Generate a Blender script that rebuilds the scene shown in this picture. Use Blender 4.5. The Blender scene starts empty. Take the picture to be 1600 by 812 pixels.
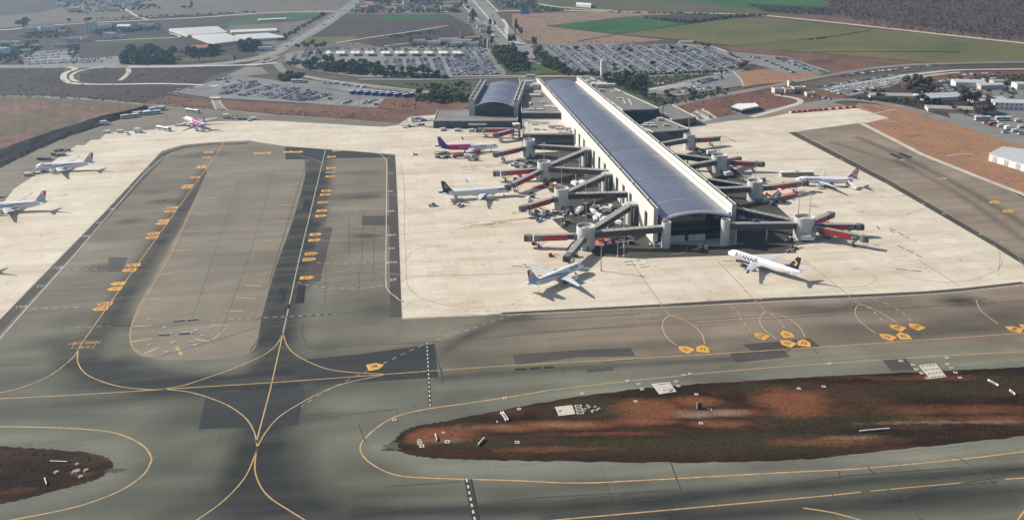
import bpy, math, random
import numpy as np
from mathutils import Vector, Matrix
random.seed(7); np.random.seed(7)
sc = bpy.context.scene
col = sc.collection

# ------------------------------------------------------------------ camera
F, TH, RO, PY, H = 1398.4, math.radians(14.127), math.radians(-.457), 200.0, 169.3
_fw = np.array([0, math.cos(TH), -math.sin(TH)]); _r0 = np.array([1., 0, 0]); _u0 = np.cross(_r0, _fw)
_r = math.cos(RO)*_r0 + math.sin(RO)*_u0; _u = -math.sin(RO)*_r0 + math.cos(RO)*_u0
cam = bpy.data.cameras.new('camera'); camo = bpy.data.objects.new('camera', cam); col.objects.link(camo)
cam.sensor_width = 36; cam.lens = F/1600*36; cam.shift_y = -(406-PY)/1600; cam.clip_start = 1; cam.clip_end = 40000
m = Matrix.Identity(4)
for i in range(3):
    m[i][0] = _r[i]; m[i][1] = _u[i]; m[i][2] = -_fw[i]
m[2][3] = H
camo.matrix_world = m; sc.camera = camo

# ------------------------------------------------------------------ light
SUN_AZ, SUN_EL = -20.0, 35.0           # direction the light travels, elevation
sd = Vector((math.cos(math.radians(SUN_EL))*math.cos(math.radians(SUN_AZ)), math.cos(math.radians(SUN_EL))*math.sin(math.radians(SUN_AZ)), -math.sin(math.radians(SUN_EL))))
world = bpy.data.worlds.new('World'); sc.world = world; world.use_nodes = True
nt = world.node_tree
sky = nt.nodes.new('ShaderNodeTexSky'); sky.sky_type = 'NISHITA'; sky.sun_disc = False
sky.sun_elevation = math.radians(SUN_EL); sky.sun_rotation = math.atan2(-sd.x, -sd.y); sky.air_density = 1.0; sky.dust_density = 2.0
bgn = nt.nodes['Background']; nt.links.new(sky.outputs[0], bgn.inputs[0]); bgn.inputs[1].default_value = 0.075
sun = bpy.data.lights.new('sun', 'SUN'); sun.energy = 4.2; sun.angle = math.radians(.53); sun.color = (1.0, .945, .86)
suno = bpy.data.objects.new('sun', sun); col.objects.link(suno); suno.rotation_euler = sd.to_track_quat('-Z', 'Y').to_euler()
sc.view_settings.view_transform = 'Standard'; sc.view_settings.look = 'None'; sc.view_settings.gamma = 1; sc.view_settings.exposure = 0.62
sc.cycles.volume_bounces = 0; sc.cycles.max_bounces = 5; sc.cycles.diffuse_bounces = 2; sc.cycles.glossy_bounces = 3; sc.cycles.transparent_max_bounces = 6

# ------------------------------------------------------------------ helpers
def G(px, py, z=0.0):
    """the point of the place, at height z, that stands at this spot of the survey photograph"""
    d = _fw*F + _r*(px-800) - _u*(py-PY)
    t = (z-H)/d[2]
    return Vector((t*d[0], t*d[1], z))
ANG = math.radians(8.0)
AX = Vector((-math.sin(ANG), math.cos(ANG), 0)); BX = Vector((math.cos(ANG), math.sin(ANG), 0))
ORI = Vector((71.25, 429.6, 0))
def Lc(px, py, z=0.0):
    g = G(px, py, z)-ORI
    return (g.dot(BX), g.dot(AX))
def W(t, s, z=0.0): return ORI + BX*t + AX*s + Vector((0, 0, z))

def tag(o, label=None, cat=None, group=None, kind=None):
    if label: o['label'] = label
    if cat: o['category'] = cat
    if group: o['group'] = group
    if kind: o['kind'] = kind
    return o
def empty(name, loc=(0, 0, 0), rz=0.0, label=None, cat=None, group=None):
    o = bpy.data.objects.new(name, None); col.objects.link(o); o.location = loc; o.rotation_euler = (0, 0, rz)
    o.empty_display_size = .5
    return tag(o, label, cat, group)
def copy_tree(o, parent=None, children=None):
    c = o.copy(); col.objects.link(c)
    if parent is not None: c.parent = parent
    for ch in KIDS.get(o.name, []): 
        k = copy_tree(ch, c); KIDS.setdefault(c.name, []).append(k)
    return c
KIDS = {}

class MB:
    def __init__(s): s.v = []; s.f = []; s.m = []; s.s = []
    def add(s, vs, fs, mi=0, sm=False):
        b = len(s.v); s.v += [tuple(p) for p in vs]
        for f in fs: s.f.append(tuple(b+i for i in f)); s.m.append(mi); s.s.append(sm)
        return s
    def box(s, x0, x1, y0, y1, z0, z1, mi=0):
        return s.add([(x0,y0,z0),(x1,y0,z0),(x1,y1,z0),(x0,y1,z0),(x0,y0,z1),(x1,y0,z1),(x1,y1,z1),(x0,y1,z1)],
            [(0,3,2,1),(4,5,6,7),(0,1,5,4),(1,2,6,5),(2,3,7,6),(3,0,4,7)], mi)
    def obox(s, p, q, w, z0, z1, mi=0, zq=None):
        """box along p->q (xy), width w, bottom/top heights; zq = (z0,z1) at q"""
        p = Vector(p[:2]); q = Vector(q[:2]); d = (q-p).normalized(); n = Vector((-d.y, d.x))*w/2
        a0, a1 = z0, z1; b0, b1 = zq or (z0, z1)
        vs = [(p-n)[:]+(a0,), (q-n)[:]+(b0,), (q+n)[:]+(b0,), (p+n)[:]+(a0,), (p-n)[:]+(a1,), (q-n)[:]+(b1,), (q+n)[:]+(b1,), (p+n)[:]+(a1,)]
        return s.add(vs, [(0,3,2,1),(4,5,6,7),(0,1,5,4),(1,2,6,5),(2,3,7,6),(3,0,4,7)], mi)
    def prism(s, poly, z0, z1, mi=0, mtop=None, taper=1.0):
        n = len(poly)
        ar = sum(poly[i][0]*poly[(i+1)%n][1]-poly[(i+1)%n][0]*poly[i][1] for i in range(n))
        if ar < 0: poly = poly[::-1]
        c = (sum(p[0] for p in poly)/n, sum(p[1] for p in poly)/n)
        vs = [(p[0], p[1], z0) for p in poly]+[(c[0]+(p[0]-c[0])*taper, c[1]+(p[1]-c[1])*taper, z1) for p in poly]
        s.add(vs, [tuple(range(n-1,-1,-1))]+[(i,(i+1)%n,n+(i+1)%n,n+i) for i in range(n)], mi)
        return s.add(vs[n:], [tuple(range(n))], mi if mtop is None else mtop)
    def tube(s, p, q, r0, r1=None, n=8, mi=0, caps=True):
        p = Vector(p); q = Vector(q); r1 = r0 if r1 is None else r1
        d = (q-p).normalized(); a = d.orthogonal().normalized(); b = d.cross(a)
        ring = lambda c, r: [c+a*r*math.cos(2*math.pi*i/n)+b*r*math.sin(2*math.pi*i/n) for i in range(n)]
        vs = ring(p, r0)+ring(q, r1)
        s.add(vs, [(i,(i+1)%n,n+(i+1)%n,n+i) for i in range(n)], mi, n > 6)
        if caps: s.add(vs, [tuple(range(n-1,-1,-1)), tuple(range(n,2*n))], mi)
        return s
    def loft(s, rings, mi=0, mf=None, sm=True, caps=True):
        n = len(rings[0]); b = len(s.v)
        for r in rings: s.v += [tuple(p) for p in r]
        for k in range(len(rings)-1):
            for i in range(n):
                j = (i+1) % n
                s.f.append((b+k*n+i, b+k*n+j, b+(k+1)*n+j, b+(k+1)*n+i)); s.m.append(mf(k, i) if mf else mi); s.s.append(sm)
        if caps:
            s.f.append(tuple(b+i for i in range(n-1,-1,-1))); s.m.append(mf(0,0) if mf else mi); s.s.append(False)
            s.f.append(tuple(b+(len(rings)-1)*n+i for i in range(n))); s.m.append(mf(len(rings)-2,0) if mf else mi); s.s.append(False)
        return s
    def mesh(s, name, mats):
        me = bpy.data.meshes.new(name); me.from_pydata(s.v, [], s.f)
        mats = mats if isinstance(mats, (list, tuple)) else [mats]
        for m_ in mats: me.materials.append(m_)
        me.polygons.foreach_set('material_index', s.m); me.polygons.foreach_set('use_smooth', s.s); me.update()
        return me
    def build(s, name, mats, parent=None, loc=None, rz=None, label=None, cat=None, group=None, kind=None):
        return link(name, s.mesh(name, mats), parent, loc, rz, label, cat, group, kind)
def link(name, me, parent=None, loc=None, rz=None, label=None, cat=None, group=None, kind=None):
    o = bpy.data.objects.new(name, me); col.objects.link(o)
    if parent is not None: o.parent = parent; KIDS.setdefault(parent.name, []).append(o)
    if loc is not None: o.location = loc
    if rz is not None: o.rotation_euler = (0, 0, rz)
    return tag(o, label, cat, group, kind)

# ------------------------------------------------------------------ materials
def nd(nt, t, **k):
    n = nt.nodes.new(t)
    for a, b in k.items(): setattr(n, a, b)
    return n
MATS = {}
def mat(name, c, rough=.7, metal=0.0, var=.12, scale=.6, spec=.4, c2=None, bump=0.0, bscale=4.0, coat=0.0, detail=4):
    """plain procedural surface: base colour broken by noise in object space"""
    if name in MATS: return MATS[name]
    M = bpy.data.materials.new(name); M.use_nodes = True; nt = M.node_tree; b = nt.nodes['Principled BSDF']
    b.inputs['Roughness'].default_value = rough; b.inputs['Metallic'].default_value = metal; b.inputs['Specular IOR Level'].default_value = spec
    if coat: b.inputs['Coat Weight'].default_value = coat
    if var > 0:
        geo = nd(nt, 'ShaderNodeNewGeometry')
        n1 = nd(nt, 'ShaderNodeTexNoise'); n1.inputs['Scale'].default_value = scale; n1.inputs['Detail'].default_value = detail
        nt.links.new(geo.outputs['Position'], n1.inputs['Vector'])
        r = nd(nt, 'ShaderNodeValToRGB'); r.color_ramp.elements[0].position = .32; r.color_ramp.elements[1].position = .68
        d = c2 or tuple(x*(1-var*1.6) for x in c)
        r.color_ramp.elements[0].color = (*d, 1); r.color_ramp.elements[1].color = (*(c if c2 else tuple(min(1, x*(1+var*.5)) for x in c)), 1)
        nt.links.new(n1.outputs['Fac'], r.inputs['Fac']); nt.links.new(r.outputs[0], b.inputs['Base Color'])
        if bump:
            n2 = nd(nt, 'ShaderNodeTexNoise'); n2.inputs['Scale'].default_value = bscale; n2.inputs['Detail'].default_value = 5
            nt.links.new(geo.outputs['Position'], n2.inputs['Vector'])
            bp = nd(nt, 'ShaderNodeBump'); bp.inputs['Strength'].default_value = bump; bp.inputs['Distance'].default_value = .5
            nt.links.new(n2.outputs['Fac'], bp.inputs['Height']); nt.links.new(bp.outputs[0], b.inputs['Normal'])
    else: b.inputs['Base Color'].default_value = (*c, 1)
    MATS[name] = M
    return M

def ground_mat(name, cols, s1=.02, s2=.25, stripe=None, mixamt=.5, rough=.95, fine=.35, pos=None):
    """earth and fields: two noise scales between several colours, optional plough lines (angle deg, spacing m, amount)"""
    M = bpy.data.materials.new(name); M.use_nodes = True; nt = M.node_tree; b = nt.nodes['Principled BSDF']
    b.inputs['Roughness'].default_value = rough; b.inputs['Specular IOR Level'].default_value = .1
    geo = nd(nt, 'ShaderNodeNewGeometry')
    n1 = nd(nt, 'ShaderNodeTexNoise'); n1.inputs['Scale'].default_value = s1; n1.inputs['Detail'].default_value = 8; n1.inputs['Roughness'].default_value = .62
    n1.inputs['Distortion'].default_value = .6
    nt.links.new(geo.outputs['Position'], n1.inputs['Vector'])
    r = nd(nt, 'ShaderNodeValToRGB'); e = r.color_ramp.elements
    k = len(cols); lo, hi = .3, .7
    for i, c in enumerate(cols):
        p = (pos[i] if pos else lo+(hi-lo)*i/max(1, k-1))
        if i == 0: el = e[0]; el.position = p
        elif i == k-1: el = e[-1]; el.position = p
        else: el = e.new(p)
        el.color = (*c, 1)
    nt.links.new(n1.outputs['Fac'], r.inputs['Fac'])
    n2 = nd(nt, 'ShaderNodeTexNoise'); n2.inputs['Scale'].default_value = s2; n2.inputs['Detail'].default_value = 6; n2.inputs['Roughness'].default_value = .7
    nt.links.new(geo.outputs['Position'], n2.inputs['Vector'])
    mr = nd(nt, 'ShaderNodeMapRange'); mr.inputs['From Min'].default_value = .3; mr.inputs['From Max'].default_value = .7
    mr.inputs['To Min'].default_value = 1-fine; mr.inputs['To Max'].default_value = 1+fine*.7
    nt.links.new(n2.outputs['Fac'], mr.inputs['Value'])
    mx = nd(nt, 'ShaderNodeMix', data_type='RGBA', blend_type='MULTIPLY'); mx.inputs['Factor'].default_value = 1
    nt.links.new(r.outputs[0], mx.inputs['A']); nt.links.new(mr.outputs[0], mx.inputs['B'])
    out = mx.outputs['Result']
    if stripe:
        a, sp, am = stripe
        mp = nd(nt, 'ShaderNodeMapping'); mp.inputs['Rotation'].default_value = (0, 0, math.radians(a))
        nt.links.new(geo.outputs['Position'], mp.inputs['Vector'])
        wv = nd(nt, 'ShaderNodeTexWave'); wv.inputs['Scale'].default_value = .314/sp*2/2; wv.inputs['Distortion'].default_value = 1.2; wv.inputs['Detail'].default_value = 2; wv.inputs['Detail Scale'].default_value = .3
        nt.links.new(mp.outputs[0], wv.inputs['Vector'])
        m2 = nd(nt, 'ShaderNodeMapRange'); m2.inputs['To Min'].default_value = 1-am; m2.inputs['To Max'].default_value = 1+am*.5
        nt.links.new(wv.outputs['Fac'], m2.inputs['Value'])
        mx2 = nd(nt, 'ShaderNodeMix', data_type='RGBA', blend_type='MULTIPLY'); mx2.inputs['Factor'].default_value = 1
        nt.links.new(out, mx2.inputs['A']); nt.links.new(m2.outputs[0], mx2.inputs['B']); out = mx2.outputs['Result']
    nt.links.new(out, b.inputs['Base Color'])
    return M

def asphalt_mat(name, base, dark, stain=False, tint=None, joints=True):
    M = bpy.data.materials.new(name); M.use_nodes = True; nt = M.node_tree; b = nt.nodes['Principled BSDF']
    b.inputs['Roughness'].default_value = .82; b.inputs['Specular IOR Level'].default_value = .25
    geo = nd(nt, 'ShaderNodeNewGeometry'); L = nt.links.new
    # paving lanes: long streaks along the two directions of the airfield
    mp = nd(nt, 'ShaderNodeMapping'); mp.inputs['Rotation'].default_value = (0, 0, -ANG)
    L(geo.outputs['Position'], mp.inputs['Vector'])
    st = nd(nt, 'ShaderNodeMapping'); st.inputs['Scale'].default_value = (.012, .16, 1); L(mp.outputs[0], st.inputs['Vector'])
    n1 = nd(nt, 'ShaderNodeTexNoise'); n1.inputs['Scale'].default_value = 1; n1.inputs['Detail'].default_value = 6; L(st.outputs[0], n1.inputs['Vector'])
    n2 = nd(nt, 'ShaderNodeTexNoise'); n2.inputs['Scale'].default_value = .02; n2.inputs['Detail'].default_value = 7; n2.inputs['Roughness'].default_value = .6; L(geo.outputs['Position'], n2.inputs['Vector'])
    n3 = nd(nt, 'ShaderNodeTexNoise'); n3.inputs['Scale'].default_value = .9; n3.inputs['Detail'].default_value = 5; n3.inputs['Roughness'].default_value = .75; L(geo.outputs['Position'], n3.inputs['Vector'])
    def rng(src, lo, hi, a=.3, bb=.7):
        r = nd(nt, 'ShaderNodeMapRange'); r.inputs['From Min'].default_value = a; r.inputs['From Max'].default_value = bb
        r.inputs['To Min'].default_value = lo; r.inputs['To Max'].default_value = hi; L(src, r.inputs['Value']); return r.outputs[0]
    def mul(a, b_):
        q = nd(nt, 'ShaderNodeMath', operation='MULTIPLY'); L(a, q.inputs[0]); L(b_, q.inputs[1]); return q.outputs[0]
    v = mul(mul(rng(n1.outputs['Fac'], .82, 1.12), rng(n2.outputs['Fac'], .74, 1.2)), rng(n3.outputs['Fac'], .86, 1.1))
    if joints:
        br = nd(nt, 'ShaderNodeTexBrick'); br.offset = 0; br.inputs['Scale'].default_value = 1; br.inputs['Brick Width'].default_value = 60; br.inputs['Row Height'].default_value = 11.5
        br.inputs['Mortar Size'].default_value = .11; br.inputs['Mortar Smooth'].default_value = .3
        br.inputs['Color1'].default_value = (.90, .90, .90, 1); br.inputs['Color2'].default_value = (1.07, 1.07, 1.07, 1); br.inputs['Mortar'].default_value = (.52, .52, .52, 1)
        L(mp.outputs[0], br.inputs['Vector'])
        sep = nd(nt, 'ShaderNodeSeparateColor'); L(br.outputs['Color'], sep.inputs[0]); 
        # joints only here and there
        n5 = nd(nt, 'ShaderNodeTexNoise'); n5.inputs['Scale'].default_value = .025; n5.inputs['Detail'].default_value = 3; L(geo.outputs['Position'], n5.inputs['Vector'])
        mk = rng(n5.outputs['Fac'], 0, 1, .45, .6)
        mm = nd(nt, 'ShaderNodeMix'); mm.inputs['A'].default_value = 1; L(mk, mm.inputs['Factor']); L(sep.outputs[0], mm.inputs['B'])
        v = mul(v, mm.outputs['Result'])
    cb = nd(nt, 'ShaderNodeMix', data_type='RGBA'); cb.inputs['A'].default_value = (*base, 1); cb.inputs['B'].default_value = (*dark, 1)
    if stain:
        at = nd(nt, 'ShaderNodeAttribute', attribute_name='stain')
        fac = mul(at.outputs['Fac'], rng(n1.outputs['Fac'], .62, 1.3)); fac = mul(fac, rng(n3.outputs['Fac'], .75, 1.15))
        cl = nd(nt, 'ShaderNodeClamp'); L(fac, cl.inputs[0]); L(cl.outputs[0], cb.inputs['Factor'])
        if tint:
            at2 = nd(nt, 'ShaderNodeAttribute', attribute_name='cast_and_dust')
            ct = nd(nt, 'ShaderNodeMix', data_type='RGBA'); ct.inputs['B'].default_value = (*tint, 1); L(at2.outputs['Fac'], ct.inputs['Factor']); ct.inputs['A'].default_value = (*base, 1)
            at3 = nd(nt, 'ShaderNodeAttribute', attribute_name='pale')
            cp = nd(nt, 'ShaderNodeMix', data_type='RGBA'); cp.inputs['B'].default_value = (.170, .172, .132, 1); L(at3.outputs['Fac'], cp.inputs['Factor']); L(ct.outputs['Result'], cp.inputs['A'])
            L(cp.outputs['Result'], cb.inputs['A'])
    else: cb.inputs['Factor'].default_value = 0
    fin = nd(nt, 'ShaderNodeMix', data_type='RGBA', blend_type='MULTIPLY'); fin.inputs['Factor'].default_value = 1
    L(cb.outputs['Result'], fin.inputs['A']); L(v, fin.inputs['B']); L(fin.outputs['Result'], b.inputs['Base Color'])
    return M

def concrete_mat(name, base, slab=7.5, stain_amt=.35):
    M = bpy.data.materials.new(name); M.use_nodes = True; nt = M.node_tree; b = nt.nodes['Principled BSDF']; L = nt.links.new
    b.inputs['Roughness'].default_value = .85; b.inputs['Specular IOR Level'].default_value = .2
    geo = nd(nt, 'ShaderNodeNewGeometry')
    mp = nd(nt, 'ShaderNodeMapping'); mp.inputs['Rotation'].default_value = (0, 0, -ANG); L(geo.outputs['Position'], mp.inputs['Vector'])
    br = nd(nt, 'ShaderNodeTexBrick'); br.offset = 0; br.inputs['Scale'].default_value = 1; br.inputs['Brick Width'].default_value = slab; br.inputs['Row Height'].default_value = slab
    br.inputs['Mortar Size'].default_value = .045; br.inputs['Mortar Smooth'].default_value = .4; br.inputs['Bias'].default_value = 0
    br.inputs['Color1'].default_value = (.93, .93, .92, 1); br.inputs['Color2'].default_value = (1.03, 1.03, 1.03, 1); br.inputs['Mortar'].default_value = (.66, .62, .56, 1)
    L(mp.outputs[0], br.inputs['Vector'])
    st = nd(nt, 'ShaderNodeMapping'); st.inputs['Scale'].default_value = (.01, .09, 1); L(mp.outputs[0], st.inputs['Vector'])
    n1 = nd(nt, 'ShaderNodeTexNoise'); n1.inputs['Scale'].default_value = 1; n1.inputs['Detail'].default_value = 7; n1.inputs['Roughness'].default_value = .6; L(st.outputs[0], n1.inputs['Vector'])
    n2 = nd(nt, 'ShaderNodeTexNoise'); n2.inputs['Scale'].default_value = .03; n2.inputs['Detail'].default_value = 8; n2.inputs['Roughness'].default_value = .65; L(geo.outputs['Position'], n2.inputs['Vector'])
    r1 = nd(nt, 'ShaderNodeValToRGB'); r1.color_ramp.elements[0].position = .25; r1.color_ramp.elements[1].position = .55
    r1.color_ramp.elements[0].color = (.80, .74, .66, 1); r1.color_ramp.elements[1].color = (1.02, 1.02, 1.02, 1); L(n1.outputs['Fac'], r1.inputs['Fac'])
    r2 = nd(nt, 'ShaderNodeValToRGB'); r2.color_ramp.elements[0].position = .28; r2.color_ramp.elements[1].position = .6
    r2.color_ramp.elements[0].color = (.88, .85, .80, 1); r2.color_ramp.elements[1].color = (1.03, 1.03, 1.03, 1); L(n2.outputs['Fac'], r2.inputs['Fac'])
    # sparse oil and tyre spotting
    n4 = nd(nt, 'ShaderNodeTexNoise'); n4.inputs['Scale'].default_value = .16; n4.inputs['Detail'].default_value = 9; n4.inputs['Roughness'].default_value = .78; L(mp.outputs[0], n4.inputs['Vector'])
    r4 = nd(nt, 'ShaderNodeValToRGB'); r4.color_ramp.elements[0].position = .29; r4.color_ramp.elements[1].position = .43
    r4.color_ramp.elements[0].color = (.42, .38, .33, 1); r4.color_ramp.elements[1].color = (1, 1, 1, 1); L(n4.outputs['Fac'], r4.inputs['Fac'])
    n5 = nd(nt, 'ShaderNodeTexNoise'); n5.inputs['Scale'].default_value = 1.1; n5.inputs['Detail'].default_value = 6; n5.inputs['Roughness'].default_value = .7; L(geo.outputs['Position'], n5.inputs['Vector'])
    r5 = nd(nt, 'ShaderNodeMapRange'); r5.inputs['From Min'].default_value = .3; r5.inputs['From Max'].default_value = .7; r5.inputs['To Min'].default_value = .94; r5.inputs['To Max'].default_value = 1.04; L(n5.outputs['Fac'], r5.inputs['Value'])
    x = nd(nt, 'ShaderNodeMix', data_type='RGBA', blend_type='MULTIPLY'); x.inputs['Factor'].default_value = 1; x.inputs['A'].default_value = (*base, 1); L(br.outputs['Color'], x.inputs['B'])
    y = nd(nt, 'ShaderNodeMix', data_type='RGBA', blend_type='MULTIPLY'); y.inputs['Factor'].default_value = 1; L(x.outputs['Result'], y.inputs['A']); L(r1.outputs[0], y.inputs['B'])
    z = nd(nt, 'ShaderNodeMix', data_type='RGBA', blend_type='MULTIPLY'); z.inputs['Factor'].default_value = 1; L(y.outputs['Result'], z.inputs['A']); L(r2.outputs[0], z.inputs['B'])
    w = nd(nt, 'ShaderNodeMix', data_type='RGBA', blend_type='MULTIPLY'); w.inputs['Factor'].default_value = 1; L(z.outputs['Result'], w.inputs['A']); L(r4.outputs[0], w.inputs['B'])
    w2 = nd(nt, 'ShaderNodeMix', data_type='RGBA', blend_type='MULTIPLY'); w2.inputs['Factor'].default_value = 1; L(w.outputs['Result'], w2.inputs['A']); L(r5.outputs[0], w2.inputs['B'])
    L(w2.outputs['Result'], b.inputs['Base Color'])
    return M

def paint_mat(name, c, wear=.5, under=(.12, .115, .10)):
    """road paint worn through in places"""
    M = bpy.data.materials.new(name); M.use_nodes = True; nt = M.node_tree; b = nt.nodes['Principled BSDF']; L = nt.links.new
    b.inputs['Roughness'].default_value = .7; b.inputs['Specular IOR Level'].default_value = .25
    geo = nd(nt, 'ShaderNodeNewGeometry')
    n = nd(nt, 'ShaderNodeTexNoise'); n.inputs['Scale'].default_value = .35; n.inputs['Detail'].default_value = 8; n.inputs['Roughness'].default_value = .75; L(geo.outputs['Position'], n.inputs['Vector'])
    r = nd(nt, 'ShaderNodeMapRange'); r.inputs['From Min'].default_value = .38; r.inputs['From Max'].default_value = .62; r.inputs['To Min'].default_value = wear; r.inputs['To Max'].default_value = 0; L(n.outputs['Fac'], r.inputs['Value'])
    x = nd(nt, 'ShaderNodeMix', data_type='RGBA'); x.inputs['A'].default_value = (*c, 1); x.inputs['B'].default_value = (*under, 1); L(r.outputs[0], x.inputs['Factor']); L(x.outputs['Result'], b.inputs['Base Color'])
    return M

def seam_roof(name, c1, c2, pitch=2.7, width=200., ang=ANG, metal=.6, rough=.33):
    """standing-seam metal: sheets of slightly different tone with fine seams, washed by rain streaks"""
    M = bpy.data.materials.new(name); M.use_nodes = True; nt = M.node_tree; b = nt.nodes['Principled BSDF']; L = nt.links.new
    b.inputs['Metallic'].default_value = metal
    geo = nd(nt, 'ShaderNodeNewGeometry'); mp = nd(nt, 'ShaderNodeMapping'); mp.inputs['Rotation'].default_value = (0, 0, -ang); L(geo.outputs['Position'], mp.inputs['Vector'])
    br = nd(nt, 'ShaderNodeTexBrick'); br.offset = 0; br.inputs['Scale'].default_value = 1; br.inputs['Brick Width'].default_value = width; br.inputs['Row Height'].default_value = pitch; br.inputs['Mortar Size'].default_value = .07
    br.inputs['Color1'].default_value = (.93, .93, .93, 1); br.inputs['Color2'].default_value = (1.06, 1.06, 1.06, 1); br.inputs['Mortar'].default_value = (.84, .84, .84, 1); L(mp.outputs[0], br.inputs['Vector'])
    st = nd(nt, 'ShaderNodeMapping'); st.inputs['Scale'].default_value = (.05, .5, .2); L(mp.outputs[0], st.inputs['Vector'])
    n = nd(nt, 'ShaderNodeTexNoise'); n.inputs['Scale'].default_value = 1; n.inputs['Detail'].default_value = 6; L(st.outputs[0], n.inputs['Vector'])
    n2 = nd(nt, 'ShaderNodeTexNoise'); n2.inputs['Scale'].default_value = .03; n2.inputs['Detail'].default_value = 4; L(geo.outputs['Position'], n2.inputs['Vector'])
    ad = nd(nt, 'ShaderNodeMath', operation='ADD'); L(n.outputs['Fac'], ad.inputs[0]); L(n2.outputs['Fac'], ad.inputs[1])
    r = nd(nt, 'ShaderNodeMapRange'); r.inputs['From Min'].default_value = .75; r.inputs['From Max'].default_value = 1.25; L(ad.outputs[0], r.inputs['Value'])
    m1 = nd(nt, 'ShaderNodeMix', data_type='RGBA'); m1.inputs['A'].default_value = (*c2, 1); m1.inputs['B'].default_value = (*c1, 1); L(r.outputs[0], m1.inputs['Factor'])
    m2 = nd(nt, 'ShaderNodeMix', data_type='RGBA', blend_type='MULTIPLY'); m2.inputs['Factor'].default_value = 1; L(m1.outputs['Result'], m2.inputs['A']); L(br.outputs['Color'], m2.inputs['B']); L(m2.outputs['Result'], b.inputs['Base Color'])
    r2 = nd(nt, 'ShaderNodeMapRange'); r2.inputs['To Min'].default_value = rough+.1; r2.inputs['To Max'].default_value = rough-.06; L(r.outputs[0], r2.inputs['Value']); L(r2.outputs[0], b.inputs['Roughness'])
    return M
M_asphalt = asphalt_mat('asphalt', (.104, .108, .078), (.015, .017, .016), stain=True, tint=(.255, .198, .145))
M_patch = asphalt_mat('asphalt_patch', (.030, .032, .032), (.03, .03, .03), joints=False)
M_patchk = asphalt_mat('asphalt_patch_black', (.011, .012, .014), (.01, .01, .01), joints=False)
M_patch2 = asphalt_mat('asphalt_patch_grey', (.066, .060, .052), (.03, .03, .03), joints=False)
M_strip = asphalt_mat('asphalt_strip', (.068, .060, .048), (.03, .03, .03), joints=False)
M_pale = asphalt_mat('asphalt_pale', (.190, .164, .122), (.03, .03, .03))
M_road = asphalt_mat('asphalt_road', (.20, .19, .175), (.03, .03, .03), joints=False)
M_lot = asphalt_mat('asphalt_lot', (.19, .185, .175), (.03, .03, .03), joints=False)
M_conc = concrete_mat('concrete', (.57, .51, .415))
M_conc2 = concrete_mat('concrete_kerb', (.50, .46, .40), slab=3)
M_yel = paint_mat('yellow_paint', (.54, .34, .13), .6)
M_orange = paint_mat('orange_marker_paint', (.66, .34, .07), .45, (.26, .16, .07))
M_orange_dim = paint_mat('faded_orange_paint', (.55, .30, .10), .6, (.16, .12, .08))
M_white = paint_mat('white_paint', (.58, .53, .45), .55)
M_loop = paint_mat('pale_yellow_paint', (.55, .42, .26), .5)
M_wfaint = paint_mat('faint_white_paint', (.42, .40, .35), .7)
M_brownline = paint_mat('brown_line', (.22, .18, .13), .6, (.40, .36, .29))
M_dline = paint_mat('crack_filler', (.030, .030, .028), .5)
M_black = paint_mat('black_paint', (.02, .02, .02), .2, (.06, .06, .055))
M_redp = paint_mat('red_paint', (.45, .10, .06), .6, (.45, .36, .28))
M_rubber = paint_mat('rubber_marks', (.03, .03, .03), .4)
# ================================================================== the setting: terrain, fields, pavements
def sheet(name, pts, z, M, parent=None, kind='structure', world=False, smooth=0):
    P = [Vector(p) for p in pts] if world else [G(*p) for p in pts]
    if smooth: P = crom(P, smooth, True)
    me = bpy.data.meshes.new(name); me.from_pydata([(p.x, p.y, z) for p in P], [], [tuple(range(len(P)))])
    if me.polygons[0].normal.z < 0: me.flip_normals()
    me.materials.append(M)
    return link(name, me, parent, kind=None if parent is not None else kind)
def crom(P, n=6, closed=False):
    P = [Vector(p) for p in P]; out = []; N = len(P)
    rng = range(N if closed else N-1)
    for i in rng:
        if closed: a, b, c, d = P[i-1], P[i], P[(i+1) % N], P[(i+2) % N]
        else: a, b, c, d = P[max(0, i-1)], P[i], P[i+1], P[min(N-1, i+2)]
        for k in range(n):
            t = k/n
            out.append(.5*((2*b)+(c-a)*t+(2*a-5*b+4*c-d)*t*t+(3*b-a-3*c+d)*t**3))
    if not closed: out.append(P[-1])
    return out
def ribbon_pts(P, w, dash=None):
    """left/right offsets of a polyline -> list of quads; dash = (on, off) metres"""
    q = []
    if dash is None: segs = [P]
    else:
        segs = []; on, off = dash; cur = [P[0]]; lim = on; acc = 0; draw = True
        for a, b in zip(P, P[1:]):
            d = (b-a).length; u = 0
            while d-u > lim-acc:
                u += lim-acc; p = a.lerp(b, u/d)
                if draw: cur.append(p); segs.append(cur)
                cur = [p]; draw = not draw; lim = on if draw else off; acc = 0
            acc += d-u
            if draw: cur.append(b)
        if draw and len(cur) > 1: segs.append(cur)
    for S in segs:
        prev = None
        for i, p in enumerate(S):
            t = (S[min(i+1, len(S)-1)]-S[max(0, i-1)]); t.z = 0
            if t.length < 1e-6: continue
            n = Vector((-t.y, t.x, 0)).normalized()*w/2
            e = (p+n, p-n)
            if prev: q.append((prev[0], prev[1], e[1], e[0]))
            prev = e
    return q
def ribbon(name, pts, w, z, M, parent=None, dash=None, smooth=6, world=False, kind='structure'):
    P = [Vector(p) for p in pts] if world else [G(*p) for p in pts]
    if smooth > 1 and len(P) > 2: P = crom(P, smooth)
    mb = MB()
    for a, b, c, d in ribbon_pts(P, w, dash): mb.add([(v.x, v.y, z) for v in (a, b, c, d)], [(0, 1, 2, 3)])
    return mb.build(name, M, parent, kind=None if parent is not None else kind)

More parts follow.
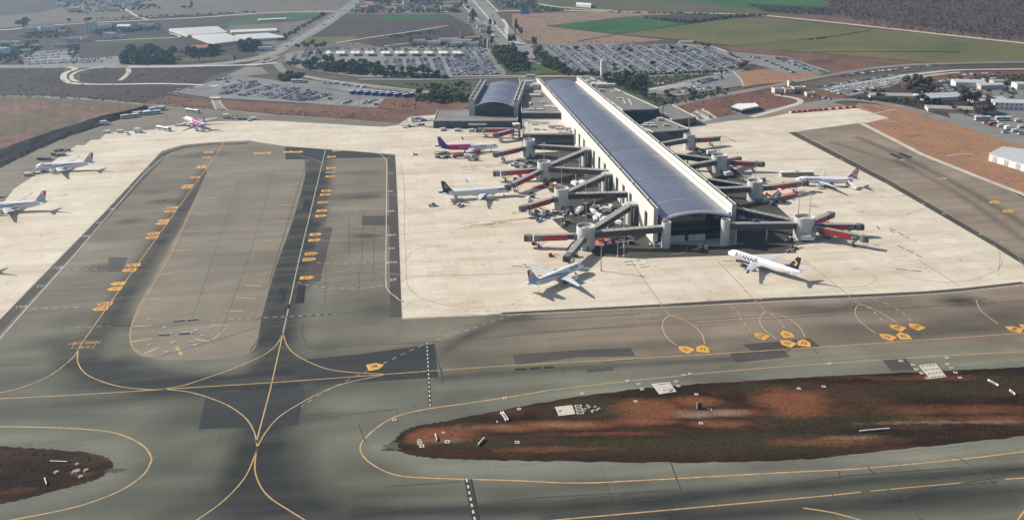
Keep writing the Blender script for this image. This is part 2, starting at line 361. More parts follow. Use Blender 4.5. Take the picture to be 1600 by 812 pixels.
M_land = ground_mat('farmland', [(.07, .056, .042), (.10, .085, .065), (.085, .08, .05), (.13, .105, .08)], .004, .06)
mb = MB(); mb.add([(-7000, -3000, -.45), (7000, -3000, -.45), (7000, 10000, -.45), (-7000, 10000, -.45)], [(0, 1, 2, 3)])
ground = mb.build('ground', M_land, kind='structure')

M_fgreen = ground_mat('green_crop', [(.024, .080, .020), (.036, .102, .030), (.055, .115, .036)], .012, .15, (62, 3.0, .12), fine=.15)
M_fgreen2 = ground_mat('green_crop_light', [(.075, .095, .032), (.120, .112, .046), (.150, .128, .058)], .008, .12, (62, 3.0, .08), fine=.2)
M_folive = ground_mat('olive_field', [(.07, .078, .04), (.095, .09, .05), (.11, .10, .06)], .008, .12, fine=.2)
M_ftan = ground_mat('tan_field', [(.18, .125, .085), (.24, .165, .115), (.21, .15, .115)], .01, .1, (75, 4, .14), fine=.2)
M_fplough = ground_mat('ploughed_field', [(.055, .044, .04), (.075, .058, .05), (.065, .056, .054)], .01, .14, (70, 4.0, .22), fine=.28)
M_fgrey = ground_mat('stubble_field', [(.11, .092, .075), (.15, .122, .098), (.10, .092, .066)], .01, .12, fine=.25)
M_fbrown = ground_mat('brown_wasteland', [(.036, .030, .028), (.050, .040, .036), (.068, .050, .040), (.040, .037, .028)], .015, .2, fine=.3)
M_soil_red = ground_mat('red_soil', [(.075, .050, .038), (.13, .070, .046), (.17, .09, .06), (.10, .075, .052)], .03, .3, fine=.35)
M_soil_org = ground_mat('orange_soil', [(.19, .105, .065), (.30, .165, .085), (.25, .14, .09), (.36, .23, .13)], .018, .2, fine=.2)
M_scrub = ground_mat('dark_scrub', [(.030, .028, .024), (.05, .042, .035), (.075, .055, .042)], .03, .35, fine=.4)
M_mound = ground_mat('mound_earth', [(.12, .076, .05), (.18, .11, .075), (.10, .085, .05), (.21, .135, .10)], .022, .25, fine=.3)
M_island = ground_mat('island_soil', [(.030, .017, .010), (.048, .026, .015), (.040, .030, .015), (.095, .036, .017), (.048, .026, .017)], .03, .5, fine=.5, pos=[.3, .42, .52, .66, .74])
M_green_bank = ground_mat('green_bank', [(.04, .06, .02), (.07, .10, .03), (.06, .065, .035)], .04, .4, fine=.4)
M_hill = ground_mat('brown_hillside', [(.060, .042, .036), (.085, .060, .050), (.10, .072, .056)], .02, .2, fine=.3)
M_pool = mat('pale_dirt', (.42, .36, .28), .95)

FIELDS = [  # name, outline in the survey photograph, material, layer
 ('field', [(-60,-20),(560,-20),(520,14),(250,26),(115,36),(-60,48)], M_fgrey, 1),
 ('field', [(-60,-20),(120,-20),(110,8),(60,20),(-60,30)], M_fplough, 2),
 ('field', [(-60,48),(115,39),(240,32),(250,38),(140,52),(-60,70)], M_fbrown, 2),
 ('field', [(240,33),(420,22),(520,20),(505,26),(345,52),(260,50)], M_fplough, 2),
 ('field', [(340,40),(400,24),(505,20),(497,27),(440,32),(360,40)], M_fgreen, 3),
 ('field', [(345,52),(360,40),(480,33),(455,52),(430,62),(400,60)], M_fgrey, 3),
 ('field', [(120,66),(200,60),(275,58),(300,76),(200,90),(110,92)], M_fplough, 2),
 ('field', [(150,64),(270,57),(272,61),(150,69)], M_fgreen, 3),
 ('field', [(-60,70),(140,60),(120,92),(-60,100)], M_fplough, 1),
 ('field', [(270,86),(350,80),(372,92),(270,97)], M_folive, 3),
 ('field', [(520,22),(700,22),(735,40),(745,58),(640,62),(455,70),(480,52)], M_fplough, 2),
 ('field', [(590,26),(690,21),(700,28),(600,33)], M_fgreen, 3),
 ('field', [(470,58),(560,57),(545,66),(455,70)], M_fgreen2, 3),
 ('field', [(560,66),(720,42),(750,62),(690,70),(600,74)], M_fbrown, 3),
 ('field', [(570,-20),(725,-20),(715,20),(560,20)], M_folive, 1),
 ('field', [(800,-20),(1700,-20),(1700,30),(1180,24),(960,18),(800,20)], M_folive, 1),
 ('field', [(800,22),(960,17),(1060,22),(980,26),(856,40),(800,40)], M_ftan, 2),
 ('field', [(800,40),(856,40),(960,53),(1040,62),(960,70),(850,70),(815,60)], M_ftan, 2),
 ('field', [(850,40.5),(982,26),(1080,36),(958,53)], M_fgreen, 3),
 ('field', [(1000,24),(1140,22),(1180,26),(1085,37)], M_fbrown, 2),
 ('field', [(965,53),(1150,28),(1210,29),(1375,47),(1265,62),(1140,72),(1075,63)], M_fgreen2, 3),
 ('field', [(1265,62),(1375,47),(1480,54),(1700,72),(1700,97),(1480,100),(1300,84),(1140,74)], M_fgreen2, 3),
 ('field', [(1130,72),(1300,86),(1480,101),(1400,106),(1290,116),(1230,100),(1150,82)], M_soil_red, 2),
 ('field', [(1150,22),(1700,40),(1700,72),(1480,55),(1375,46),(1200,27)], M_soil_red, 2),
 ('field', [(1060,0),(1300,0),(1290,16),(1170,14)], M_fgreen, 2),
 ('hillside', [(1290,-25),(1720,-25),(1720,72),(1590,60),(1480,48),(1380,34),(1290,24),(1200,19),(1290,12)], M_hill, 3),
 ('field', [(-60,104),(100,106),(98,124),(120,132),(320,134),(262,146),(300,152),(262,163),(-60,151)], M_fbrown, 3),
 ('field', [(150,106),(380,104),(330,118),(310,131),(150,130),(125,126),(125,117)], M_fbrown, 3),
 ('field', [(-60,-15),(300,-15),(420,100),(-60,104)], M_fbrown, 0),
 ('field', [(300,-15),(760,-15),(800,75),(420,100)], M_fgrey, 0),
]
for i, (n, pts, M, lay) in enumerate(FIELDS): sheet(n, pts, -.40+lay*.05+i*.0012, M)

# ---- mound on the far left with its dark scrub slope
toe = [(-140,338),(0,263),(48,236.5),(86,221),(138,204),(172,192),(207,181),(236,168.5)]
crest = [(-140,296),(0,234),(34,221),(78,206),(121,193),(155,182),(190,174.5),(224,166)]
back = [(-140,151),(0,151),(40,151),(90,154),(130,156),(165,158.5),(195,161.5),(226,164.5)]
TA = crom([G(x, y, 0) for x, y in toe], 5); TB = crom([G(x, y, 4.5) for x, y in crest], 5); TC = crom([G(x, y, .3) for x, y in back], 5)
mb = MB(); n = len(TA)
rows = [[(p.x, p.y, -.3) for p in TA]]
for k, w in enumerate((.25, .5, .75)):
    rows.append([(a.lerp(b, w)+Vector((random.uniform(-.8, .8), random.uniform(-.8, .8), random.uniform(-.25, .25))))[:] for a, b in zip(TA, TB)])
rows.append([tuple(b) for b in TB])
nd_ = len(rows)
for w in (.06, .2, .4, .6, .8, 1): rows.append([(a.lerp(b, w)+Vector((0, 0, random.uniform(-.3, .3)+1.2*math.sin(w*3.1))))[:] for a, b in zip(TB, TC)])
for k in range(len(rows)-1):
    for i in range(n-1): mb.add([rows[k][i], rows[k][i+1], rows[k+1][i+1], rows[k+1][i]], [(0, 1, 2, 3)], 0 if k < nd_-1 else 1, True)
mb.build('earth_mound', [M_scrub, M_mound], kind='structure')

# ---- airfield asphalt: one sheet with stains recorded per point
X0, X1, Y0, Y1, ST = -430., 470., 196., 800., 2.0
xs = np.arange(X0, X1+.1, ST); ys = np.arange(Y0, Y1+.1, ST)
XX, YY = np.meshgrid(xs, ys)
PTS = np.stack([XX.ravel(), YY.ravel()], 1)
def pdist(pl):
    d = np.full(len(PTS), 1e9)
    for a, b in zip(pl, pl[1:]):
        a = np.array(a[:2]); b = np.array(b[:2]); ab = b-a; t = np.clip(((PTS-a)@ab)/max(1e-9, ab@ab), 0, 1)
        d = np.minimum(d, np.hypot(*(PTS-(a+t[:, None]*ab)).T))
    return d
stain = np.zeros(len(PTS))
def smear(pts, w, amt, soft=.6):
    global stain
    pl = [tuple(p) for p in crom([G(*p) for p in pts], 4)] if len(pts) > 2 else [tuple(G(*p)) for p in pts]
    d = pdist(pl); v = amt*np.clip(1-(d-w*(1-soft))/(w*soft), 0, 1)**1.3
    stain = 1-(1-stain)*(1-v)
def blotch(px, py, rx, ry, amt):
    global stain
    c = G(px, py); d = np.hypot((PTS[:, 0]-c.x)/rx, (PTS[:, 1]-c.y)/ry); stain = 1-(1-stain)*(1-amt*np.clip(1.25-d, 0, 1))
# rubber and fuel darkening on the lanes
smear([(500,245),(470,370),(446,470),(430,560),(415,640)], 13, .75, .7); smear([(480,255),(452,370),(420,470),(402,540)], 7, .5)
smear([(505,270),(490,340),(470,440)], 9, .5)
smear([(428,575),(412,660),(398,740),(392,812)], 13, .75, .8); smear([(440,560),(425,660),(440,760),(470,812)], 10, .5, .9); smear([(395,690),(370,770),(330,820)], 9, .45, .9)
smear([(325,265),(262,355),(205,440),(160,510),(135,560)], 9, .55, .7); smear([(350,245),(290,330),(225,430),(185,500)], 8, .35, .8)
smear([(110,548),(150,580),(230,600),(320,606)], 12, .7, .7); smear([(190,565),(280,592),(400,592)], 9, .55, .7); smear([(230,603),(350,600),(460,592)], 8, .75, .6)
smear([(0,640),(150,630),(300,612)], 6, .4, .9); smear([(0,600),(60,590),(110,562)], 8, .3, .9)
smear([(690,560),(900,545),(1142,530),(1330,520),(1600,498)], 7, .25, .9); smear([(690,590),(900,575),(1150,560)], 4, .45, .8)
smear([(1150,545),(1300,535),(1450,522),(1600,508)], 7, .32, .9)
smear([(1430,520),(1500,500),(1600,490)], 12, .25, .9); blotch(1500,470,13,7,.7); blotch(1400,470,18,8,.3); blotch(1330,475,12,5,.3); blotch(1260,482,20,6,.3)
smear([(700,545),(760,510),(820,495)], 7, .5, .9); smear([(660,545),(560,575),(500,600),(440,650)], 8, .45, .9)
smear([(560,800),(800,795),(1000,780),(1300,755),(1600,733)], 5, .75, .8); smear([(560,775),(800,765),(1000,755)], 4, .3, .9); smear([(860,812),(1100,803),(1300,785),(1600,765)], 6, .55, .9)
smear([(1050,812),(1300,800),(1450,790),(1600,780)], 5, .5, .9); smear([(420,740),(480,790),(560,812)], 16, .5, .9); smear([(250,812),(330,770),(380,720)], 12, .35, .9); smear([(470,700),(480,760),(520,812)], 8, .35, .9)
smear([(1340,215),(1400,240),(1480,280),(1560,325),(1620,365)], 6, .45, .9); smear([(1300,222),(1420,260)], 5, .3, .9); smear([(1400,250),(1500,305),(1600,375)], 5, .35, .9)
for q in [(160,418,9,6,.6),(205,345,8,6,.5),(110,500,12,9,.35),(90,535,14,8,.5),(170,370,16,10,.25),(260,315,12,6,.5),(240,300,8,6,.3),(330,240,16,8,.5),(300,245,14,6,.4),(560,270,22,6,.35),(550,308,18,7,.5),(580,305,12,8,.4),(575,368,10,4,.55),(560,380,20,12,.25),(590,480,10,14,.35),(520,440,14,10,-.2),(215,505,12,8,.35),(140,600,18,7,.5),(60,650,30,8,.2),(330,640,20,10,.3),(700,500,30,8,.15)]: blotch(*q)
for i in range(110):
    x, y = random.uniform(0, 1600), random.uniform(440, 812); blotch(x, y, random.uniform(8, 40), random.uniform(2.5, 8), random.uniform(.08, .30))
stain = np.clip(stain*1.22, 0, .96)
def near(pts, w, soft): return np.clip(1-(pdist([tuple(G(*p)) for p in pts])-w)/soft, 0, 1)
pale = np.zeros(len(PTS))
for pts, w, soft, am in [([(600,697),(620,680),(640,664),(800,632),(1000,602),(1300,582),(1600,568),(1760,556)], 3, 6, .7), ([(600,700),(680,720),(800,724),(1050,727),(1240,723),(1400,707),(1600,686),(1760,669)], 4, 5, .9),
    ([(-60,694),(100,700),(175,712),(182,728),(140,756),(0,792)], 4, 6, .6), ([(690,603),(900,590),(1150,573),(1600,545)], 2, 5, .5), ([(560,640),(620,650),(560,690)], 6, 12, .5), ([(210,578),(330,572),(380,562)], 2, 5, .6), ([(40,600),(20,640),(200,650)], 6, 14, .3), ([(490,460),(495,490)], 6, 6, .5), ([(560,470),(590,500),(700,520)], 6, 12, .25), ([(560,790),(900,765),(1200,752),(1600,722)], 2, 3, .35)]: pale = np.maximum(pale, am*near(pts, w, soft))
cast_and_dust = np.clip((PTS[:, 0]+110)/170, 0, 1)*np.clip((PTS[:, 1]-288)/38, .10, 1)  # warm lens cast of the right side painted into the asphalt, with dust
cast_and_dust = np.maximum(cast_and_dust, .55*np.clip((PTS[:, 1]-270)/150, 0, 1))*.85
perim = [(-60,300),(0,262),(110,212),(200,182),(240,164),(330,171),(430,178),(600,190),(660,198),(690,170),(900,170),(1080,184),(1110,190),(1200,176),(1300,160),(1345,170),(1400,205),(1500,255),(1640,330),(1800,420),(1800,950),(-400,950),(-400,480)]
PW = [G(*p) for p in perim]
def inside(P, poly):
    c = np.zeros(len(P), bool); x, y = P[:, 0], P[:, 1]; n = len(poly)
    for i in range(n):
        a, b = poly[i], poly[i-1]
        if a[1] == b[1]: continue
        k = ((a[1] > y) != (b[1] > y)) & (x < (b[0]-a[0])*(y-a[1])/(b[1]-a[1])+a[0]); c ^= k
    return c
nx, ny = len(xs), len(ys)
I, J = np.meshgrid(np.arange(nx-1), np.arange(ny-1)); I = I.ravel(); J = J.ravel()
cen = np.stack([xs[I]+ST/2, ys[J]+ST/2], 1); ok = inside(cen, [(p.x, p.y) for p in PW]); I, J = I[ok], J[ok]
fa = np.stack([J*nx+I, J*nx+I+1, (J+1)*nx+I+1, (J+1)*nx+I], 1)
used = np.unique(fa); rem = np.full(len(PTS), -1); rem[used] = np.arange(len(used)); fa = rem[fa]
me = bpy.data.meshes.new('airfield_asphalt'); me.vertices.add(len(used)); me.vertices.foreach_set('co', np.column_stack([PTS[used], np.zeros(len(used))]).ravel().astype(np.float32))
me.loops.add(fa.size); me.polygons.add(len(fa)); me.loops.foreach_set('vertex_index', fa.ravel().astype(np.int32))
me.polygons.foreach_set('loop_start', np.arange(0, fa.size, 4, dtype=np.int32)); me.update(calc_edges=True)
for nm, arr in (('stain', stain), ('cast_and_dust', cast_and_dust), ('pale', pale)):
    at = me.attributes.new(nm, 'FLOAT', 'POINT'); at.data.foreach_set('value', arr[used].astype(np.float32))
me.materials.append(M_asphalt)
asphalt = link('airfield_asphalt', me, kind='structure')

# ---- far ground behind the asphalt edge (covers its rim)
sheet('verge', [(224,165),(262,163),(330,170),(350,171),(352,171.5),(430,179.5),(600,191),(640,195.5),(683,188),(690,178),(620,172),(520,164),(400,160),(340,157),(322,157),(262,150),(226,160)], .03, M_soil_red)
sheet('access_road', [(329,157),(343,157),(356,171.5),(334,170.3)], .05, M_road)
ribbon('kerb', [(331,156),(335,165),(338,171.5)], .8, .055, M_conc2); ribbon('kerb', [(343,156.5),(346,164),(354,171.8)], .8, .055, M_conc2)
ribbon('kerb', [(262,163.5),(330,170.3)], .7, .05, M_conc2, smooth=1); ribbon('kerb', [(354,172),(430,180),(520,185.5),(600,191.5),(640,196)], .7, .05, M_conc2)
ribbon('perimeter_road', [(-140,149),(0,151),(60,151.5),(130,155),(200,161.5),(262,166)], 9, .02, M_road)
ribbon('verge_line', [(-140,146.5),(0,148.5),(60,149),(130,152),(200,158),(262,162)], 4, .01, M_scrub)

# ---- concrete aprons
conc_l = [(-140,455),(-60,372),(0,323),(22,295),(52,275),(107,235),(120,227),(132,227),(142,219),(156,218),(166,207),(240,203),(262,196.5),(343,189.5),(420,188.5),(600,198.5),(622,195.5),(680,200.5),(800,203),(1000,203),(1085,197),(1140,189),(1200,184),(1237,176),(1335,168.5),(1385,184),(1356,190.5),(1345,192),(1231,207.5),(1390,290),(1550,383),(1600,414),(1660,452),(1600,441),(1450,455.5),(1200,466),(1000,478),(800,489),(628,497),(622,330),(617.5,241),(445,228.5),(388,219.5),(330,222.5),(285,226.5),(253,236),(160,335),(60,437),(0,499),(-140,650)]
apron = sheet('concrete_apron', conc_l, .012, M_conc)
# worn joints and the service strips round the aprons
ribbon('service_strip', [(-140,660),(0,507),(60,444),(160,341),(255,241),(287,230.5),(330,226),(388,223.5)], 6.5, .008, M_strip, asphalt, smooth=1)
ribbon('service_strip', [(613.5,243),(617,330),(622,495)], 6.5, .009, M_strip, asphalt, smooth=1)
ribbon('service_strip', [(1237,206.5),(1393,287),(1553,380),(1665,447)], 5.5, .010, M_strip, asphalt, smooth=1)
ribbon('service_strip', [(780,490.5),(1000,479.3),(1200,467.8),(1450,457),(1600,442)], 3.2, .016, M_strip, asphalt, smooth=3)
sheet('asphalt_patch', [(445,229.5),(520,233),(617,243),(617,246),(560,246.5),(446,249.5),(446,240)], .005, M_patch, asphalt)
for pts, M in [([(455,563),(560,553),(679,537),(685,589),(560,597),(470,600)], M_patch),
  ([(322,614),(476,604),(466,664),(310,670)], M_patch),
  ([(437,449),(450,450),(444,473),(434,474)], M_patchk), ([(466,446),(478,446),(475,473),(461,474)], M_patchk),
  ([(475,312),(488,312),(485,327),(473,327)], M_patchk), ([(493,329),(512,329),(508,345),(489,345)], M_patch2), ([(497,308),(514,308),(511,320),(494,320)], M_patch2),
  ([(86,534),(165,531),(160,544),(80,545)], M_patch2), ([(447,237),(510,237),(509,249),(447,249)], M_patch),
  ([(800,554),(908,546),(910,557),(806,570)], M_patch2), ([(908,546),(985,543),(993,556),(910,558)], M_patch2), ([(915,576),(958,572),(960,578),(918,582)], M_patch2),
  ([(1140,552),(1222,545),(1236,557),(1150,566)], M_patch2), ([(1160,538),(1265,528),(1282,541),(1180,552)], M_patch2), ([(1376,560),(1415,558),(1428,578),(1394,580)], M_patch2),
  ([(170,402),(200,402),(190,424),(168,424)], M_patch2), 
  ([(565,337),(612,337),(614,352),(566,352)], M_strip), ([(505,355),(520,355),(500,440),(480,440)], M_strip), ([(1388,240.5),(1394,239.5),(1412,247),(1405,248.5)], M_patch), ([(1401,239.5),(1408,238.5),(1427,246),(1420,247.5)], M_patch)]:
    sheet('asphalt_patch', pts, .006+.0004*len(asphalt.children), M, asphalt)
# paler infield between the two lanes
sheet('infield_asphalt', [(330,246),(440,243),(477,256),(462,330),(430,420),(408,500),(398,545),(360,558),(300,562),(240,560),(210,550),(202,525),(214,480),(255,405),(300,320),(322,270)], .004, M_pale, asphalt, smooth=3)
# darker asphalt stands under the pier bridges
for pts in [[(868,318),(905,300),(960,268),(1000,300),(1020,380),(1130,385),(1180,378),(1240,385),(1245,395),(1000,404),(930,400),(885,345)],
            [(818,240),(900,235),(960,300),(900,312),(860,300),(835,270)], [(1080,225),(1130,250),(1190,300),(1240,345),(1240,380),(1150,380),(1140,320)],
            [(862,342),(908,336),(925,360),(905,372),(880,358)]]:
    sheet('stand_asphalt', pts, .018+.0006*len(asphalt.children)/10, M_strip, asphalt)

# ---- soil islands
def soil(name, pts, parentname=None):
    P = crom([G(*p) for p in pts], 16, True)
    # uneven rim and gently crowned surface
    mb = MB(); N = len(P); c = Vector((sum(p.x for p in P)/N, sum(p.y for p in P)/N, 0))
    rim = [(p+Vector((random.uniform(-.5, .5), random.uniform(-.35, .35), .02)))[:] for p in P]
    me = bpy.data.meshes.new(name); me.from_pydata([(x, y, .03) for x, y, z in rim], [], [tuple(range(N))])
    if me.polygons[0].normal.z < 0: me.flip_normals()
    me.materials.append(M_island)
    return link(name, me, kind='structure')
isl_r = [(613,697),(620,684),(640,668),(700,657),(800,637),(900,620),(1000,607),(1100,599),(1300,587),(1500,578),(1600,573),(1760,562),(1760,664),(1600,681),(1400,702),(1240,718),(1050,722),(800,719),(690,716),(640,710)]
isl_l = [(-160,688),(0,697),(100,703),(150,709),(172,718),(176,728),(163,741),(140,752),(60,773),(0,787),(-160,818)]
def island_mat():
    M = bpy.data.materials.new('island_soil'); M.use_nodes = True; nt = M.node_tree; b = nt.nodes['Principled BSDF']; L = nt.links.new
    b.inputs['Roughness'].default_value = .95; b.inputs['Specular IOR Level'].default_value = .08
    geo = nd(nt, 'ShaderNodeNewGeometry'); mp = nd(nt, 'ShaderNodeMapping'); mp.inputs['Rotation'].default_value = (0, 0, math.radians(-6)); mp.inputs['Scale'].default_value = (.35, 1, 1); L(geo.outputs['Position'], mp.inputs['Vector'])
    def noise(s, d, r_, src): 
        n = nd(nt, 'ShaderNodeTexNoise'); n.inputs['Scale'].default_value = s; n.inputs['Detail'].default_value = d; n.inputs['Roughness'].default_value = r_; L(src, n.inputs['Vector']); return n.outputs['Fac']
    nA = noise(.12, 8, .65, mp.outputs[0]); nB = noise(.9, 6, .75, geo.outputs['Position']); nC = noise(.35, 7, .7, mp.outputs[0]); nD = noise(.22, 12, .82, mp.outputs[0])
    def mixc(f, A, B):
        m_ = nd(nt, 'ShaderNodeMix', data_type='RGBA'); L(f, m_.inputs['Factor'])
        for k, v in (('A', A), ('B', B)):
            if isinstance(v, tuple): m_.inputs[k].default_value = (*v, 1)
            else: L(v, m_.inputs[k])
        return m_.outputs['Result']
    def rng(src, a, bb, lo=0., hi=1.):
        r = nd(nt, 'ShaderNodeMapRange'); r.inputs['From Min'].default_value = a; r.inputs['From Max'].default_value = bb; r.inputs['To Min'].default_value = lo; r.inputs['To Max'].default_value = hi; L(src, r.inputs['Value']); return r.outputs[0]
    def attr(nm, nz, amt, a, bb):
        at = nd(nt, 'ShaderNodeAttribute', attribute_name=nm); q = nd(nt, 'ShaderNodeMath', operation='MULTIPLY_ADD'); L(nz, q.inputs[0]); q.inputs[1].default_value = amt; L(at.outputs['Fac'], q.inputs[2]); return rng(q.outputs[0], a, bb)
    c = mixc(rng(nA, .38, .64), (.020, .010, .006), (.060, .030, .016)); c = mixc(rng(noise(.05, 9, .7, mp.outputs[0]), .46, .62, 0, .85), c, (.017, .012, .007))
    c = mixc(attr('weed', nD, 1.5, 1.0, 1.6), c, (.036, .030, .014))
    c = mixc(attr('bare', nD, 1.6, 1.0, 1.6), c, (.155, .060, .028))
    c = mixc(attr('chalk', nD, 1.7, 1.1, 1.7), c, (.21, .14, .10))
    x = nd(nt, 'ShaderNodeMix', data_type='RGBA', blend_type='MULTIPLY'); x.inputs['Factor'].default_value = 1; L(c, x.inputs['A']); L(rng(nB, .3, .7, .55, 1.35), x.inputs['B'])
    L(x.outputs['Result'], b.inputs['Base Color']); return M
M_island = island_mat()
def island(pts, spots):
    o = soil('soil_island', pts)
    P = [tuple(v.co) for v in o.data.vertices]; x0, x1 = min(p[0] for p in P), max(p[0] for p in P); y0, y1 = min(p[1] for p in P), max(p[1] for p in P)
    gx = np.arange(max(x0, -170), min(x1, 210), 1.1); gy = np.arange(y0, y1, 1.1); A, B = np.meshgrid(gx, gy); Q = np.stack([A.ravel(), B.ravel()], 1); n_ = len(gx)
    I_, J_ = np.meshgrid(np.arange(len(gx)-1), np.arange(len(gy)-1)); I_ = I_.ravel(); J_ = J_.ravel()
    poly = [(p[0], p[1]) for p in P]; okq = inside(Q, poly).reshape(len(gy), len(gx)); k = okq[J_, I_] & okq[J_, I_+1] & okq[J_+1, I_] & okq[J_+1, I_+1]; I_, J_ = I_[k], J_[k]
    fa = np.stack([J_*n_+I_, J_*n_+I_+1, (J_+1)*n_+I_+1, (J_+1)*n_+I_], 1)
    d = np.full(len(Q), 1e9)
    for a, b in zip(P, P[1:]+P[:1]):
        a = np.array(a[:2]); b = np.array(b[:2]); ab = b-a; t = np.clip(((Q-a)@ab)/max(1e-9, ab@ab), 0, 1); d = np.minimum(d, np.hypot(*(Q-(a+t[:, None]*ab)).T))
    edge = np.clip((d-.8)/2.2, 0, 1)
    ch = {'bare': np.zeros(len(Q)), 'weed': np.zeros(len(Q)), 'chalk': np.zeros(len(Q))}
    for nm, px, py, rx, ry, am in spots:
        c = G(px, py); ch[nm] = np.maximum(ch[nm], am*np.clip(1.35-np.hypot((Q[:, 0]-c.x)/rx, (Q[:, 1]-c.y)/ry), 0, 1))
    hump = np.abs(np.sin(Q[:, 0]*.31)*np.cos(Q[:, 1]*.47))*.12+np.random.rand(len(Q))*.10
    me = bpy.data.meshes.new('soil_surface'); me.from_pydata(np.column_stack([Q, .036+hump*edge]).tolist(), [], fa.tolist()); me.materials.append(M_island)
    for nm, arr in ch.items(): at = me.attributes.new(nm, 'FLOAT', 'POINT'); at.data.foreach_set('value', (arr*edge).astype(np.float32))
    link('soil_surface', me, o)
island(isl_r, [('bare',1015,640,13,8,1),('bare',1005,658,14,3,.9),('bare',1085,627,10,4,.9),('bare',1235,625,15,8,1),('bare',1245,640,12,6,.8),('bare',1340,586,26,2.5,.8),('bare',690,678,14,5,.9),('bare',660,682,8,5,.8),('bare',800,668,18,3,.8),('bare',880,664,24,3,.9),('bare',1150,644,12,3,.8),('bare',1120,662,12,2.5,.8),('bare',960,678,20,2,.5),('bare',1300,690,26,3,.6),('bare',860,702,24,2,.6),('bare',1500,640,60,4,.5),('bare',1560,655,40,3,.6),('bare',1440,590,30,3,.5),('chalk',1090,647,9,3,.8),('chalk',1135,645,9,2.5,.8),('chalk',880,664,14,1.8,.6),('chalk',1320,683,16,2,.6),('chalk',1480,660,40,1.5,.6),('chalk',700,688,8,2,.5),('chalk',760,668,14,2,.5),
  ('weed',890,630,20,6,1),('weed',940,640,14,7,.9),('weed',1060,695,60,6,.9),('weed',1190,690,50,8,.9),('weed',1330,655,50,8,.7),('weed',1470,610,50,6,.7),('weed',1590,600,40,8,.7),('weed',770,692,40,5,.7),('weed',1200,605,20,4,.8)])
island(isl_l, [('bare',140,742,6,2,.4),('chalk',122,738,4,2,.5),('bare',40,768,30,2,.35),('weed',150,716,10,4,.8),('weed',20,712,30,4,.5)])
M_bare = ground_mat('bare_red_earth', [(.075, .030, .016), (.13, .048, .022), (.17, .075, .04), (.06, .03, .018)], .08, .6, fine=.4)
M_bare2 = ground_mat('pale_earth', [(.13, .085, .06), (.20, .14, .10), (.09, .05, .032)], .1, .7, fine=.4)
M_weed = ground_mat('weeds', [(.030, .026, .012), (.045, .036, .018), (.038, .024, .014)], .08, .7, fine=.5)
def patchy(name, px, py, rx, ry, M, z):
    c = G(px, py); k = 22; P = []
    ph = [random.uniform(.55, 1.25) for _ in range(k)]
    for i in range(k): a = 2*math.pi*i/k; P.append(c+Vector((rx*math.cos(a)*ph[i], ry*math.sin(a)*ph[i], 0)))
    sheet(name, P, z, M, world=True, smooth=3)
# crumbling lips of broken asphalt at the island edges
patchy('broken_edge', 620, 697, 4, 2.4, M_strip, .07); patchy('broken_edge', 180, 734, 3, 1.2, M_strip, .07); patchy('broken_edge', 606, 702, 2, .7, M_patch, .071)

# ---- ground to the right of the aprons
sheet('orange_ground', [(1335,168),(1342,161),(1400,166),(1470,185),(1540,205),(1640,236),(1800,290),(1800,420),(1640,326),(1600,306),(1500,262),(1440,243),(1352,193),(1385,184)], .035, M_soil_org)
ribbon('kerb', [(1345,192.5),(1400,220),(1440,241),(1520,273),(1600,304),(1800,400)], 4.2, .042, M_conc2, smooth=1)
ribbon('kerb', [(1335,168),(1387,184.3),(1352,192)], 2.0, .043, M_conc2, smooth=1); ribbon('kerb', [(1366,177),(1398,171)], 1.2, .044, M_conc2, smooth=1); ribbon('kerb', [(1480,244),(1500,240.5),(1520,240)], 1.0, .044, M_conc2, smooth=2)
sheet('red_ground', [(1030,166),(1060,160),(1140,142),(1200,135),(1240,132),(1330,150),(1300,160),(1200,176),(1110,188),(1075,178)], .03, M_soil_red)
sheet('verge', [(1155,112),(1200,108),(1240,112),(1290,118),(1240,127),(1180,133),(1160,137),(1145,126)], .02, M_soil_org)
ribbon('airside_road', [(1085,194),(1140,184),(1200,174),(1270,162),(1320,156),(1370,160),(1430,172),(1500,193),(1560,213),(1640,238),(1800,290)], 11, .045, M_road)
ribbon('airside_road', [(1175,183),(1230,167),(1250,160),(1244,154),(1210,148)], 5, .046, M_conc2)
ribbon('road', [(1035,168),(1080,158),(1120,150),(1160,143),(1210,134),(1250,126),(1290,119),(1330,112),(1390,104),(1460,100),(1600,97.5),(1760,97)], 9, .047, M_road)
sheet('depot_yard', [(1280,142),(1340,124),(1420,112),(1530,110),(1700,112),(1800,290),(1600,222),(1540,203),(1470,180),(1400,163),(1330,152)], .02, M_fbrown)
sheet('depot_pavement', [(1500,140),(1620,128),(1700,250),(1620,232),(1560,212),(1490,190),(1480,176),(1560,170)], .026, M_road)
sheet('rental_lot', [(1278,138),(1350,122),(1420,114),(1500,108),(1420,124),(1390,136),(1330,150),(1290,148)], .028, M_lot)
ribbon('lot_lane', [(1300,136),(1380,123),(1440,115),(1500,109.5),(1620,108)], 5, .05, M_conc2); ribbon('lot_lane', [(1330,140),(1400,127),(1470,116),(1500,113)], 4, .051, M_conc2)
sheet('verge', [(1405,128),(1460,118),(1520,112),(1600,111),(1600,117),(1530,118),(1470,128),(1410,138)], .032, M_soil_red)

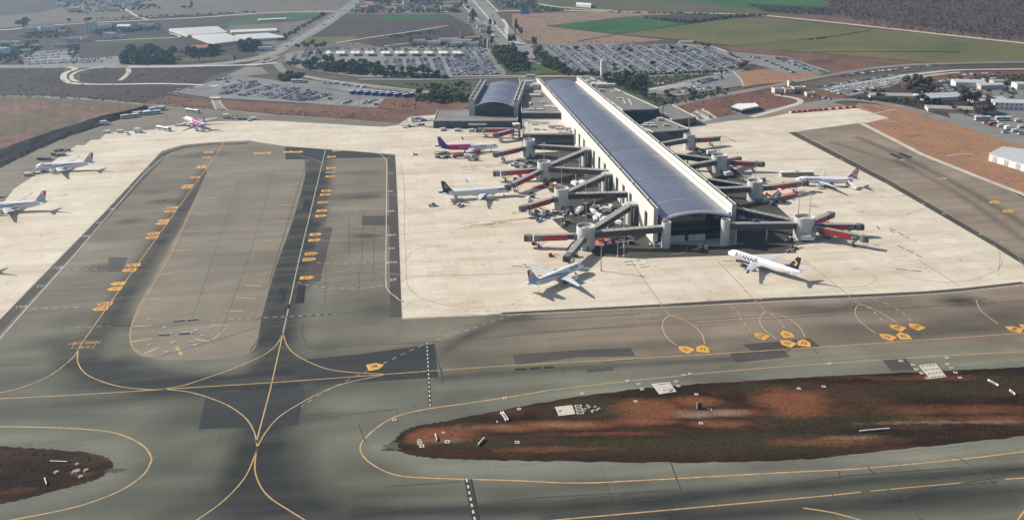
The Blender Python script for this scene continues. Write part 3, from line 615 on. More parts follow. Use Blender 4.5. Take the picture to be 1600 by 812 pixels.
# ---- car parks and landside roads
sheet('car_park', [(268,144),(330,128),(350,121),(372,118),(420,124),(470,133),(540,144),(620,153),(590,169),(500,163),(400,157),(330,153)], .06, M_lot)
sheet('car_park', [(352,119),(386,104),(410,106),(420,116),(385,119)], .055, M_road)
sheet('car_park', [(446,84),(470,79),(560,76),(770,73),(800,82),(790,118),(690,121),(560,121),(470,108),(446,98)], .05, M_lot)
sheet('car_park', [(846,71),(1060,70),(1120,76),(1162,102),(1140,113),(960,118),(892,112),(860,92)], .052, M_lot)
sheet('car_park', [(1010,139),(1140,112),(1155,112),(1162,134),(1100,143),(1060,150),(1015,146)], .053, M_lot)
sheet('car_park', [(1125,80),(1165,83),(1230,89),(1300,112),(1285,116),(1225,114),(1180,101),(1155,98)], .054, M_lot)
sheet('car_park', [(28,84),(60,80),(120,78),(125,92),(185,88),(190,101),(120,103),(40,103)], .04, M_lot)
sheet('coach_park', [(446,128),(470,123),(560,136),(640,146),(650,156),(600,153),(520,140),(450,131)], .058, M_lot)
sheet('earth_bank', [(600,154),(690,148),(735,158),(732,168),(690,178),(640,174),(590,168)], .062, M_soil_red)
sheet('green_verge', [(590,128),(640,130),(735,128),(735,142),(690,144),(620,136)], .061, M_green_bank)
sheet('green_verge', [(940,123),(1010,120),(1060,118),(1120,113),(1010,136),(1005,150),(1060,155),(1030,165),(1000,160)], .055, M_green_bank)
sheet('junction_garden', [(765,80),(800,66),(840,72),(870,90),(900,112),(830,118),(790,112)], .056, M_green_bank)
ribbon('landside_road', [(432,98),(445,112),(475,120),(530,129),(600,138),(690,147),(730,150)], 9, .066, M_road)
ribbon('footpath', [(474,118),(520,126),(600,135.5),(700,146)], 2, .07, M_conc2)
ribbon('landside_road', [(560,124),(690,124),(800,121),(900,120),(960,121),(1060,117),(1140,112),(1165,109)], 7, .068, M_road)
ribbon('landside_road', [(640,119.5),(800,119),(920,118.8)], 3, .072, M_conc2, smooth=1)
ribbon('main_road', [(-140,105),(100,104),(200,104),(290,103.5),(360,98),(415,88),(440,76),(470,60),(500,43),(530,22),(562,-2),(590,-24)], 20, .07, M_road)
ribbon('side_road', [(200,104.5),(330,103),(400,101),(432,98)], 7, .071, M_conc2); ribbon('side_road', [(388,103),(410,97),(430,88)], 16, .069, M_road)
ribbon('road_marking', [(290,103.3),(360,97.6),(415,87.6),(440,75.6),(470,59.6),(500,42.6),(530,21.6)], 1.1, .078, M_white, dash=None)
ribbon('side_road', [(105,105),(118,108),(103,114),(99,121),(104,127),(120,131),(170,132),(250,131),(318,133)], 6, .073, M_conc2)
ribbon('side_road', [(160,105),(128,110),(113,117),(113,124),(122,128)], 4, .074, M_conc2)
ribbon('dirt_track', [(200,107),(201,113),(195,120),(187,126)], 5, .04, M_pool); ribbon('ditch', [(-20,142),(10,139),(35,134)], 2.2, .041, M_scrub)
ribbon('field_road', [(-140,50),(0,47),(40,43.5),(115,37.5),(230,31.5),(320,27),(400,21),(470,18.5),(560,18),(700,18.5)], 8, .03, M_conc2)
ribbon('hedge_strip', [(0,44.5),(115,35.5),(230,29.5),(400,19.5)], 3, .02, M_scrub)  # dark scrub strip along the field road
ribbon('field_track', [(150,64.5),(230,60.5),(280,58),(265,52)], 4, .03, M_conc2); ribbon('field_track', [(700,40),(640,50),(590,57),(520,68)], 4, .03, M_conc2)
ribbon('field_track', [(600,72),(700,61),(750,57)], 4, .03, M_conc2); ribbon('field_track', [(195,14),(215,26),(232,31)], 4, .03, M_conc2); ribbon('field_track', [(130,17),(170,14.5),(200,18)], 5, .03, M_conc2)
for pts, w in [([(702,-30),(727,0),(762,38),(790,68),(800,80)], 19), ([(724,-30),(748,0),(780,36),(808,66),(840,92)], 19)]: ribbon('highway', pts, w, .08, M_road)
ribbon('highway_median', [(713,-30),(738,0),(771,37),(799,67)], 3, .084, M_conc2); ribbon('highway_edge', [(690,-30),(716,0),(752,38),(772,56)], 3, .083, M_conc2); ribbon('highway_edge', [(737,-30),(760,0),(778,18),(772,17)], 3, .083, M_conc2)
ribbon('slip_road', [(785,30),(792,40),(791,50),(800,62),(812,68),(832,71)], 5, .085, M_conc2)
ribbon('slip_road', [(800,76),(815,95),(826,99)], 3, .086, M_conc2); ribbon('slip_road', [(812,76),(828,95),(845,100)], 8, .085, M_road); ribbon('slip_road', [(822,74),(850,88),(880,108)], 5, .087, M_road)
ribbon('field_road', [(775,18),(850,16),(900,17),(1000,19),(1060,20),(1140,22),(1200,25),(1300,35),(1400,46),(1500,57),(1640,72)], 9, .05, M_conc2)
ribbon('field_road', [(840,6),(880,12),(960,17)], 8, .052, M_conc2)
ribbon('field_edge', [(855,40),(960,53.3),(1040,61),(1140,71.5)], 3, .03, M_scrub); ribbon('field_edge', [(960,53.3),(1080,37),(1150,27.5)], 4, .031, M_scrub); ribbon('field_edge', [(1245,62),(1300,57),(1360,47)], 4, .03, M_scrub)
ribbon('field_edge', [(905,64),(940,58),(960,55)], 3, .03, M_scrub); ribbon('field_edge', [(1270,82),(1330,80.5),(1500,81)], 2.5, .03, M_scrub)
ribbon('side_road', [(1062,70),(1110,75),(1140,88),(1166,101)], 9, .09, M_road); ribbon('kerb', [(1058,69),(1108,72.5),(1140,83),(1165,96)], 3, .095, M_conc2)
ribbon('kerb', [(1146,112),(1157,124),(1162,134)], 1.5, .075, M_conc2); ribbon('kerb', [(1012,140.5),(1060,132.5),(1072,130)], 4, .076, M_conc2); ribbon('kerb', [(1028,141),(1080,132),(1130,119)], 2.5, .077, M_conc2)
# ================================================================== painted markings (parts of the pavement they lie on)
Z1, Z2, Z3 = .024, .028, .034
def yl(pts, w=.75, M=None, **k): return ribbon('taxi_line', pts, w*.58, Z1, M or M_yel, asphalt, **k)
def wl(pts, w=.7, M=None, **k): return ribbon('edge_line', pts, w*.62, Z2, M or M_white, asphalt, **k)
yl([(123,546),(132,530),(220,406),(327,257),(345,232),(352,214)], smooth=3); yl([(123,545),(112,560),(80,585),(40,603),(0,613),(-60,622)]); yl([(123,545),(121,563),(130,580),(150,592),(185,603),(230,608),(262,607)])
yl([(-60,625),(0,622.5),(100,617.5),(200,611.5),(300,605),(450,595.5),(600,584.5)]); yl([(600,584.5),(800,570.5),(1142,551),(1600,520),(1700,513)])
yl([(510,228),(467,406),(442,521)], .9, M_wfaint, smooth=1); yl([(442,521),(422,609),(400,692)], .8, smooth=1)
yl([(442,521),(432,538),(417,551),(400,560),(360,577),(320,591),(285,602),(255,607)]); yl([(442,521),(449,540),(460,552),(482,565),(512,576),(545,581),(600,584)])
yl([(255,607.5),(300,613),(350,630),(382,651),(397,674),(402,698)]); yl([(600,585),(545,597),(507,610),(472,628),(437,650),(415,675),(402,698)])
yl([(402,698),(397,714),(382,746),(350,781),(307,812),(280,830)]); yl([(402,698),(398,730),(406,757),(422,777),(446,793),(480,814),(500,825)])
yl([(-60,665),(0,666),(100,668),(170,674),(205,685),(226,698),(236,713),(235,723),(225,740),(200,759),(172,773),(130,788),(80,800),(0,815)], .9)
yl([(1700,545),(1600,549),(1450,557),(1200,574),(1000,593),(860,609)], .7); yl([(860,609),(800,619),(720,631),(670,638),(625,648),(600,660),(580,675),(566,690),(563,701),(569,714),(585,727),(607,738),(635,744),(690,747),(800,750),(900,754),(1000,750),(1200,739),(1350,731),(1500,717),(1600,705),(1700,692)], .9)
yl([(830,815),(1000,800),(1200,782),(1300,773),(1345,768)], .8, smooth=3); yl([(1360,766.5),(1420,761),(1510,753)], .6, M_orange_dim, smooth=1); yl([(1570,748),(1640,744)], .8, smooth=1); yl([(1255,793),(1300,800),(1345,812)], .9); yl([(1590,812),(1600,798),(1615,780)], .9)
# apron edges
wl([(-60,594),(0,528),(109,406),(225,272),(252,248),(272,237.5),(300,230.5),(350,224.5),(388,221.5)], .8, smooth=1); wl([(-60,562),(0,497),(60,435),(160,333),(252,235.5)], .9, smooth=1)
wl([(570,232),(588,238),(600,246),(604,256),(604,300),(603,400),(603,440),(607,454),(618,463),(628,470),(680,484),(740,491),(800,491.5)], .7); wl([(619,245),(623,330),(629,497)], .8, smooth=1); wl([(628,498),(700,494.5),(780,491.5)], .7, smooth=1)
wl([(800,491.5),(1000,481.5),(1200,471.5),(1450,459.5),(1540,451),(1600,444),(1660,436)], .8, smooth=3); wl([(1258,212),(1393,283),(1553,376),(1660,440)], .5, smooth=1)
wl([(1254,200),(1288,199),(1294,219)], .4, M_wfaint, smooth=1); wl([(1600,418),(1590,400),(1578,392)], .4, M_wfaint)
# infield outline and its ticks
yl([(298,330),(262,405),(225,468),(207,505),(203,523),(207,541),(220,552),(245,557)], .7, M_orange_dim)
for a, b, w in [((246,428),(270,427),.7),((225,467.5),(252,466),.6),((206,510),(237,507.5),.8),((205,534),(238,528.5),.9),((224,553),(249,541.5),1.1),((275,541.5),(284,554),1.3),((303,529),(330,533.5),1),((330,507),(359,508.5),.9),((330,533),(352,513),.6),((352,485),(380,486),.8),((369,464.5),(398,466),.8),((383,445.5),(408,446.5),.8),((416,376),(440,374.5),.8),((426,346),(452,345.5),.7),((436,320),(459,319.5),.7),((446,297),(465,297),.5),((471,263),(481,263),.5),((268,391),(295,391),.7),((287,361),(310,361),.6),((304,333.5),(326,333.5),.6),((321,309),(343,309),.5),((365,287),(340,287),.3)]:
    yl([a, b], w*1.7, M_yel, smooth=1)
ribbon('seam', [(478,255),(455,330),(420,443)], .4, Z1, M_dline, asphalt, smooth=1); ribbon('seam', [(330,258),(230,420),(170,520)], .22, Z1, M_dline, asphalt, smooth=1); ribbon('seam', [(382,262),(330,410),(300,500)], .16, Z1, M_dline, asphalt, smooth=1); ribbon('seam', [(430,260),(390,400),(345,520)], .16, Z1, M_dline, asphalt, smooth=1)
ribbon('seam', [(0,571),(100,568),(250,557),(400,512)], .4, Z1, M_dline, asphalt, smooth=1); ribbon('seam', [(485,543),(700,533),(1000,506),(1300,487),(1600,470)], .35, Z1, M_dline, asphalt, smooth=1); ribbon('seam', [(800,520),(1100,504),(1300,492)], .3, Z1, M_dline, asphalt, smooth=1)
ribbon('seam', [(474,505),(472,520),(478,535),(487,543)], .35, Z1, M_dline, asphalt); ribbon('seam', [(407,505),(408,520),(400,535),(390,548)], .5, Z1, M_dline, asphalt)
for pts in [[(465,656),(620,639),(622,644)],[(520,645),(470,650)],[(560,662),(571,690)],[(640,632),(650,636)],[(1048,722),(1066,770)],[(1355,728),(1392,768)],[(1410,780),(1440,763),(1560,752)],[(1500,716),(1520,728),(1575,772),(1590,790)],[(1310,735),(1313,746)],[(800,780),(850,776),(1060,765)],[(1200,760),(1330,742),(1500,730)],[(800,790),(1000,770)],[(860,785),(863,798)],[(1300,772),(1315,790),(1290,797)],[(1415,740),(1425,752)],[(800,500),(900,496),(1000,490)],[(660,575),(690,573),(691,600)],[(680,545),(690,586)],[(940,567),(1000,560)],[(1210,560),(1235,545)],[(1270,545),(1278,553)],[(1500,755),(1600,738)],[(1430,800),(1440,812)],[(600,760),(720,752)]]:
    ribbon('crack', pts, .40, Z1, M_dline, asphalt, smooth=1)
for pts in [[(808,495),(850,497)],[(1260,478),(1300,482),(1330,478)],[(1280,486),(1350,478)],[(1480,470),(1530,465),(1560,477)],[(1500,478),(1540,468)],[(980,492),(1010,499),(1050,489)],[(560,345),(612,360),(570,375)],[(575,365),(580,372),(612,361)],[(690,520),(720,510),(760,505)],[(545,340),(546,400)],[(568,330),(565,425)],[(585,345),(583,430)],[(510,400),(508,480)],[(560,425),(562,455)]]:
    ribbon('tar_seal', pts, .4, Z1, M_dline, asphalt, dash=(3, 2.2))
# lead-in lines on the concrete, a painted mast shadow, and the loops in front of the stands
for pts in [[(985,406),(1046,493)],[(1120,406),(1196,486)],[(1257,406),(1340,473)],[(1435,406),(1500,447)],[(628,440),(650,432),(780,428),(870,425)],[(628,303),(660,306),(690,310),(740,309)],[(626,366),(700,360),(800,352)],[(624,267),(700,262),(760,258)],[(1160,337),(1300,336),(1405,337),(1420,333),(1445,326)],[(1180,248),(1300,249)],[(1215,222),(1280,220)],[(1050,397),(1070,394),(1075,385)],[(938,423),(1008,432)]]:  # last line draws the cast shadow of the front light mast
    ribbon('lead_and_shadow_line', pts, .45, Z2, M_brownline, apron, smooth=3)
for pts in [[(626,255),(632,300),(632,368),(638,378),(660,383),(700,384)],[(634,380),(635,430),(640,450),(660,466),(700,477),(750,480),(830,474)],[(1160,340),(1250,360),(1370,398),(1430,410)],[(1340,417),(1366,430),(1366,440),(1345,447),(1300,449)],[(1392,424),(1420,433),(1470,440),(1520,436),(1560,420),(1566,405)],[(1550,380),(1562,395),(1560,425)],[(635,405),(650,390),(700,380)]]:
    ribbon('lead_and_shadow_line', pts, .3, Z2, M_brownline, apron)
for pts in [[(800,476),(840,455),(880,445)],[(1010,410),(1060,432),(1110,455),(1150,462)],[(628,407),(700,410),(770,415)],[(626,326),(720,326),(800,318)],[(1240,430),(1290,448),(1310,456)],[(625,470),(700,484),(790,486)]]:
    ribbon('dashed_line', pts, .4, Z2, M_brownline, apron, dash=(2.2, 2.2))
for pts in [[(1046,493),(1037,500),(1035,512),(1042,527),(1057,539)],[(1046,492),(1065,498),(1086,510),(1097,523),(1101,537)],[(1196,486),(1188,495),(1188,506),(1197,517),(1213,529)],[(1196,486),(1225,494),(1247,508),(1258,526)],[(1340,477),(1336,485),(1339,496),(1351,508),(1368,520)],[(1340,476),(1352,477),(1378,489),(1402,504)],[(1525,468),(1533,485),(1560,506)]]:
    yl(pts, .62, M_loop)
for pts in [[(1140,478),(1152,484),(1157,497),(1173,516)],[(1203,490),(1215,497),(1226,512)],[(1336,471),(1360,482),(1380,502)],[(1362,465),(1400,481),(1424,501)]]: yl(pts, .6, M_loop, dash=(3, 2.5))
for pts in [[(510,323),(540,326),(600,325)],[(495,410),(540,412),(602,408)],[(465,441),(500,448),(560,450),(602,445)],[(100,512),(205,508)],[(800,492),(740,512),(665,537),(600,567),(520,605),(470,635)],[(50,482),(130,479)],[(60,420),(160,420)]]: yl(pts, .6, M_white if pts[0][0] not in (100, 800) else M_wfaint, dash=(2.2, 2.2))
for pts in [[(490,431),(520,425),(560,422),(600,425),(628,430)],[(510,310),(560,305),(628,304)],[(505,366),(550,361),(603,366)],[(503,376),(550,376),(600,370)],[(462,242),(485,247),(503,255)],[(388,240),(440,240)],[(72,451),(170,447)],[(225,385),(130,388)],[(388,219),(430,228),(445,229)],[(400,240),(395,255)]]: yl(pts, .5, M_wfaint)
ribbon('stop_bar_base', [(667,535),(672,634)], .95, Z1, M_black, asphalt, smooth=1); ribbon('stop_bar', [(667,535),(672,634)], .45, Z2, M_white, asphalt, dash=(1.5, 1.5), smooth=1)
ribbon('stop_bar_base', [(729,748),(742,812)], 1.5, Z1, M_black, asphalt, smooth=1); ribbon('stop_bar', [(729,748),(742,812)], .6, Z2, M_white, asphalt, dash=(1.5, 1.4), smooth=1); ribbon('stop_bar_base', [(736,748),(749,812)], .7, Z1, M_black, asphalt, smooth=1)
ribbon('stop_bar_base', [(400,497.5),(525,490.5)], 1.0, Z1, M_black, asphalt, smooth=1); ribbon('stop_bar', [(330,500),(525,490.5)], .5, Z2, M_wfaint, asphalt, dash=(1.8, 1.8), smooth=1); ribbon('stop_bar_base', [(170,510),(205,508)], .9, Z1, M_black, asphalt, smooth=1)
ribbon('hold_block', [(446,478.5),(456,478.5)], 4, Z1, M_black, asphalt, smooth=1)
# dark worn blocks on the infield
for a, b in [((272,502),(310,499)),((248,523.5),(270,522.5)),((280,521.5),(303,520.5)),((805,577),(865,573)),((438,461),(439,470))]: ribbon('block_marking', [a, b], 1.7, Z1, M_black, asphalt, dash=(4.4, 1), smooth=1)
for a, b in [((248,521.3),(270,520.3)),((280,519),(303,518)),((273,500),(310,497))]: ribbon('block_marking', [a, b], .6, Z2, M_wfaint, asphalt, smooth=1)
for a, b in [((1185,415),(1205,413)),((975,409),(1000,407)),((978,414),(1008,413)),((1000,418),(1016,416)),((1130,408),(1150,407)),((760,261),(800,256)),((720,262),(750,260)),((722,266),(745,264)),((1400,420),(1440,424)),((1370,353),(1376,360)),((1390,356),(1420,372)),((1402,383),(1440,402)),((1390,360),(1398,364)),((605,270),(612,270)),((760,350),(790,347)),((560,242),(600,243)),((1265,322),(1285,325)),((1130,213),(1150,222)),((1140,219),(1170,221)),((800,415),(832,418))]:
    ribbon('tyre_mark', [a, b], .7, Z2, M_rubber, apron, dash=(5, 1.5), smooth=1)
M_rust = ground_mat('rust_stain', [(.30, .17, .09), (.42, .30, .19), (.48, .40, .30)], .05, .3, fine=.2)
for a, b, w in [((735,352),(800,348),2.2),((720,356),(770,351),1.4),((770,347),(835,340),2.6),((800,333),(830,330),3),((720,350),(745,347),1)]: ribbon('rust_stain', [a, b], w, Z2-.002, M_rust, apron, smooth=1)
# red keep-clear hatching under the bridges
for pts in [[(858,399),(868,396),(878,399)],[(830,292),(862,284),(880,289),(845,296)],[(1190,318),(1230,302),(1260,296),(1235,312)],[(1225,392),(1238,387),(1252,388),(1240,392)],[(1290,345),(1340,356),(1300,356)],[(905,384),(945,372),(975,378),(950,384)],[(1080,391),(1090,385),(1098,385),(1092,391)]]:
    sheet('keep_clear_zone', pts, .044, M_redp, apron)

# ---- lettering
def text_mesh(txt, size, name='lettering'):
    cu = bpy.data.curves.new('t', 'FONT'); cu.body = txt; cu.size = size; cu.align_x = 'CENTER'; cu.align_y = 'CENTER'; cu.resolution_u = 2; cu.offset = size*.018
    ob = bpy.data.objects.new('t', cu); col.objects.link(ob); me = bpy.data.meshes.new_from_object(ob); bpy.data.objects.remove(ob); bpy.data.curves.remove(cu)
    me.name = name; return me
import bmesh
def slice_mesh(me, step=.22):
    bm = bmesh.new(); bm.from_mesh(me); lo = min(v.co.y for v in bm.verts); hi = max(v.co.y for v in bm.verts); y = lo+step
    while y < hi:
        bmesh.ops.bisect_plane(bm, geom=bm.verts[:]+bm.edges[:]+bm.faces[:], plane_co=(0, y, 0), plane_no=(0, 1, 0)); y += step
    bm.to_mesh(me); bm.free(); return me
TXT = {}
def tm(txt, size, M, sx=1.0):
    k = (txt, size, M.name, sx)
    if k not in TXT:
        me = text_mesh(txt, size)
        for v in me.vertices: v.co.x *= sx
        me.materials.clear(); me.materials.append(M); TXT[k] = me
    return TXT[k]
# ---- location markers: orange house-shaped signs painted on the asphalt
MARK = {}
def marker(px, py, ang, txt, Ln=7.4, Wd=5.0, tang=None, dim=False, ts=3.4):
    """ang: where the point aims (deg, 0 = right, 90 = away); tang: reading direction"""
    k = (Ln, Wd, dim)
    if k not in MARK:
        h = Wd/2; b = -Ln/2; e = Ln/2; c = e-Wd*.5
        MARK[k] = MB().add([(b,-h,0),(c,-h,0),(e,0,0),(c,h,0),(b,h,0)], [(0,1,2,3,4)]).mesh('stand_marker', M_orange_dim if dim else M_orange)
        kk = .18
        MARK[k+('o',)] = MB().add([(b-kk,-h-kk,0),(c+.1,-h-kk,0),(e+kk*1.5,0,0),(c+.1,h+kk,0),(b-kk,h+kk,0)], [(0,1,2,3,4)]).mesh('marker_outline', M_black)
    g = G(px, py)
    o = link('stand_marker', MARK[k], asphalt, (g.x, g.y, .040), math.radians(ang))
    q = link('marker_outline', MARK[k+('o',)], o, (0, 0, -.005))
    if txt:
        t = link('lettering', tm(txt, ts, M_black, .8), o, (-.5, 0, .006)); t.rotation_euler = (0, 0, math.radians((tang if tang is not None else ang)-ang))
    return o
LFT, RGT = 188, 8
for px, py, t, fl in [(156,482,'11A',0),(163,474.5,'11A',1),(178,451,'11',0),(183.5,443,'11',1),(201,422,'11B',0),(207.5,414,'11B',1),(236,371,'12A',0),(239,365,'12A',1),(252,349,'12',0),(255,344.5,'12',1),(264,330,'12B',0),(268,324.5,'12B',1),(290,293,'14',0),(293,290,'14',1),(303,277,'14A',0),(313,262,'15',0),(314,259.5,'15',1),(322,246,'16',0)]:
    marker(px, py, LFT, t, 7.0, 4.2, RGT+180*fl, dim=(t == '11A' and fl == 1) or py < 250)
for px, py, t, fl in [(480,433.5,'27',0),(484,405,'27A',0),(487,396,'27A',1),(492,375,'26',0),(494,366,'26',1),(502,337,'25',0),(504,329,'25',1),(505.5,316,'24A',0),(509,304,'24',0),(511,298,'24',1),(517,275.5,'23',0),(517.5,269,'23A',0),(518,262.5,'23',1),(519,245,'22',0),(527,235.5,'22A',0)]:
    marker(px, py, RGT, t, 6.8, 3.9, RGT+180*fl, dim=(264 < py < 272))
for px, py in [(464.5,237.5),(449,237.5),(415,239),(403,239.5),(325,238)]: marker(px, py, LFT, '21', 7.5, 4.4, RGT)
for px, py, a, t, ta in [(1070,545,135,'31',45),(1098,544,80,'31',-10),(1188,524,135,'31A',45),(1228.5,521.5,98,'32',8),(1229,535.5,135,'32',45),(1256,535,75,'32',-15),(1385,525.5,135,'33',45),(1400.5,511,135,'33A',45),(1411,524,90,'33',0),(1430,509.5,120,'33A',30),(1583,513.5,140,'34A',50),(1604,511,120,'34',30),(587,572,20,'28',20)]:
    marker(px, py, a, t, 6.4, 5.0, ta, ts=3)
for px, py, a in [(1471,279,200),(1553,316,200),(1574,330,200),(1330,212,200)]: marker(px, py, a, '41', 7, 4.4, 20, dim=(px < 1500))
def paint_text(px, py, txt, size, rz, M, sx=1.0, par=None):
    g = G(px, py); return link('lettering', tm(txt, size, M, sx), par or asphalt, (g.x, g.y, .042), math.radians(rz))
paint_text(132, 536, 'MAX SPAN', 2.5, 6, M_orange_dim); paint_text(132, 542, '36 M', 2.0, 6, M_orange_dim)
for a, b in [((112,544),(146,543)),((118,533),(151,532)),((112,544),(118,533)),((146,543),(151,532))]: yl([a, b], .35, M_orange_dim, smooth=1)
for px, py, t in [(612,410,'27A'),(614,437,'27'),(612,388,'26'),(610,299,'25'),(610,330,'24A'),(611,367,'26A'),(610,271,'23')]: paint_text(px, py, t, 3.4, 8, M_white)
for px, py, t in [(90,418,'11B'),(62,447,'11'),(33,479,'11A'),(132,369,'12A'),(153,348,'12'),(171,327,'12B'),(205,292,'14'),(231,262,'15'),(779,489,'28'),(1042,474,'31'),(1186,466,'32'),(1329,458,'33')]: paint_text(px, py, t, 3, 8, M_white)
paint_text(1287, 205, '40A', 4, 15, M_wfaint); paint_text(1410, 250, '40', 4, 15, M_wfaint)
for px, py in [(1315,249),(1384,286),(1443,319),(1475,334),(1533,366),(1565,378)]: paint_text(px, py, '41', 2.6, 20, M_white)

# ---- pit covers: pale frames round dark lids, dotted over infield and islands
def pit(px, py, rz=0, s=1.0, lab='', big=False):
    g = G(px, py); r = empty('pit_cover', (g.x, g.y, .03), math.radians(rz), lab, 'pit cover', 'pit covers by the taxiway')
    r.scale = (s*.72, s*.72, 1); 
    for nm in ('frame', 'lid'): link(nm, PIT[nm], r)
M_cpale = mat('pale_concrete', (.50, .45, .38), .9); M_lid = mat('iron_lid', (.07, .065, .06), .6)
fr = MB()
for a in ((-.9,.9,-.9,-.45),(-.9,.9,.45,.9),(-.9,-.45,-.45,.45),(.45,.9,-.45,.45)): fr.box(*a, 0, .16)
PIT = {'frame': fr.mesh('frame', M_cpale), 'lid': MB().box(-.45,.45,-.45,.45,0,.09).mesh('lid', M_lid)}
for px, py, s, where in [(616,656,1.1,'inside the taxi curve left of the right soil island'),(789,622,1.1,'by the taxi line above the right soil island'),(981,595,1,'beside the pale slotted pad'),(998,600,1,'beside the pale slotted pad'),(1003,608,1,'beside the pale slotted pad'),(1069,586,1,'by the taxi line right of the slotted pad'),(1078,584,1,'by the taxi line right of the slotted pad'),(1060,603,1,'right of the pale slotted pad'),(1057,596,1,'right of the pale slotted pad'),(1297,568,1.1,'by the taxi line on the far pavement'),(1408,564,1.1,'by the taxi line left of the four-row pad'),(1427,570,1,'left of the four-row slotted pad'),(1432,577,1,'left of the four-row slotted pad'),(1440,583,1,'left of the four-row slotted pad'),(1448,591,1,'below the four-row slotted pad'),(1480,559,1,'right of the four-row slotted pad'),(1481,569,1,'right of the four-row slotted pad'),(1487,575,1,'right of the four-row slotted pad'),(1493,582,1,'right of the four-row slotted pad'),(1500,590,1,'right of the four-row slotted pad'),(1248,607,1,'on the weedy top of the right soil island'),(1287,604,1,'on the weedy top of the right soil island'),(1088,616,1,'above the upright dark marker on the island'),(993,627,1,'between weeds and bare red earth'),(1095,661,1,'on the dark soil below the pale earth patch'),(1109,640,1,'at the top of the pale earth patch'),(808,691,1.1,'on the dark soil near the island tip'),(811,639,1,'near the upper edge of the island'),(910,615,1,'at the upper edge of the island'),(699,690,1.3,'in the red soil near the island tip'),(656,692,1.2,'at the tip of the right soil island'),(659,697,1.2,'at the tip of the right soil island'),(692,676,.9,'in the red soil near the island tip'),(779,659,1,'beside the white sign bars on the island'),(655,688,.9,'at the tip of the right soil island'),
  (257,512,1.1,'on the infield near the block markings'),(307,515,1.2,'on the infield near the block markings'),(270,535,1.2,'on the infield near the taxi curve'),(233,499,.9,'on the infield near its orange outline'),(233,539,.9,'on the infield near its orange outline'),(300,534,1,'on the infield near the taxi curve'),(305,539,1,'on the infield near the taxi curve'),(316,524,.9,'on the infield near the seam'),(329,512,.9,'on the infield near the seam'),(260,550,1,'on the infield near the orange tick'),(269,428,.8,'at the end of an orange infield tick'),(276,438,.7,'on the infield left of its middle'),(383,434,.7,'on the infield near its right edge')]:
    pit(px, py, random.uniform(-15, 25), s, 'square pit cover '+where)
# ---- slotted pads and small signs on the islands
def pad(pts, label, slots):
    P = [G(*p) for p in pts]; c = sum(P, Vector())/4
    r = empty('concrete_pad', (c.x, c.y, .03), 0, label, 'concrete pad')
    MB().prism([((p-c).x, (p-c).y) for p in P], 0, .18).build('slab', M_cpale, r)
    for (u0, u1, v) in slots:
        a = P[0].lerp(P[1], u0).lerp(P[3].lerp(P[2], u0), v)-c; b = P[0].lerp(P[1], u1).lerp(P[3].lerp(P[2], u1), v)-c
        MB().obox(a, b, .5, .17, .21).build('slot', M_lid, r)
pad([(1018,600),(1046,597),(1057,612),(1030,616)], 'pale concrete pad with two rows of slots at the island rim', [(.35+.15*i, .45+.15*i, v) for i in range(4) for v in (.15, .7)])
pad([(1436,571),(1462,568),(1479,589),(1453,592)], 'pale concrete pad with four rows of slots on the taxiway edge', [(.1+.22*i, .25+.22*i, v) for i in range(4) for v in (.1, .38, .66, .92)])
pad([(867,636),(894,633),(899,647),(873,650)], 'plain white concrete slab on the right soil island', [])
r = empty('drain_grating', G(905, 640)+Vector((0, 0, .03)), math.radians(5), 'white frame of three drain openings beside the concrete slab', 'drain')
for k in range(3):
    f_ = MB()
    for a in ((-1.2,1.2,-.75,-.45),(-1.2,1.2,.45,.75),(-1.2,-.8,-.45,.45),(.8,1.2,-.45,.45)): f_.box(*a, 0, .2)
    f_.build('frame', M_cpale, r, (0, (k-1)*2.1, 0)); MB().box(-.8, .8, -.45, .45, 0, .08).build('opening', M_lid, r, (0, (k-1)*2.1, 0))
M_rubble = mat('pale_rubble', (.34, .26, .20), .95)
for i, (px, py) in enumerate([(915,640),(921,637),(927,643),(933,641),(918,634),(930,636),(936,639),(912,643)]):
    g = G(px, py); mbr = MB(); n = 7
    mbr.prism([(random.uniform(.5, 1.1)*math.cos(2*math.pi*k/n), random.uniform(.5, 1.1)*math.sin(2*math.pi*k/n)) for k in range(n)], 0, random.uniform(.3, .6), taper=.7).build('rubble_block', M_rubble, None, (g.x, g.y, .03), 0, 'pale broken concrete lump in the heap beside the drain frame', 'rubble', 'rubble heap beside the drain')
for i, (px, py, w) in enumerate([(121,738,'largest of the pale lumps on the left soil island'),(135,735,'at the right tip of the left soil island'),(89,738,'left of the largest pale lump'),(120,726,'above the largest pale lump'),(127,745,'below the largest pale lump')]):
    g = G(px, py); n = 8; s_ = 1.6 if i == 0 else 1.0
    MB().prism([(s_*random.uniform(.7, 1.2)*math.cos(2*math.pi*k/n), s_*random.uniform(.6, 1)*math.sin(2*math.pi*k/n)) for k in range(n)], 0, .5*s_, taper=.7).build('earth_lump', M_rubble, None, (g.x, g.y, .03), 0, 'pale earth lump '+w, 'earth lump')
M_signw = mat('sign_white', (.75, .73, .68), .5, var=.05)
def bar_sign(px0, py0, px1, py1, label, n=1, h=.9):
    a, b = G(px0, py0), G(px1, py1); c = (a+b)/2; d = b-a; r = empty('taxiway_sign', (c.x, c.y, .03), math.atan2(d.y, d.x), label, 'taxiway sign')
    l = d.length
    for k in range(n):
        MB().box(-l/2+.05, l/2-.05, -.12+k*.8, .12+k*.8, .25, h).build('panel', M_signw, r)
        for s_ in (-.35, .35): MB().box(l*s_-.06, l*s_+.06, -.05+k*.8, .05+k*.8, 0, .25).build('foot', M_lid, r)
        MB().box(-l*.3, l*.3, -.135+k*.8, -.122+k*.8, .4, h-.12).build('face', M_lid, r)
bar_sign(1543, 595, 1560, 604, 'long white sign board on the right soil island near the photo edge', 1)
bar_sign(782, 646, 791, 659, 'pair of slanted white sign bars near the upper island edge', 2)
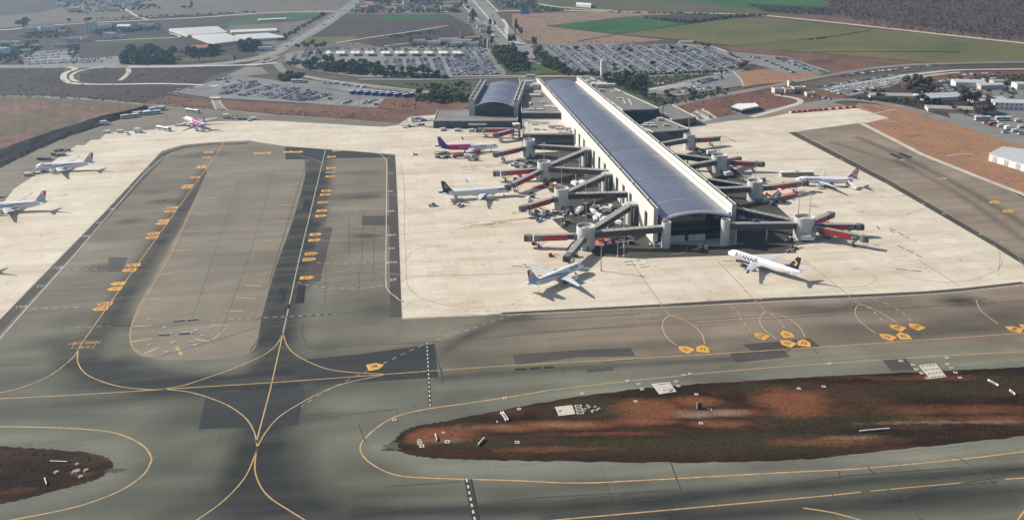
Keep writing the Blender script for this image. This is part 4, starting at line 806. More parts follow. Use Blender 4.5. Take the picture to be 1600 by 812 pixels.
bar_sign(1343, 675, 1390, 671, 'long low white-edged trough sign at the lower island edge', 1, .7)
bar_sign(680, 680, 683, 690, 'short white sign bar near the island tip', 1)
bar_sign(747, 697, 757, 686, 'short slanted white sign on dark soil right of the island tip', 1)
bar_sign(70, 749, 73, 759, 'small upright white sign on the left soil island', 1)
bar_sign(78, 721, 105, 722, 'thin pale bar lying across the left soil island', 1, .4)
bar_sign(1577, 611, 1586, 618, 'thin white sign bar at the far right of the island', 1)
r = empty('marker_post', G(1089, 639)+Vector((0, 0, .02)), 0, 'upright dark panel with white edge standing on the island', 'marker post')
MB().box(-.2, .2, -.1, .1, 0, 2.6).build('post', M_signw, r); MB().box(.25, 1.6, -.08, .08, .3, 2.4).build('panel', M_lid, r)
# ================================================================== terminal
M_wallw = mat('white_cladding', (.64, .615, .56), .6, var=.06, scale=.25)
M_wallg = mat('grey_cladding', (.42, .41, .40), .6, var=.08, scale=.3)
M_capd = mat('brown_gutter', (.10, .088, .075), .8, var=.2, scale=.5)
M_roofmet = seam_roof('blue_grey_roof', (.265, .270, .315), (.200, .206, .245))
M_rib = mat('roof_rib', (.62, .66, .72), .45, .3, var=.06)
M_glassd = mat('dark_glass', (.020, .026, .026), .08, 0, var=.2, scale=.15, spec=.6)
M_glassb = mat('blue_glass', (.020, .045, .060), .14, 0, var=.3, scale=.12, spec=.45)
M_mull = mat('mullion', (.05, .055, .06), .5, .3, var=.05)
M_roofflat = mat('flat_roof', (.20, .185, .165), .9, var=.22, scale=.12, c2=(.15, .14, .13))
M_roofbeige = mat('beige_roof', (.55, .47, .38), .9, var=.1, scale=.15)
M_concw = mat('pale_render', (.56, .55, .53), .8, var=.10, scale=.3)
M_steel = mat('galvanised', (.40, .41, .42), .45, .5, var=.1)
M_hvac = mat('plant_metal', (.52, .50, .46), .6, .1, var=.15, scale=1)

pier = empty('terminal_pier', ORI, ANG, 'long terminal pier with blue-grey vaulted roof between white parapet walls', 'terminal pier')
PL = 352.0
def xr(y): return 43.6-5.2*max(0, y)/PL     # outer face of the right wall (it runs in a little)
def wall_open(mb, y0, y1, z0, z1, x0, x1, ops, mi=0):
    """wall along y with openings (ya, yb, za, zb)"""
    ops = sorted(ops); cur = y0
    for ya, yb, za, zb in ops:
        if ya > cur: mb.box(x0, x1, cur, ya, z0, z1, mi)
        if za > z0: mb.box(x0, x1, ya, yb, z0, za, mi)
        if zb < z1: mb.box(x0, x1, ya, yb, zb, z1, mi)
        cur = yb
    if cur < y1: mb.box(x0, x1, cur, y1, z0, z1, mi)
# left wall with its tall openings
ops = []
for T0 in (-32.0, 27.5, 86.5, 145.5):
    for k in (1, 2, 3):
        y = T0+14.7*k-2.6
        if y > 3: ops.append((y, y+5.4, 1.2, 12.8))
wl_ = MB(); wall_open(wl_, -1.0, PL, 0, 17.9, 0, 2.3, ops); wl_.build('wall', M_wallw, pier)
for ya, yb, za, zb in ops:
    MB().box(1.0, 1.25, ya, yb, za, zb).build('window', M_glassd, pier)
for x0, x1 in ((0, .2), (2.08, 2.3)): MB().box(x0, x1, -1.0, PL, 17.9, 19).build('parapet', M_wallw, pier)
MB().box(.2, 2.08, -.6, PL, 17.9, 18.6).build('gutter', M_capd, pier)
MB().box(-.02, 2.32, -1.25, -1.0, 0, 18.95).build('end_pier', M_wallg, pier)
for k in range(12): MB().box(.3, 2.1, 14+k*28.0, 14.7+k*28, 18.2, 19.25).build('cap_joint', M_concw, pier)
# right wall, parallel pieces
def rwall(dx0, dx1, z0, z1, name, M, y0=-1.0, y1=PL):
    MB().add([(xr(y0)+dx0,y0,z0),(xr(y0)+dx1,y0,z0),(xr(y1)+dx1,y1,z0),(xr(y1)+dx0,y1,z0),(xr(y0)+dx0,y0,z1),(xr(y0)+dx1,y0,z1),(xr(y1)+dx1,y1,z1),(xr(y1)+dx0,y1,z1)],
        [(0,3,2,1),(4,5,6,7),(0,1,5,4),(1,2,6,5),(2,3,7,6),(3,0,4,7)]).build(name, M, pier)
rwall(-2.3, 0, 0, 17.9, 'wall', M_wallw); rwall(-2.3, -2.08, 17.9, 19, 'parapet', M_wallw); rwall(-.2, 0, 17.9, 19, 'parapet', M_wallw); rwall(-2.08, -.2, 17.9, 18.6, 'gutter', M_capd, -.6)
rwall(-2.42, -2.3, 15.6, 16.5, 'string_course', M_wallg, 0)
rwall(-2.32, .02, 0, 18.95, 'end_pier', M_wallg, -1.25, -1.0)
rwall(-3.5, -2.3, 13.2, 14.35, 'ledge', M_wallw, 0)
for k in range(12): rwall(-2.1, -.2, 18.2, 19.25, 'cap_joint', M_concw, 10+k*28., 10.7+k*28)
# vaulted roof in bays with ribs
ys_ = [-3.2, 16.4, 58, 111.5, 165, 218.5, 283, PL]; NB = len(ys_)-1
def arc(y, n=20, z0=13.9, rise=3.1, inset=0, dz=0):
    a, b = 4.0+inset, xr(y)-3.9-inset; out = []
    for i in range(n+1):
        u = i/n*2-1; out.append(((a+b)/2+(b-a)/2*u, y, z0+rise*(1-abs(u)**2.15)+dz))
    return out
for k in range(NB):
    A_, B_ = arc(ys_[k]), arc(ys_[k+1]); mb = MB(); n = len(A_)
    mid = arc((ys_[k]+ys_[k+1])/2)
    mb.add(A_+mid+B_, [(i, i+1, n+i+1, n+i) for i in range(n-1)]+[(n+i, n+i+1, 2*n+i+1, 2*n+i) for i in range(n-1)], 0, True)
    lo = [(x, y, z-.5) for x, y, z in A_]; mb.add(A_+lo, [(i+1, i, n+i, n+i+1) for i in range(n-1)], 0)
    mb.build('roof_panel', M_roofmet, pier)
for k in range(NB):
    y = ys_[k]; mb = MB(); A_ = arc(y, dz=.16); w = .34 if k else .7
    P1 = [(x, y-w/2, z) for x, _, z in A_]; P2 = [(x, y+w/2, z) for x, _, z in A_]; n = len(P1)
    P3 = [(x, y_, z-.3) for x, y_, z in P1]; P4 = [(x, y_, z-.3) for x, y_, z in P2]
    if k == 0: P3 = [(x, y_, z-1.3) for x, y_, z in P1]; P4 = [(x, y_, z-1.3) for x, y_, z in P2]
    mb.add(P1+P2+P3+P4, [f for i in range(n-1) for f in ((i, i+1, n+i+1, n+i), (i+1, i, 2*n+i, 2*n+i+1), (n+i, n+i+1, 3*n+i+1, 3*n+i))]); mb.build('roof_rib', M_rib, pier)
MB().box(2.3, 4.2, -1, PL, 13.0, 13.4).build('valley_gutter', M_capd, pier)
# front glass wall, built pane by pane
gy = 3.0; x0g, x1g = 3.2, 39.2; nc = 9; zr_ = [3.6, 6.0, 9.6, 13.2]
for c in range(nc):
    xa = x0g+(x1g-x0g)*c/nc; xb = x0g+(x1g-x0g)*(c+1)/nc
    for rr in range(len(zr_)-1): MB().box(xa+.06, xb-.06, gy, gy+.12, zr_[rr]+.06, zr_[rr+1]-.06).build('pane', M_glassd, pier)
    u = ((xa+xb)/2-22)/18; zt = 13.2+3.0*(1-abs(u)**2.15)
    if zt > 13.9: 
        ua, ub = (xa-22)/18, (xb-22)/18; za, zb = 13.7+3*(1-min(1, abs(ua))**2.15), 13.7+3*(1-min(1, abs(ub))**2.15)
        MB().add([(xa+.06,gy,13.26),(xb-.06,gy,13.26),(xb-.06,gy,max(13.3,zb-.4)),(xa+.06,gy,max(13.3,za-.4))], [(0,1,2,3)]).build('pane', M_glassd, pier)
mb = MB()
for c in range(nc+1):
    xa = x0g+(x1g-x0g)*c/nc; u = (xa-22)/18; mb.box(xa-.05, xa+.05, gy-.12, gy+.1, 3.4, 13.4+2.9*max(0, 1-abs(u)**2.15))
for z in zr_: mb.box(x0g, x1g, gy-.1, gy+.1, z-.05, z+.05)
mb.build('mullions', M_mull, pier)
MB().box(x0g, x1g, gy-.5, gy-.1, 5.4, 6.4).build('spandrel_band', M_mull, pier)
MB().box(2.3, xr(0)-2.3, gy+.3, gy+.6, 0, 13.85).build('inner_wall', mat('interior_dark', (.02, .02, .02), .9, var=0), pier)
for a, b in ((8.2, 17.0), (19.0, 28.0)): MB().box(a, b, -.6, .2, 0, 3.3).build('base_panel', M_concw, pier)
MB().box(2.3, xr(0)-2.3, .5, gy, 0, 3.4).build('base_wall', M_mull, pier)
MB().box(2.4, xr(PL)-2.4, PL-.4, PL, 0, 13.85).build('end_wall', M_wallw, pier)
def cyl(r, z0, z1, n=24, cx=0, cy=0, mi=0, recess=0, lean=0):
    mb = MB(); ring = [(cx+r*math.cos(2*math.pi*i/n), cy+r*math.sin(2*math.pi*i/n)) for i in range(n)]
    R_ = [[(x, y, z0) for x, y in ring], [(x, y, z1) for x, y in ring]]
    if recess:
        q = (r-.35)/r; R_ += [[(cx+(x-cx)*q, cy+(y-cy)*q, z1) for x, y in ring], [(cx+(x-cx)*q, cy+(y-cy)*q, z1-recess) for x, y in ring]]
    b = MB(); 
    for k in range(len(R_)-1):
        b.add(R_[k]+R_[k+1], [(i, (i+1) % n, n+(i+1) % n, n+i) for i in range(n)], mi, k != 1)
    b.add(R_[-1], [tuple(range(n))], mi if not recess else mi+1)
    return b
FCOL = [(5.0, -6.7), (35.5, -8.1)]
for cx, cy in FCOL:
    cyl(2.35, 0, 13.6, cx=cx, cy=cy, recess=.4).build('round_column', [M_concw, M_capd], pier)
    for zz_ in (3.4, 6.8, 10.2): cyl(2.37, zz_, zz_+.06, cx=cx, cy=cy).build('column_joint', M_wallg, pier)
TOW = []
for px, py in [(911,259.5),(943.5,300),(985,349.5)]:
    t, s = Lc(px, py); t = -3.6; TOW.append((t, s))
    mb = MB(); n = 16; prof = [(t+2.5*math.cos(math.pi/2+math.pi*i/n), s+2.5*math.sin(math.pi/2+math.pi*i/n)) for i in range(n+1)]
    prof += [(0, s-2.5), (0, s+2.5)]
    mb.prism(prof, 0, 12.0, 0, 1); o = mb.build('stair_tower', [M_concw, M_wallg], pier)
    MB().box(t+.9, t+1.3, s-2.62, s-2.5, 2, 9.5).build('slit_window', M_signw, o)
    MB().box(t-.2, -.05, s-2.58, s-2.5, 0, 11).build('dark_cladding', mat('dark_cladding', (.09, .095, .105), .5, .2, var=.1), o)

# ---- the other blocks of the terminal
M_facade = mat('facade_blue', (.018, .026, .04), .15, 0, var=.25, scale=.1, spec=.6)
def block(name, pts, z, label, M_roof, M_wall=None, par=.6, base=0, cat='terminal building', glaze=True, extra=None, world=False):
    """building from its roof outline (seen at height z)"""
    P = [W(t, s, z) for t, s in pts] if world else [G(x, y, z) for x, y in pts]
    n = len(P); c = sum(P, Vector())/n
    q = [((p-c).x, (p-c).y) for p in P]
    ar = sum(q[i][0]*q[(i+1) % n][1]-q[(i+1) % n][0]*q[i][1] for i in range(n))
    if ar < 0: q = q[::-1]
    r = empty(name, (c.x, c.y, base), 0, label, cat); z -= base
    MB().prism(q, 0, z-.02).build('wall', M_wall or M_facade, r)
    me = bpy.data.meshes.new('roof'); me.from_pydata([(x, y, z+.05) for x, y in q], [], [tuple(range(n))]); me.materials.append(M_roof); link('roof', me, r)
    inset = []
    for i in range(n):
        a, b = Vector(q[i]), Vector(q[(i+1) % n]); d = (b-a).normalized(); nn = Vector((d.y, -d.x)); L_ = (b-a).length
        MB().obox(a-nn*.2, b-nn*.2, .44, z-.5, z+par).build('parapet', M_concw if M_wall is None else M_wall, r)
        if glaze and L_ > 8 and nn.y < .3:
            k = max(2, int(L_/4.5)); st_ = L_/k
            for j in range(k):
                p0, p1 = a+d*(j*st_+.15)+nn*.06, a+d*((j+1)*st_-.15)+nn*.06
                for zlo, zhi in ([(.4, z*.5-.2), (z*.5+.1, z-.8)] if z > 7 else [(.4, z-.9)]):
                    MB().obox(p0, p1, .1, zlo, zhi).build('window', M_glassb, r)
            for j in range(k+1): MB().obox(a+d*(j*st_-.08)+nn*.1, a+d*(j*st_+.08)+nn*.1, .3, 0, z-.5).build('mullion', M_mull, r)
    return r, c
def hvac(root, c, items, z):
    for px, py, lx, ly, h in items:
        g = G(px, py, z)-c; MB().box(g.x-lx/2, g.x+lx/2, g.y-ly/2, g.y+ly/2, z+.04-root.location.z, z+h-root.location.z).build('roof_plant', M_hvac, root)

b1, c1 = block('terminal_annex', [(677.5,188.5),(683.5,173),(735,173),(809,180),(809,188.5)], 6.0, 'low flat-roofed annex in front of the glass-fronted hall', M_roofflat)
for a, b in ((731.5, 760.5),):
    p, q = G(a, 195.2, 2.5), G(b, 195.2, 2.5); MB().obox(p-c1+Vector((0, -1, 0)), q-c1+Vector((0, -1, 0)), .3, 2.6, 4.0).build('white_panel', M_signw, b1)
# vaulted departure hall
HT = [Lc(731.5,154,19), Lc(811.5,156,19)]; hx0, hx1 = HT[0][0], HT[0][0]+39.5; hs = 273.0; HB = hs+82
hall = empty('terminal_hall', W(hx0, hs), math.radians(-5), 'square terminal hall with vaulted roof and dark blue glass front', 'terminal hall'); hw = hx1-hx0; hd = HB-hs
for x0, x1 in ((0, 4.6), (hw-3.6, hw)):
    MB().box(x0, x1, 0, hd, 0, 17.9).build('wall', M_wallg, hall); MB().box(x0, x0+.45, 0, hd, 17.9, 19).build('parapet', M_wallw, hall); MB().box(x1-.45, x1, 0, hd, 17.9, 19).build('parapet', M_wallw, hall); MB().box(x0+.45, x1-.45, .3, hd, 17.9, 18.2).build('gutter', M_capd, hall)
    for k in range(6): MB().box(x0+.3, x1-.3, hd*k/6+2, hd*k/6+2.6, 18.15, 19.1).build('cap_joint', M_concw, hall)
def harc(y, n=18, z0=14.0, rise=3.9): return [(4.8+(hw-8.6)*i/n, y, z0+rise*(1-abs(i/n*2-1)**2.1)) for i in range(n+1)]
hy = [-1.5, 16, 44, 72, hd]
for k in range(4):
    A_, B_ = harc(hy[k]), harc(hy[k+1]); n = len(A_); mb = MB(); mb.add(A_+B_, [(i, i+1, n+i+1, n+i) for i in range(n-1)], 0, True)
    lo = [(x, y, z-.7) for x, y, z in A_]; mb.add(A_+lo, [(i+1, i, n+i, n+i+1) for i in range(n-1)], 0); mb.build('roof_panel', M_roofmet, hall)
    C_ = [(x, y-.25, z+.14) for x, y, z in A_]; D_ = [(x, y+.25, z+.14) for x, y, z in A_]; E_ = [(x, y, z-.4) for x, y, z in C_]
    MB().add(C_+D_+E_, [(i, i+1, n+i+1, n+i) for i in range(n-1)]+[(i+1, i, 2*n+i, 2*n+i+1) for i in range(n-1)]).build('roof_rib', M_rib, hall)
nc = 8
for c in range(nc):
    xa = 4.7+(hw-8.4)*c/nc; xb = 4.7+(hw-8.4)*(c+1)/nc
    for za, zb in ((6.2, 9.5), (9.7, 12.0), (12.2, 14.0)): MB().box(xa+.05, xb-.05, 1.2, 1.35, za, zb).build('pane', M_glassb, hall)
    um = (c+.5)/nc*2-1; zt = 13.7+3.8*(1-abs(um)**2.1)
    if zt > 14.6: MB().box(xa+.05, xb-.05, 1.2, 1.35, 14.15, zt).build('pane', M_glassb, hall)
MB().box(4.6, hw-3.6, 1.4, 1.8, 0, 14).build('inner_wall', M_facade, hall); MB().box(4.6, hw-3.6, .9, 1.1, 11.95, 12.3).build('transom', M_mull, hall)
MB().box(4.6, hw-3.6, hd-.4, hd, 0, 14).build('end_wall', M_wallw, hall)

b2, c2 = block('terminal_link', [(815,176),(811,123),(838,123),(879,176)], 13.0, 'grey flat roof with plant boxes between the hall and the pier', M_roofflat)
hvac(b2, c2, [(821,138,9,10,3),(838,138,7,9,4),(823,129,10,4,1.5),(818,148.5,12,2,1),(836,151,9,6,2),(840,148,6,4,2.5),(848,161,3,3,1),(858,166,7,5,.4),(828,163,1.5,8,1.2),(830,172,7,3,1),(842,172,7,3,1),(829,121.5,8,3,3),(863,157,4,3,1),(870,169,6,3,1)], 13.0)
b3, c3 = block('terminal_terrace', [(817,209.5),(816.5,187),(884,187),(901,209.5)], 8.0, 'lower beige-roofed terrace block against the left pier wall', M_roofbeige)
hvac(b3, c3, [(835,195,4,2,1),(838,203,4,2,1.2),(850,203,3,2,.8),(862,198,6,5,2),(867,200,8,4,2.4),(873,202,5,4,1.4),(888,204,5,4,2.6),(876,207,4,3,1),(884,208,6,3,1),(893,206,4,3,1.5),(847,192,10,1.5,.8)], 8.0)
p_, q_ = G(818, 188, 9)-c3, G(890, 199, 9)-c3; MB().obox(p_, q_, .8, 8.7, 9.3).build('pipe_rack', M_steel, b3)
b4, c4 = block('terminal_wing', [(905,124),(973,172.5),(1030.5,170),(922,121)], 13.0, 'long brown-grey flat roof running along the right side of the pier', M_roofflat)
hvac(b4, c4, [(936,135,14,8,3),(947,137,16,5,3.4),(940,143,4,3,2),(968,155,4,3,1),(964,144,9,3,.8),(950,158,3,3,1),(958,165,3,2,1),(924,126,9,3,1),(918,128,4,4,1),(927,131,4,3,1.6),(985,160,1,24,.5),(975,158,1,24,.5)], 13.0)
b5, c5 = block('terminal_wing', [(998,197),(1033,183.5),(1078,202),(1020,206.5)], 8.6, 'grey flat-roofed wing wedged between the pier and the right-hand stands', M_roofflat)
hvac(b5, c5, [(1030,188,3,4,2),(1041,197,4,2,1.5),(1060,200,1.5,1.5,2),(1014,194,7,3,1),(1020,198,4,3,1.5),(1008,198,4,3,1.5)], 8.6)
p_ = G(1036, 186, 8.6)-c5; MB().tube((p_.x, p_.y, 8.6), (p_.x, p_.y, 21), .35, .12, 8).build('spike_mast', M_lid, b5)
b6, c6 = block('terminal_store', [(1033,166.5),(1050,164),(1087,183),(1050,187),(1030,178)], 6.0, 'low grey store block with a white left edge behind the wing', M_roofflat)
b7, c7 = block('terminal_courtyard', [(985,187),(978,178),(1015,172),(1033,172),(1030,183)], 5.0, 'small pale-roofed court block between the wing roofs', M_roofbeige, glaze=False)
for k in range(3): 
    g = G(1000+k*12, 176.5, 6.5)-c7; MB().obox(g, g+Vector((9, -2.4, 0)), 1.3, 6.2, 6.5).build('skylight', M_signw, b7)
b8, c8 = block('service_shed', [(1143,166),(1152,162),(1180,161),(1186,166),(1160,171)], 4.0, 'white-roofed hut on the red ground right of the terminal', M_signw, M_concw, .2, cat='shed')
# plant yard beside the terminal
yard = sheet('plant_yard', [(1075,182),(1088,172),(1100,170),(1121,184),(1100,190)], .06, M_conc2)
for i, (px, py) in enumerate([(1092,176),(1096,178),(1100,180),(1104,182),(1108,184),(1084,180),(1088,182),(1092,185)]):
    g = G(px, py, 0); r = empty('chiller_unit', (g.x, g.y, .06), ANG, 'grey plant-yard chiller box in the row behind the store block', 'chiller unit', 'chillers in the plant yard')
    MB().box(-1.1, 1.1, -2.2, 2.2, 0, 2.0).build('casing', M_steel, r); MB().tube((0, -1, 2.0), (0, -1, 2.3), .7, n=10).build('fan', M_lid, r); MB().tube((0, 1, 2.0), (0, 1, 2.3), .7, n=10).build('fan', M_lid, r)

# ---- boarding rotundas with their masts
M_jetred = mat('bridge_red', (.42, .022, .03), .35, 0, var=.12, scale=.4, spec=.5)
M_jetgrey = mat('bridge_grey', (.20, .20, .21), .5, .2, var=.1)
M_jetdark = mat('bridge_dark', (.075, .073, .074), .5, .1, var=.15)
M_jetroof = mat('bridge_roof', (.33, .31, .28), .6, .1, var=.12)
M_tyre = mat('tyre', (.018, .018, .018), .9, var=.1)
def rotunda(px, py, r, label, hz=11.8, elong=0, mast=True, masts=((0, 0),)):
    g = G(px, py); R_ = empty('boarding_rotunda', (g.x, g.y, 0), ANG, label, 'rotunda', 'boarding rotundas along the pier')
    n = 28
    def ring(rr): 
        P = []
        for i in range(n):
            a = 2*math.pi*i/n; P.append((rr*math.cos(a)+(elong if math.cos(a) > 0 else -elong), rr*math.sin(a)))
        return P
    o, i_ = ring(r), ring(r-.35); mb = MB()
    L4 = [[(x, y, 0) for x, y in o], [(x, y, hz) for x, y in o], [(x, y, hz) for x, y in i_], [(x, y, hz-1.5) for x, y in i_]]
    for k in range(3): mb.add(L4[k]+L4[k+1], [(j, (j+1) % n, n+(j+1) % n, n+j) for j in range(n)], 0, k != 1)
    mb.build('drum', M_concw, R_)
    MB().add(L4[3], [tuple(range(n))]).build('roof_deck', M_cpale, R_)
    for z in (3.0, 6.0, 9.0): 
        q = ring(r+.03); MB().add([(x, y, z) for x, y in q]+[(x, y, z+.07) for x, y in q], [(j, (j+1) % n, n+(j+1) % n, n+j) for j in range(n)]).build('joint', M_wallg, R_)
    MB().box(-.7, .7, -r-.15, -r+.3, 0, 2.3).build('door', M_jetgrey, R_)
    MB().box(-1.4, 1.4, -.8, .8, hz-1.5, hz-.8).build('roof_plant', M_hvac, R_)
    for mx, my in masts:
        mo = MB().tube((mx, my, hz-1.5), (mx, my, 23.5), .22, .12, 8).build('light_mast', M_steel, R_); MB().box(mx-.8, mx+.8, my-.3, my+.3, 23.2, 23.8).build('lamp_head', M_wallg, mo)
    return g
RL = [rotunda(915,386.5,4.7,'white drum rotunda nearest the camera, left of the pier'), rotunda(877.4,324,4.2,'second white rotunda on the left side of the pier'), rotunda(850,280,4.2,'third white rotunda on the left side of the pier'), rotunda(827,243.5,4.1,'fourth white rotunda on the left, beside the terrace block')]
RR = [rotunda(1255,371,4.4,'large white rotunda at the right front of the pier with two masts',11.6,.9,masts=((-3.6,0),(2.2,-.5))), rotunda(1178,312,4.4,'second white rotunda on the right side of the pier'), rotunda(1123,268,4.2,'third rotunda on the right side of the pier',11.4,.9), rotunda(1076,233,3.9,'farthest rotunda on the right, beside the grey wing',11.2)]

# ---- fixed link bridges between pier and rotundas
def link_bridge(a, b, label, za=8.6, zb=11.4, w=3.1, h=3.1, warm=False):
    """a: world point at the rotunda, b: at the pier; z = roof heights"""
    a = Vector(a); b = Vector(b); d = (b-a); d.z = 0; L_ = d.length; r = empty('link_bridge', (a.x, a.y, 0), math.atan2(d.y, d.x), label, 'link bridge', 'fixed bridges between pier and rotundas')
    MB().obox((0, 0), (L_, 0), w, za-h, za-.12, 0, (zb-h, zb-.12)).build('corridor', M_jetdark, r)
    k = max(3, int(L_/3.4)); 
    for j in range(k):
        u0, u1 = (j+.03)/k, (j+.97)/k; z0, z1 = za+(zb-za)*u0, za+(zb-za)*u1
        MB().obox((L_*u0, 0), (L_*u1, 0), w+.3, z0-.12, z0+.1, 0, (z1-.12, z1+.1)).build('roof_panel', M_jetroof, r)
        for s_ in (-1, 1): MB().obox((L_*(u0+.01), s_*(w/2+.03)), (L_*(u1-.01), s_*(w/2+.03)), .08, z0-h*.72, z0-h*.3, 0, (z1-h*.72, z1-h*.3)).build('window', M_glassb, r)
    for u in (.45, .9): MB().tube((L_*u, 0, 0), (L_*u, 0, za+(zb-za)*u-h), .4, n=10).build('column', M_concw, r)
def off(p, q, dd): 
    v = (Vector(q)-Vector(p)); v.z = 0; return Vector(p)+v.normalized()*dd
T_ = [W(t, s) for t, s in TOW]; FC = [W(*c) for c in FCOL]
def wallpt(px, py, z=10, right=False):
    t, s = Lc(px, py, z); return W(xr(s)+.1 if right else -.1, s)
wL2, wL3, wL4 = wallpt(967, 304, 10), wallpt(932, 270, 10), wallpt(905, 235, 10)
for a, b, lab, zz_ in [(RL[0], off(T_[2], RL[0], 2.2), 'brown-topped link bridge from the front left rotunda up to the nearest stair tower', 0), (RL[0], off(FC[0], RL[0], 2.3), 'long grey link bridge from the front left rotunda to the round column', 0),
    (RL[1], off(T_[1], RL[1], 2.2), 'link bridge from the second left rotunda to the middle stair tower', 0), (RL[1], wL2, 'link bridge from the second left rotunda straight to the pier wall', 0),
    (RL[2], off(T_[0], RL[2], 2.2), 'link bridge from the third left rotunda to the far stair tower', 0), (RL[2], wL3, 'link bridge from the third left rotunda straight to the pier wall', 0), (RL[3], wL4, 'link bridge from the fourth left rotunda to the pier wall', 0),
    (RR[0], off(FC[1], RR[0], 2.3), 'link bridge from the large right rotunda to the right round column', 0), (RR[0], wallpt(1158, 320, 10, True), 'link bridge slanting from the large right rotunda back to the pier', 0),
    (RR[1], wallpt(1126, 297, 10, True), 'near link bridge of the second right rotunda', 0), (RR[1], wallpt(1103, 275, 10, True), 'far link bridge of the second right rotunda', 0),
    (RR[2], wallpt(1083, 263, 10, True), 'near link bridge of the third right rotunda', 0), (RR[2], wallpt(1060, 238, 10, True), 'far slanting link bridge of the third right rotunda', 0), (RR[3], wallpt(1039, 228, 10, True), 'link bridge of the farthest right rotunda', 0)]:
    link_bridge(off(a, b, 3.9), b, lab)

# ---- jet bridges
M_jetlogo = mat('logo_white', (.80, .78, .75), .5, var=0)
def jet_bridge(g, px, py, label, rd=4.5, red=True, zr=7.4, zc=6.4, logo=True):
    c = G(px, py, 5.0); c.z = 0; d = c-g; d.z = 0; d0 = d.normalized(); a = g+d0*rd; L_ = (c-a).length
    r = empty('jet_bridge', (a.x, a.y, 0), math.atan2(d0.y, d0.x), label, 'jet bridge', 'jet bridges at the stands')
    zt = lambda u: zr+(zc-zr)*u
    def tun(name, u0, u1, w, h, M, inset=0): return MB().obox((L_*u0, 0), (L_*u1, 0), w, zt(u0)-h, zt(u0)-inset, 0, (zt(u1)-h, zt(u1)-inset)).build(name, M, r)
    Mr = M_jetred if red else M_jetgrey
    MB().tube((0, 0, 0), (0, 0, zr-2.9), .9, n=14).build('pivot_column', M_concw, r); MB().tube((0, 0, zr-2.9), (0, 0, zr+.1), 1.9, n=16).build('pivot_housing', M_jetgrey, r)
    tun('inner_tunnel', .04, .3, 2.4, 2.6, M_jetdark if red else M_jetgrey); t1 = tun('outer_tunnel', .2, .74, 2.7, 2.9, Mr); t2 = tun('front_tunnel', .742, .9, 2.72, 2.9, M_jetdark if red else M_jetgrey)
    tun('roof_cap', .04, .195, 2.5, -.12, M_jetroof); tun('roof_cap', .2, .9, 2.9, -.12, M_jetroof)
    # ribs along the tunnel sides
    for j in range(8):
        u = .22+.09*j; MB().obox((L_*u, 0), (L_*u+.16, 0), 2.82, zt(u)-2.95, zt(u)).build('side_rib', Mr if u < .73 else M_jetdark, r)
    cab = MB(); n = 12; ring = [(L_+1.7*math.cos(2*math.pi*i/n), 1.7*math.sin(2*math.pi*i/n)) for i in range(n)]
    cab.prism(ring, zc-3.0, zc+.15).build('cab', M_jetgrey, r); ca = MB(); ca.box(L_+.9, L_+2.6, -1.6, 1.6, zc-2.9, zc-.1); ca.build('cab_hood', M_jetdark, r); MB().box(L_+2.58, L_+2.68, -1.2, 1.2, zc-2.2, zc-.7).build('cab_window', M_glassd, r)
    if logo and red:
        ln = L_*.15; ts = min(2.0, ln/2.3)
        for s_ in (-1, 1):
            t = link('lettering', tm('JCC', ts, M_jetlogo, .95), t2); 
            t.location = (L_*.82, s_*1.40, zt(.82)-1.4); t.rotation_euler = (math.pi/2, 0, 0 if s_ < 0 else math.pi)
    # wheel carriage, legs and braces
    u = .8; x = L_*u
    for s_ in (-1, 1):
        MB().tube((x, s_*1.6, .9), (x, s_*1.6, zt(u)-1.0), .18, n=8).build('leg', M_jetgrey, r)
        MB().tube((x, s_*.8-.25, .55), (x, s_*.8+.25, .55), .55, n=12).build('wheel', M_tyre, r)
        MB().tube((x-.1, s_*1.5, 1.0), (L_*.62, s_*1.2, zt(.62)-2.9), .12, n=6).build('brace', M_jetgrey, r)
    MB().box(x-.4, x+.4, -1.8, 1.8, .7, 1.1).build('axle_beam', M_jetgrey, r)
    # service stair beside the cab
    st = MB()
    for k in range(8): st.box(L_*.9-.3-k*.42, L_*.9-k*.42, 1.5, 2.3, (zc-2.9)*(1-(k+1)/8)-.04, (zc-2.9)*(1-(k+1)/8)+.04)
    st.obox((L_*.9, 1.5), (L_*.9-3.4, 1.5), .06, zc-2.9, zc-2.0, 0, (0, .9)); st.build('stair', M_steel, r)
jet_bridge(RL[0], 827, 371.5, 'red jet bridge with white lettering stretching left from the nearest left rotunda')
jet_bridge(RL[0], 887, 402, 'grey jet bridge running from the nearest left rotunda to the airliner nose', red=False)
jet_bridge(RL[1], 819, 325, 'red jet bridge of the second left rotunda')
jet_bridge(RL[2], 777, 271, 'straight red jet bridge of the third left rotunda, cab standing free')
jet_bridge(RL[2], 795, 292, 'red jet bridge docked at the airliner with the dark blue tail')
jet_bridge(RL[3], 777, 241.5, 'red jet bridge of the fourth left rotunda near the purple airliner')
R5 = G(806, 216); r5 = empty('stair_frame', (R5.x, R5.y, 0), ANG, 'open steel stair frame at the corner of the terrace block', 'stair frame')
for sx in (-2, 2):
    for sy in (-2, 2): MB().box(sx-.15, sx+.15, sy-.15, sy+.15, 0, 11).build('post', M_lid, r5)
for z in (2.4, 4.8, 7.2, 9.6): MB().box(-2.1, 2.1, -2.1, 2.1, z, z+.2).build('landing', M_steel, r5)
MB().box(-2.4, 2.4, -2.4, 2.4, 11, 11.3).build('roof', M_signw, r5); MB().box(2.3, 3.2, -2.4, 2.4, 0, 11.2).build('wall', M_wallg, r5)
jet_bridge(R5, 750, 203.5, 'far red jet bridge below the low annex', 3.5); jet_bridge(R5, 776, 211, 'short dark red jet bridge in front of the stair frame', 3.5, logo=False)
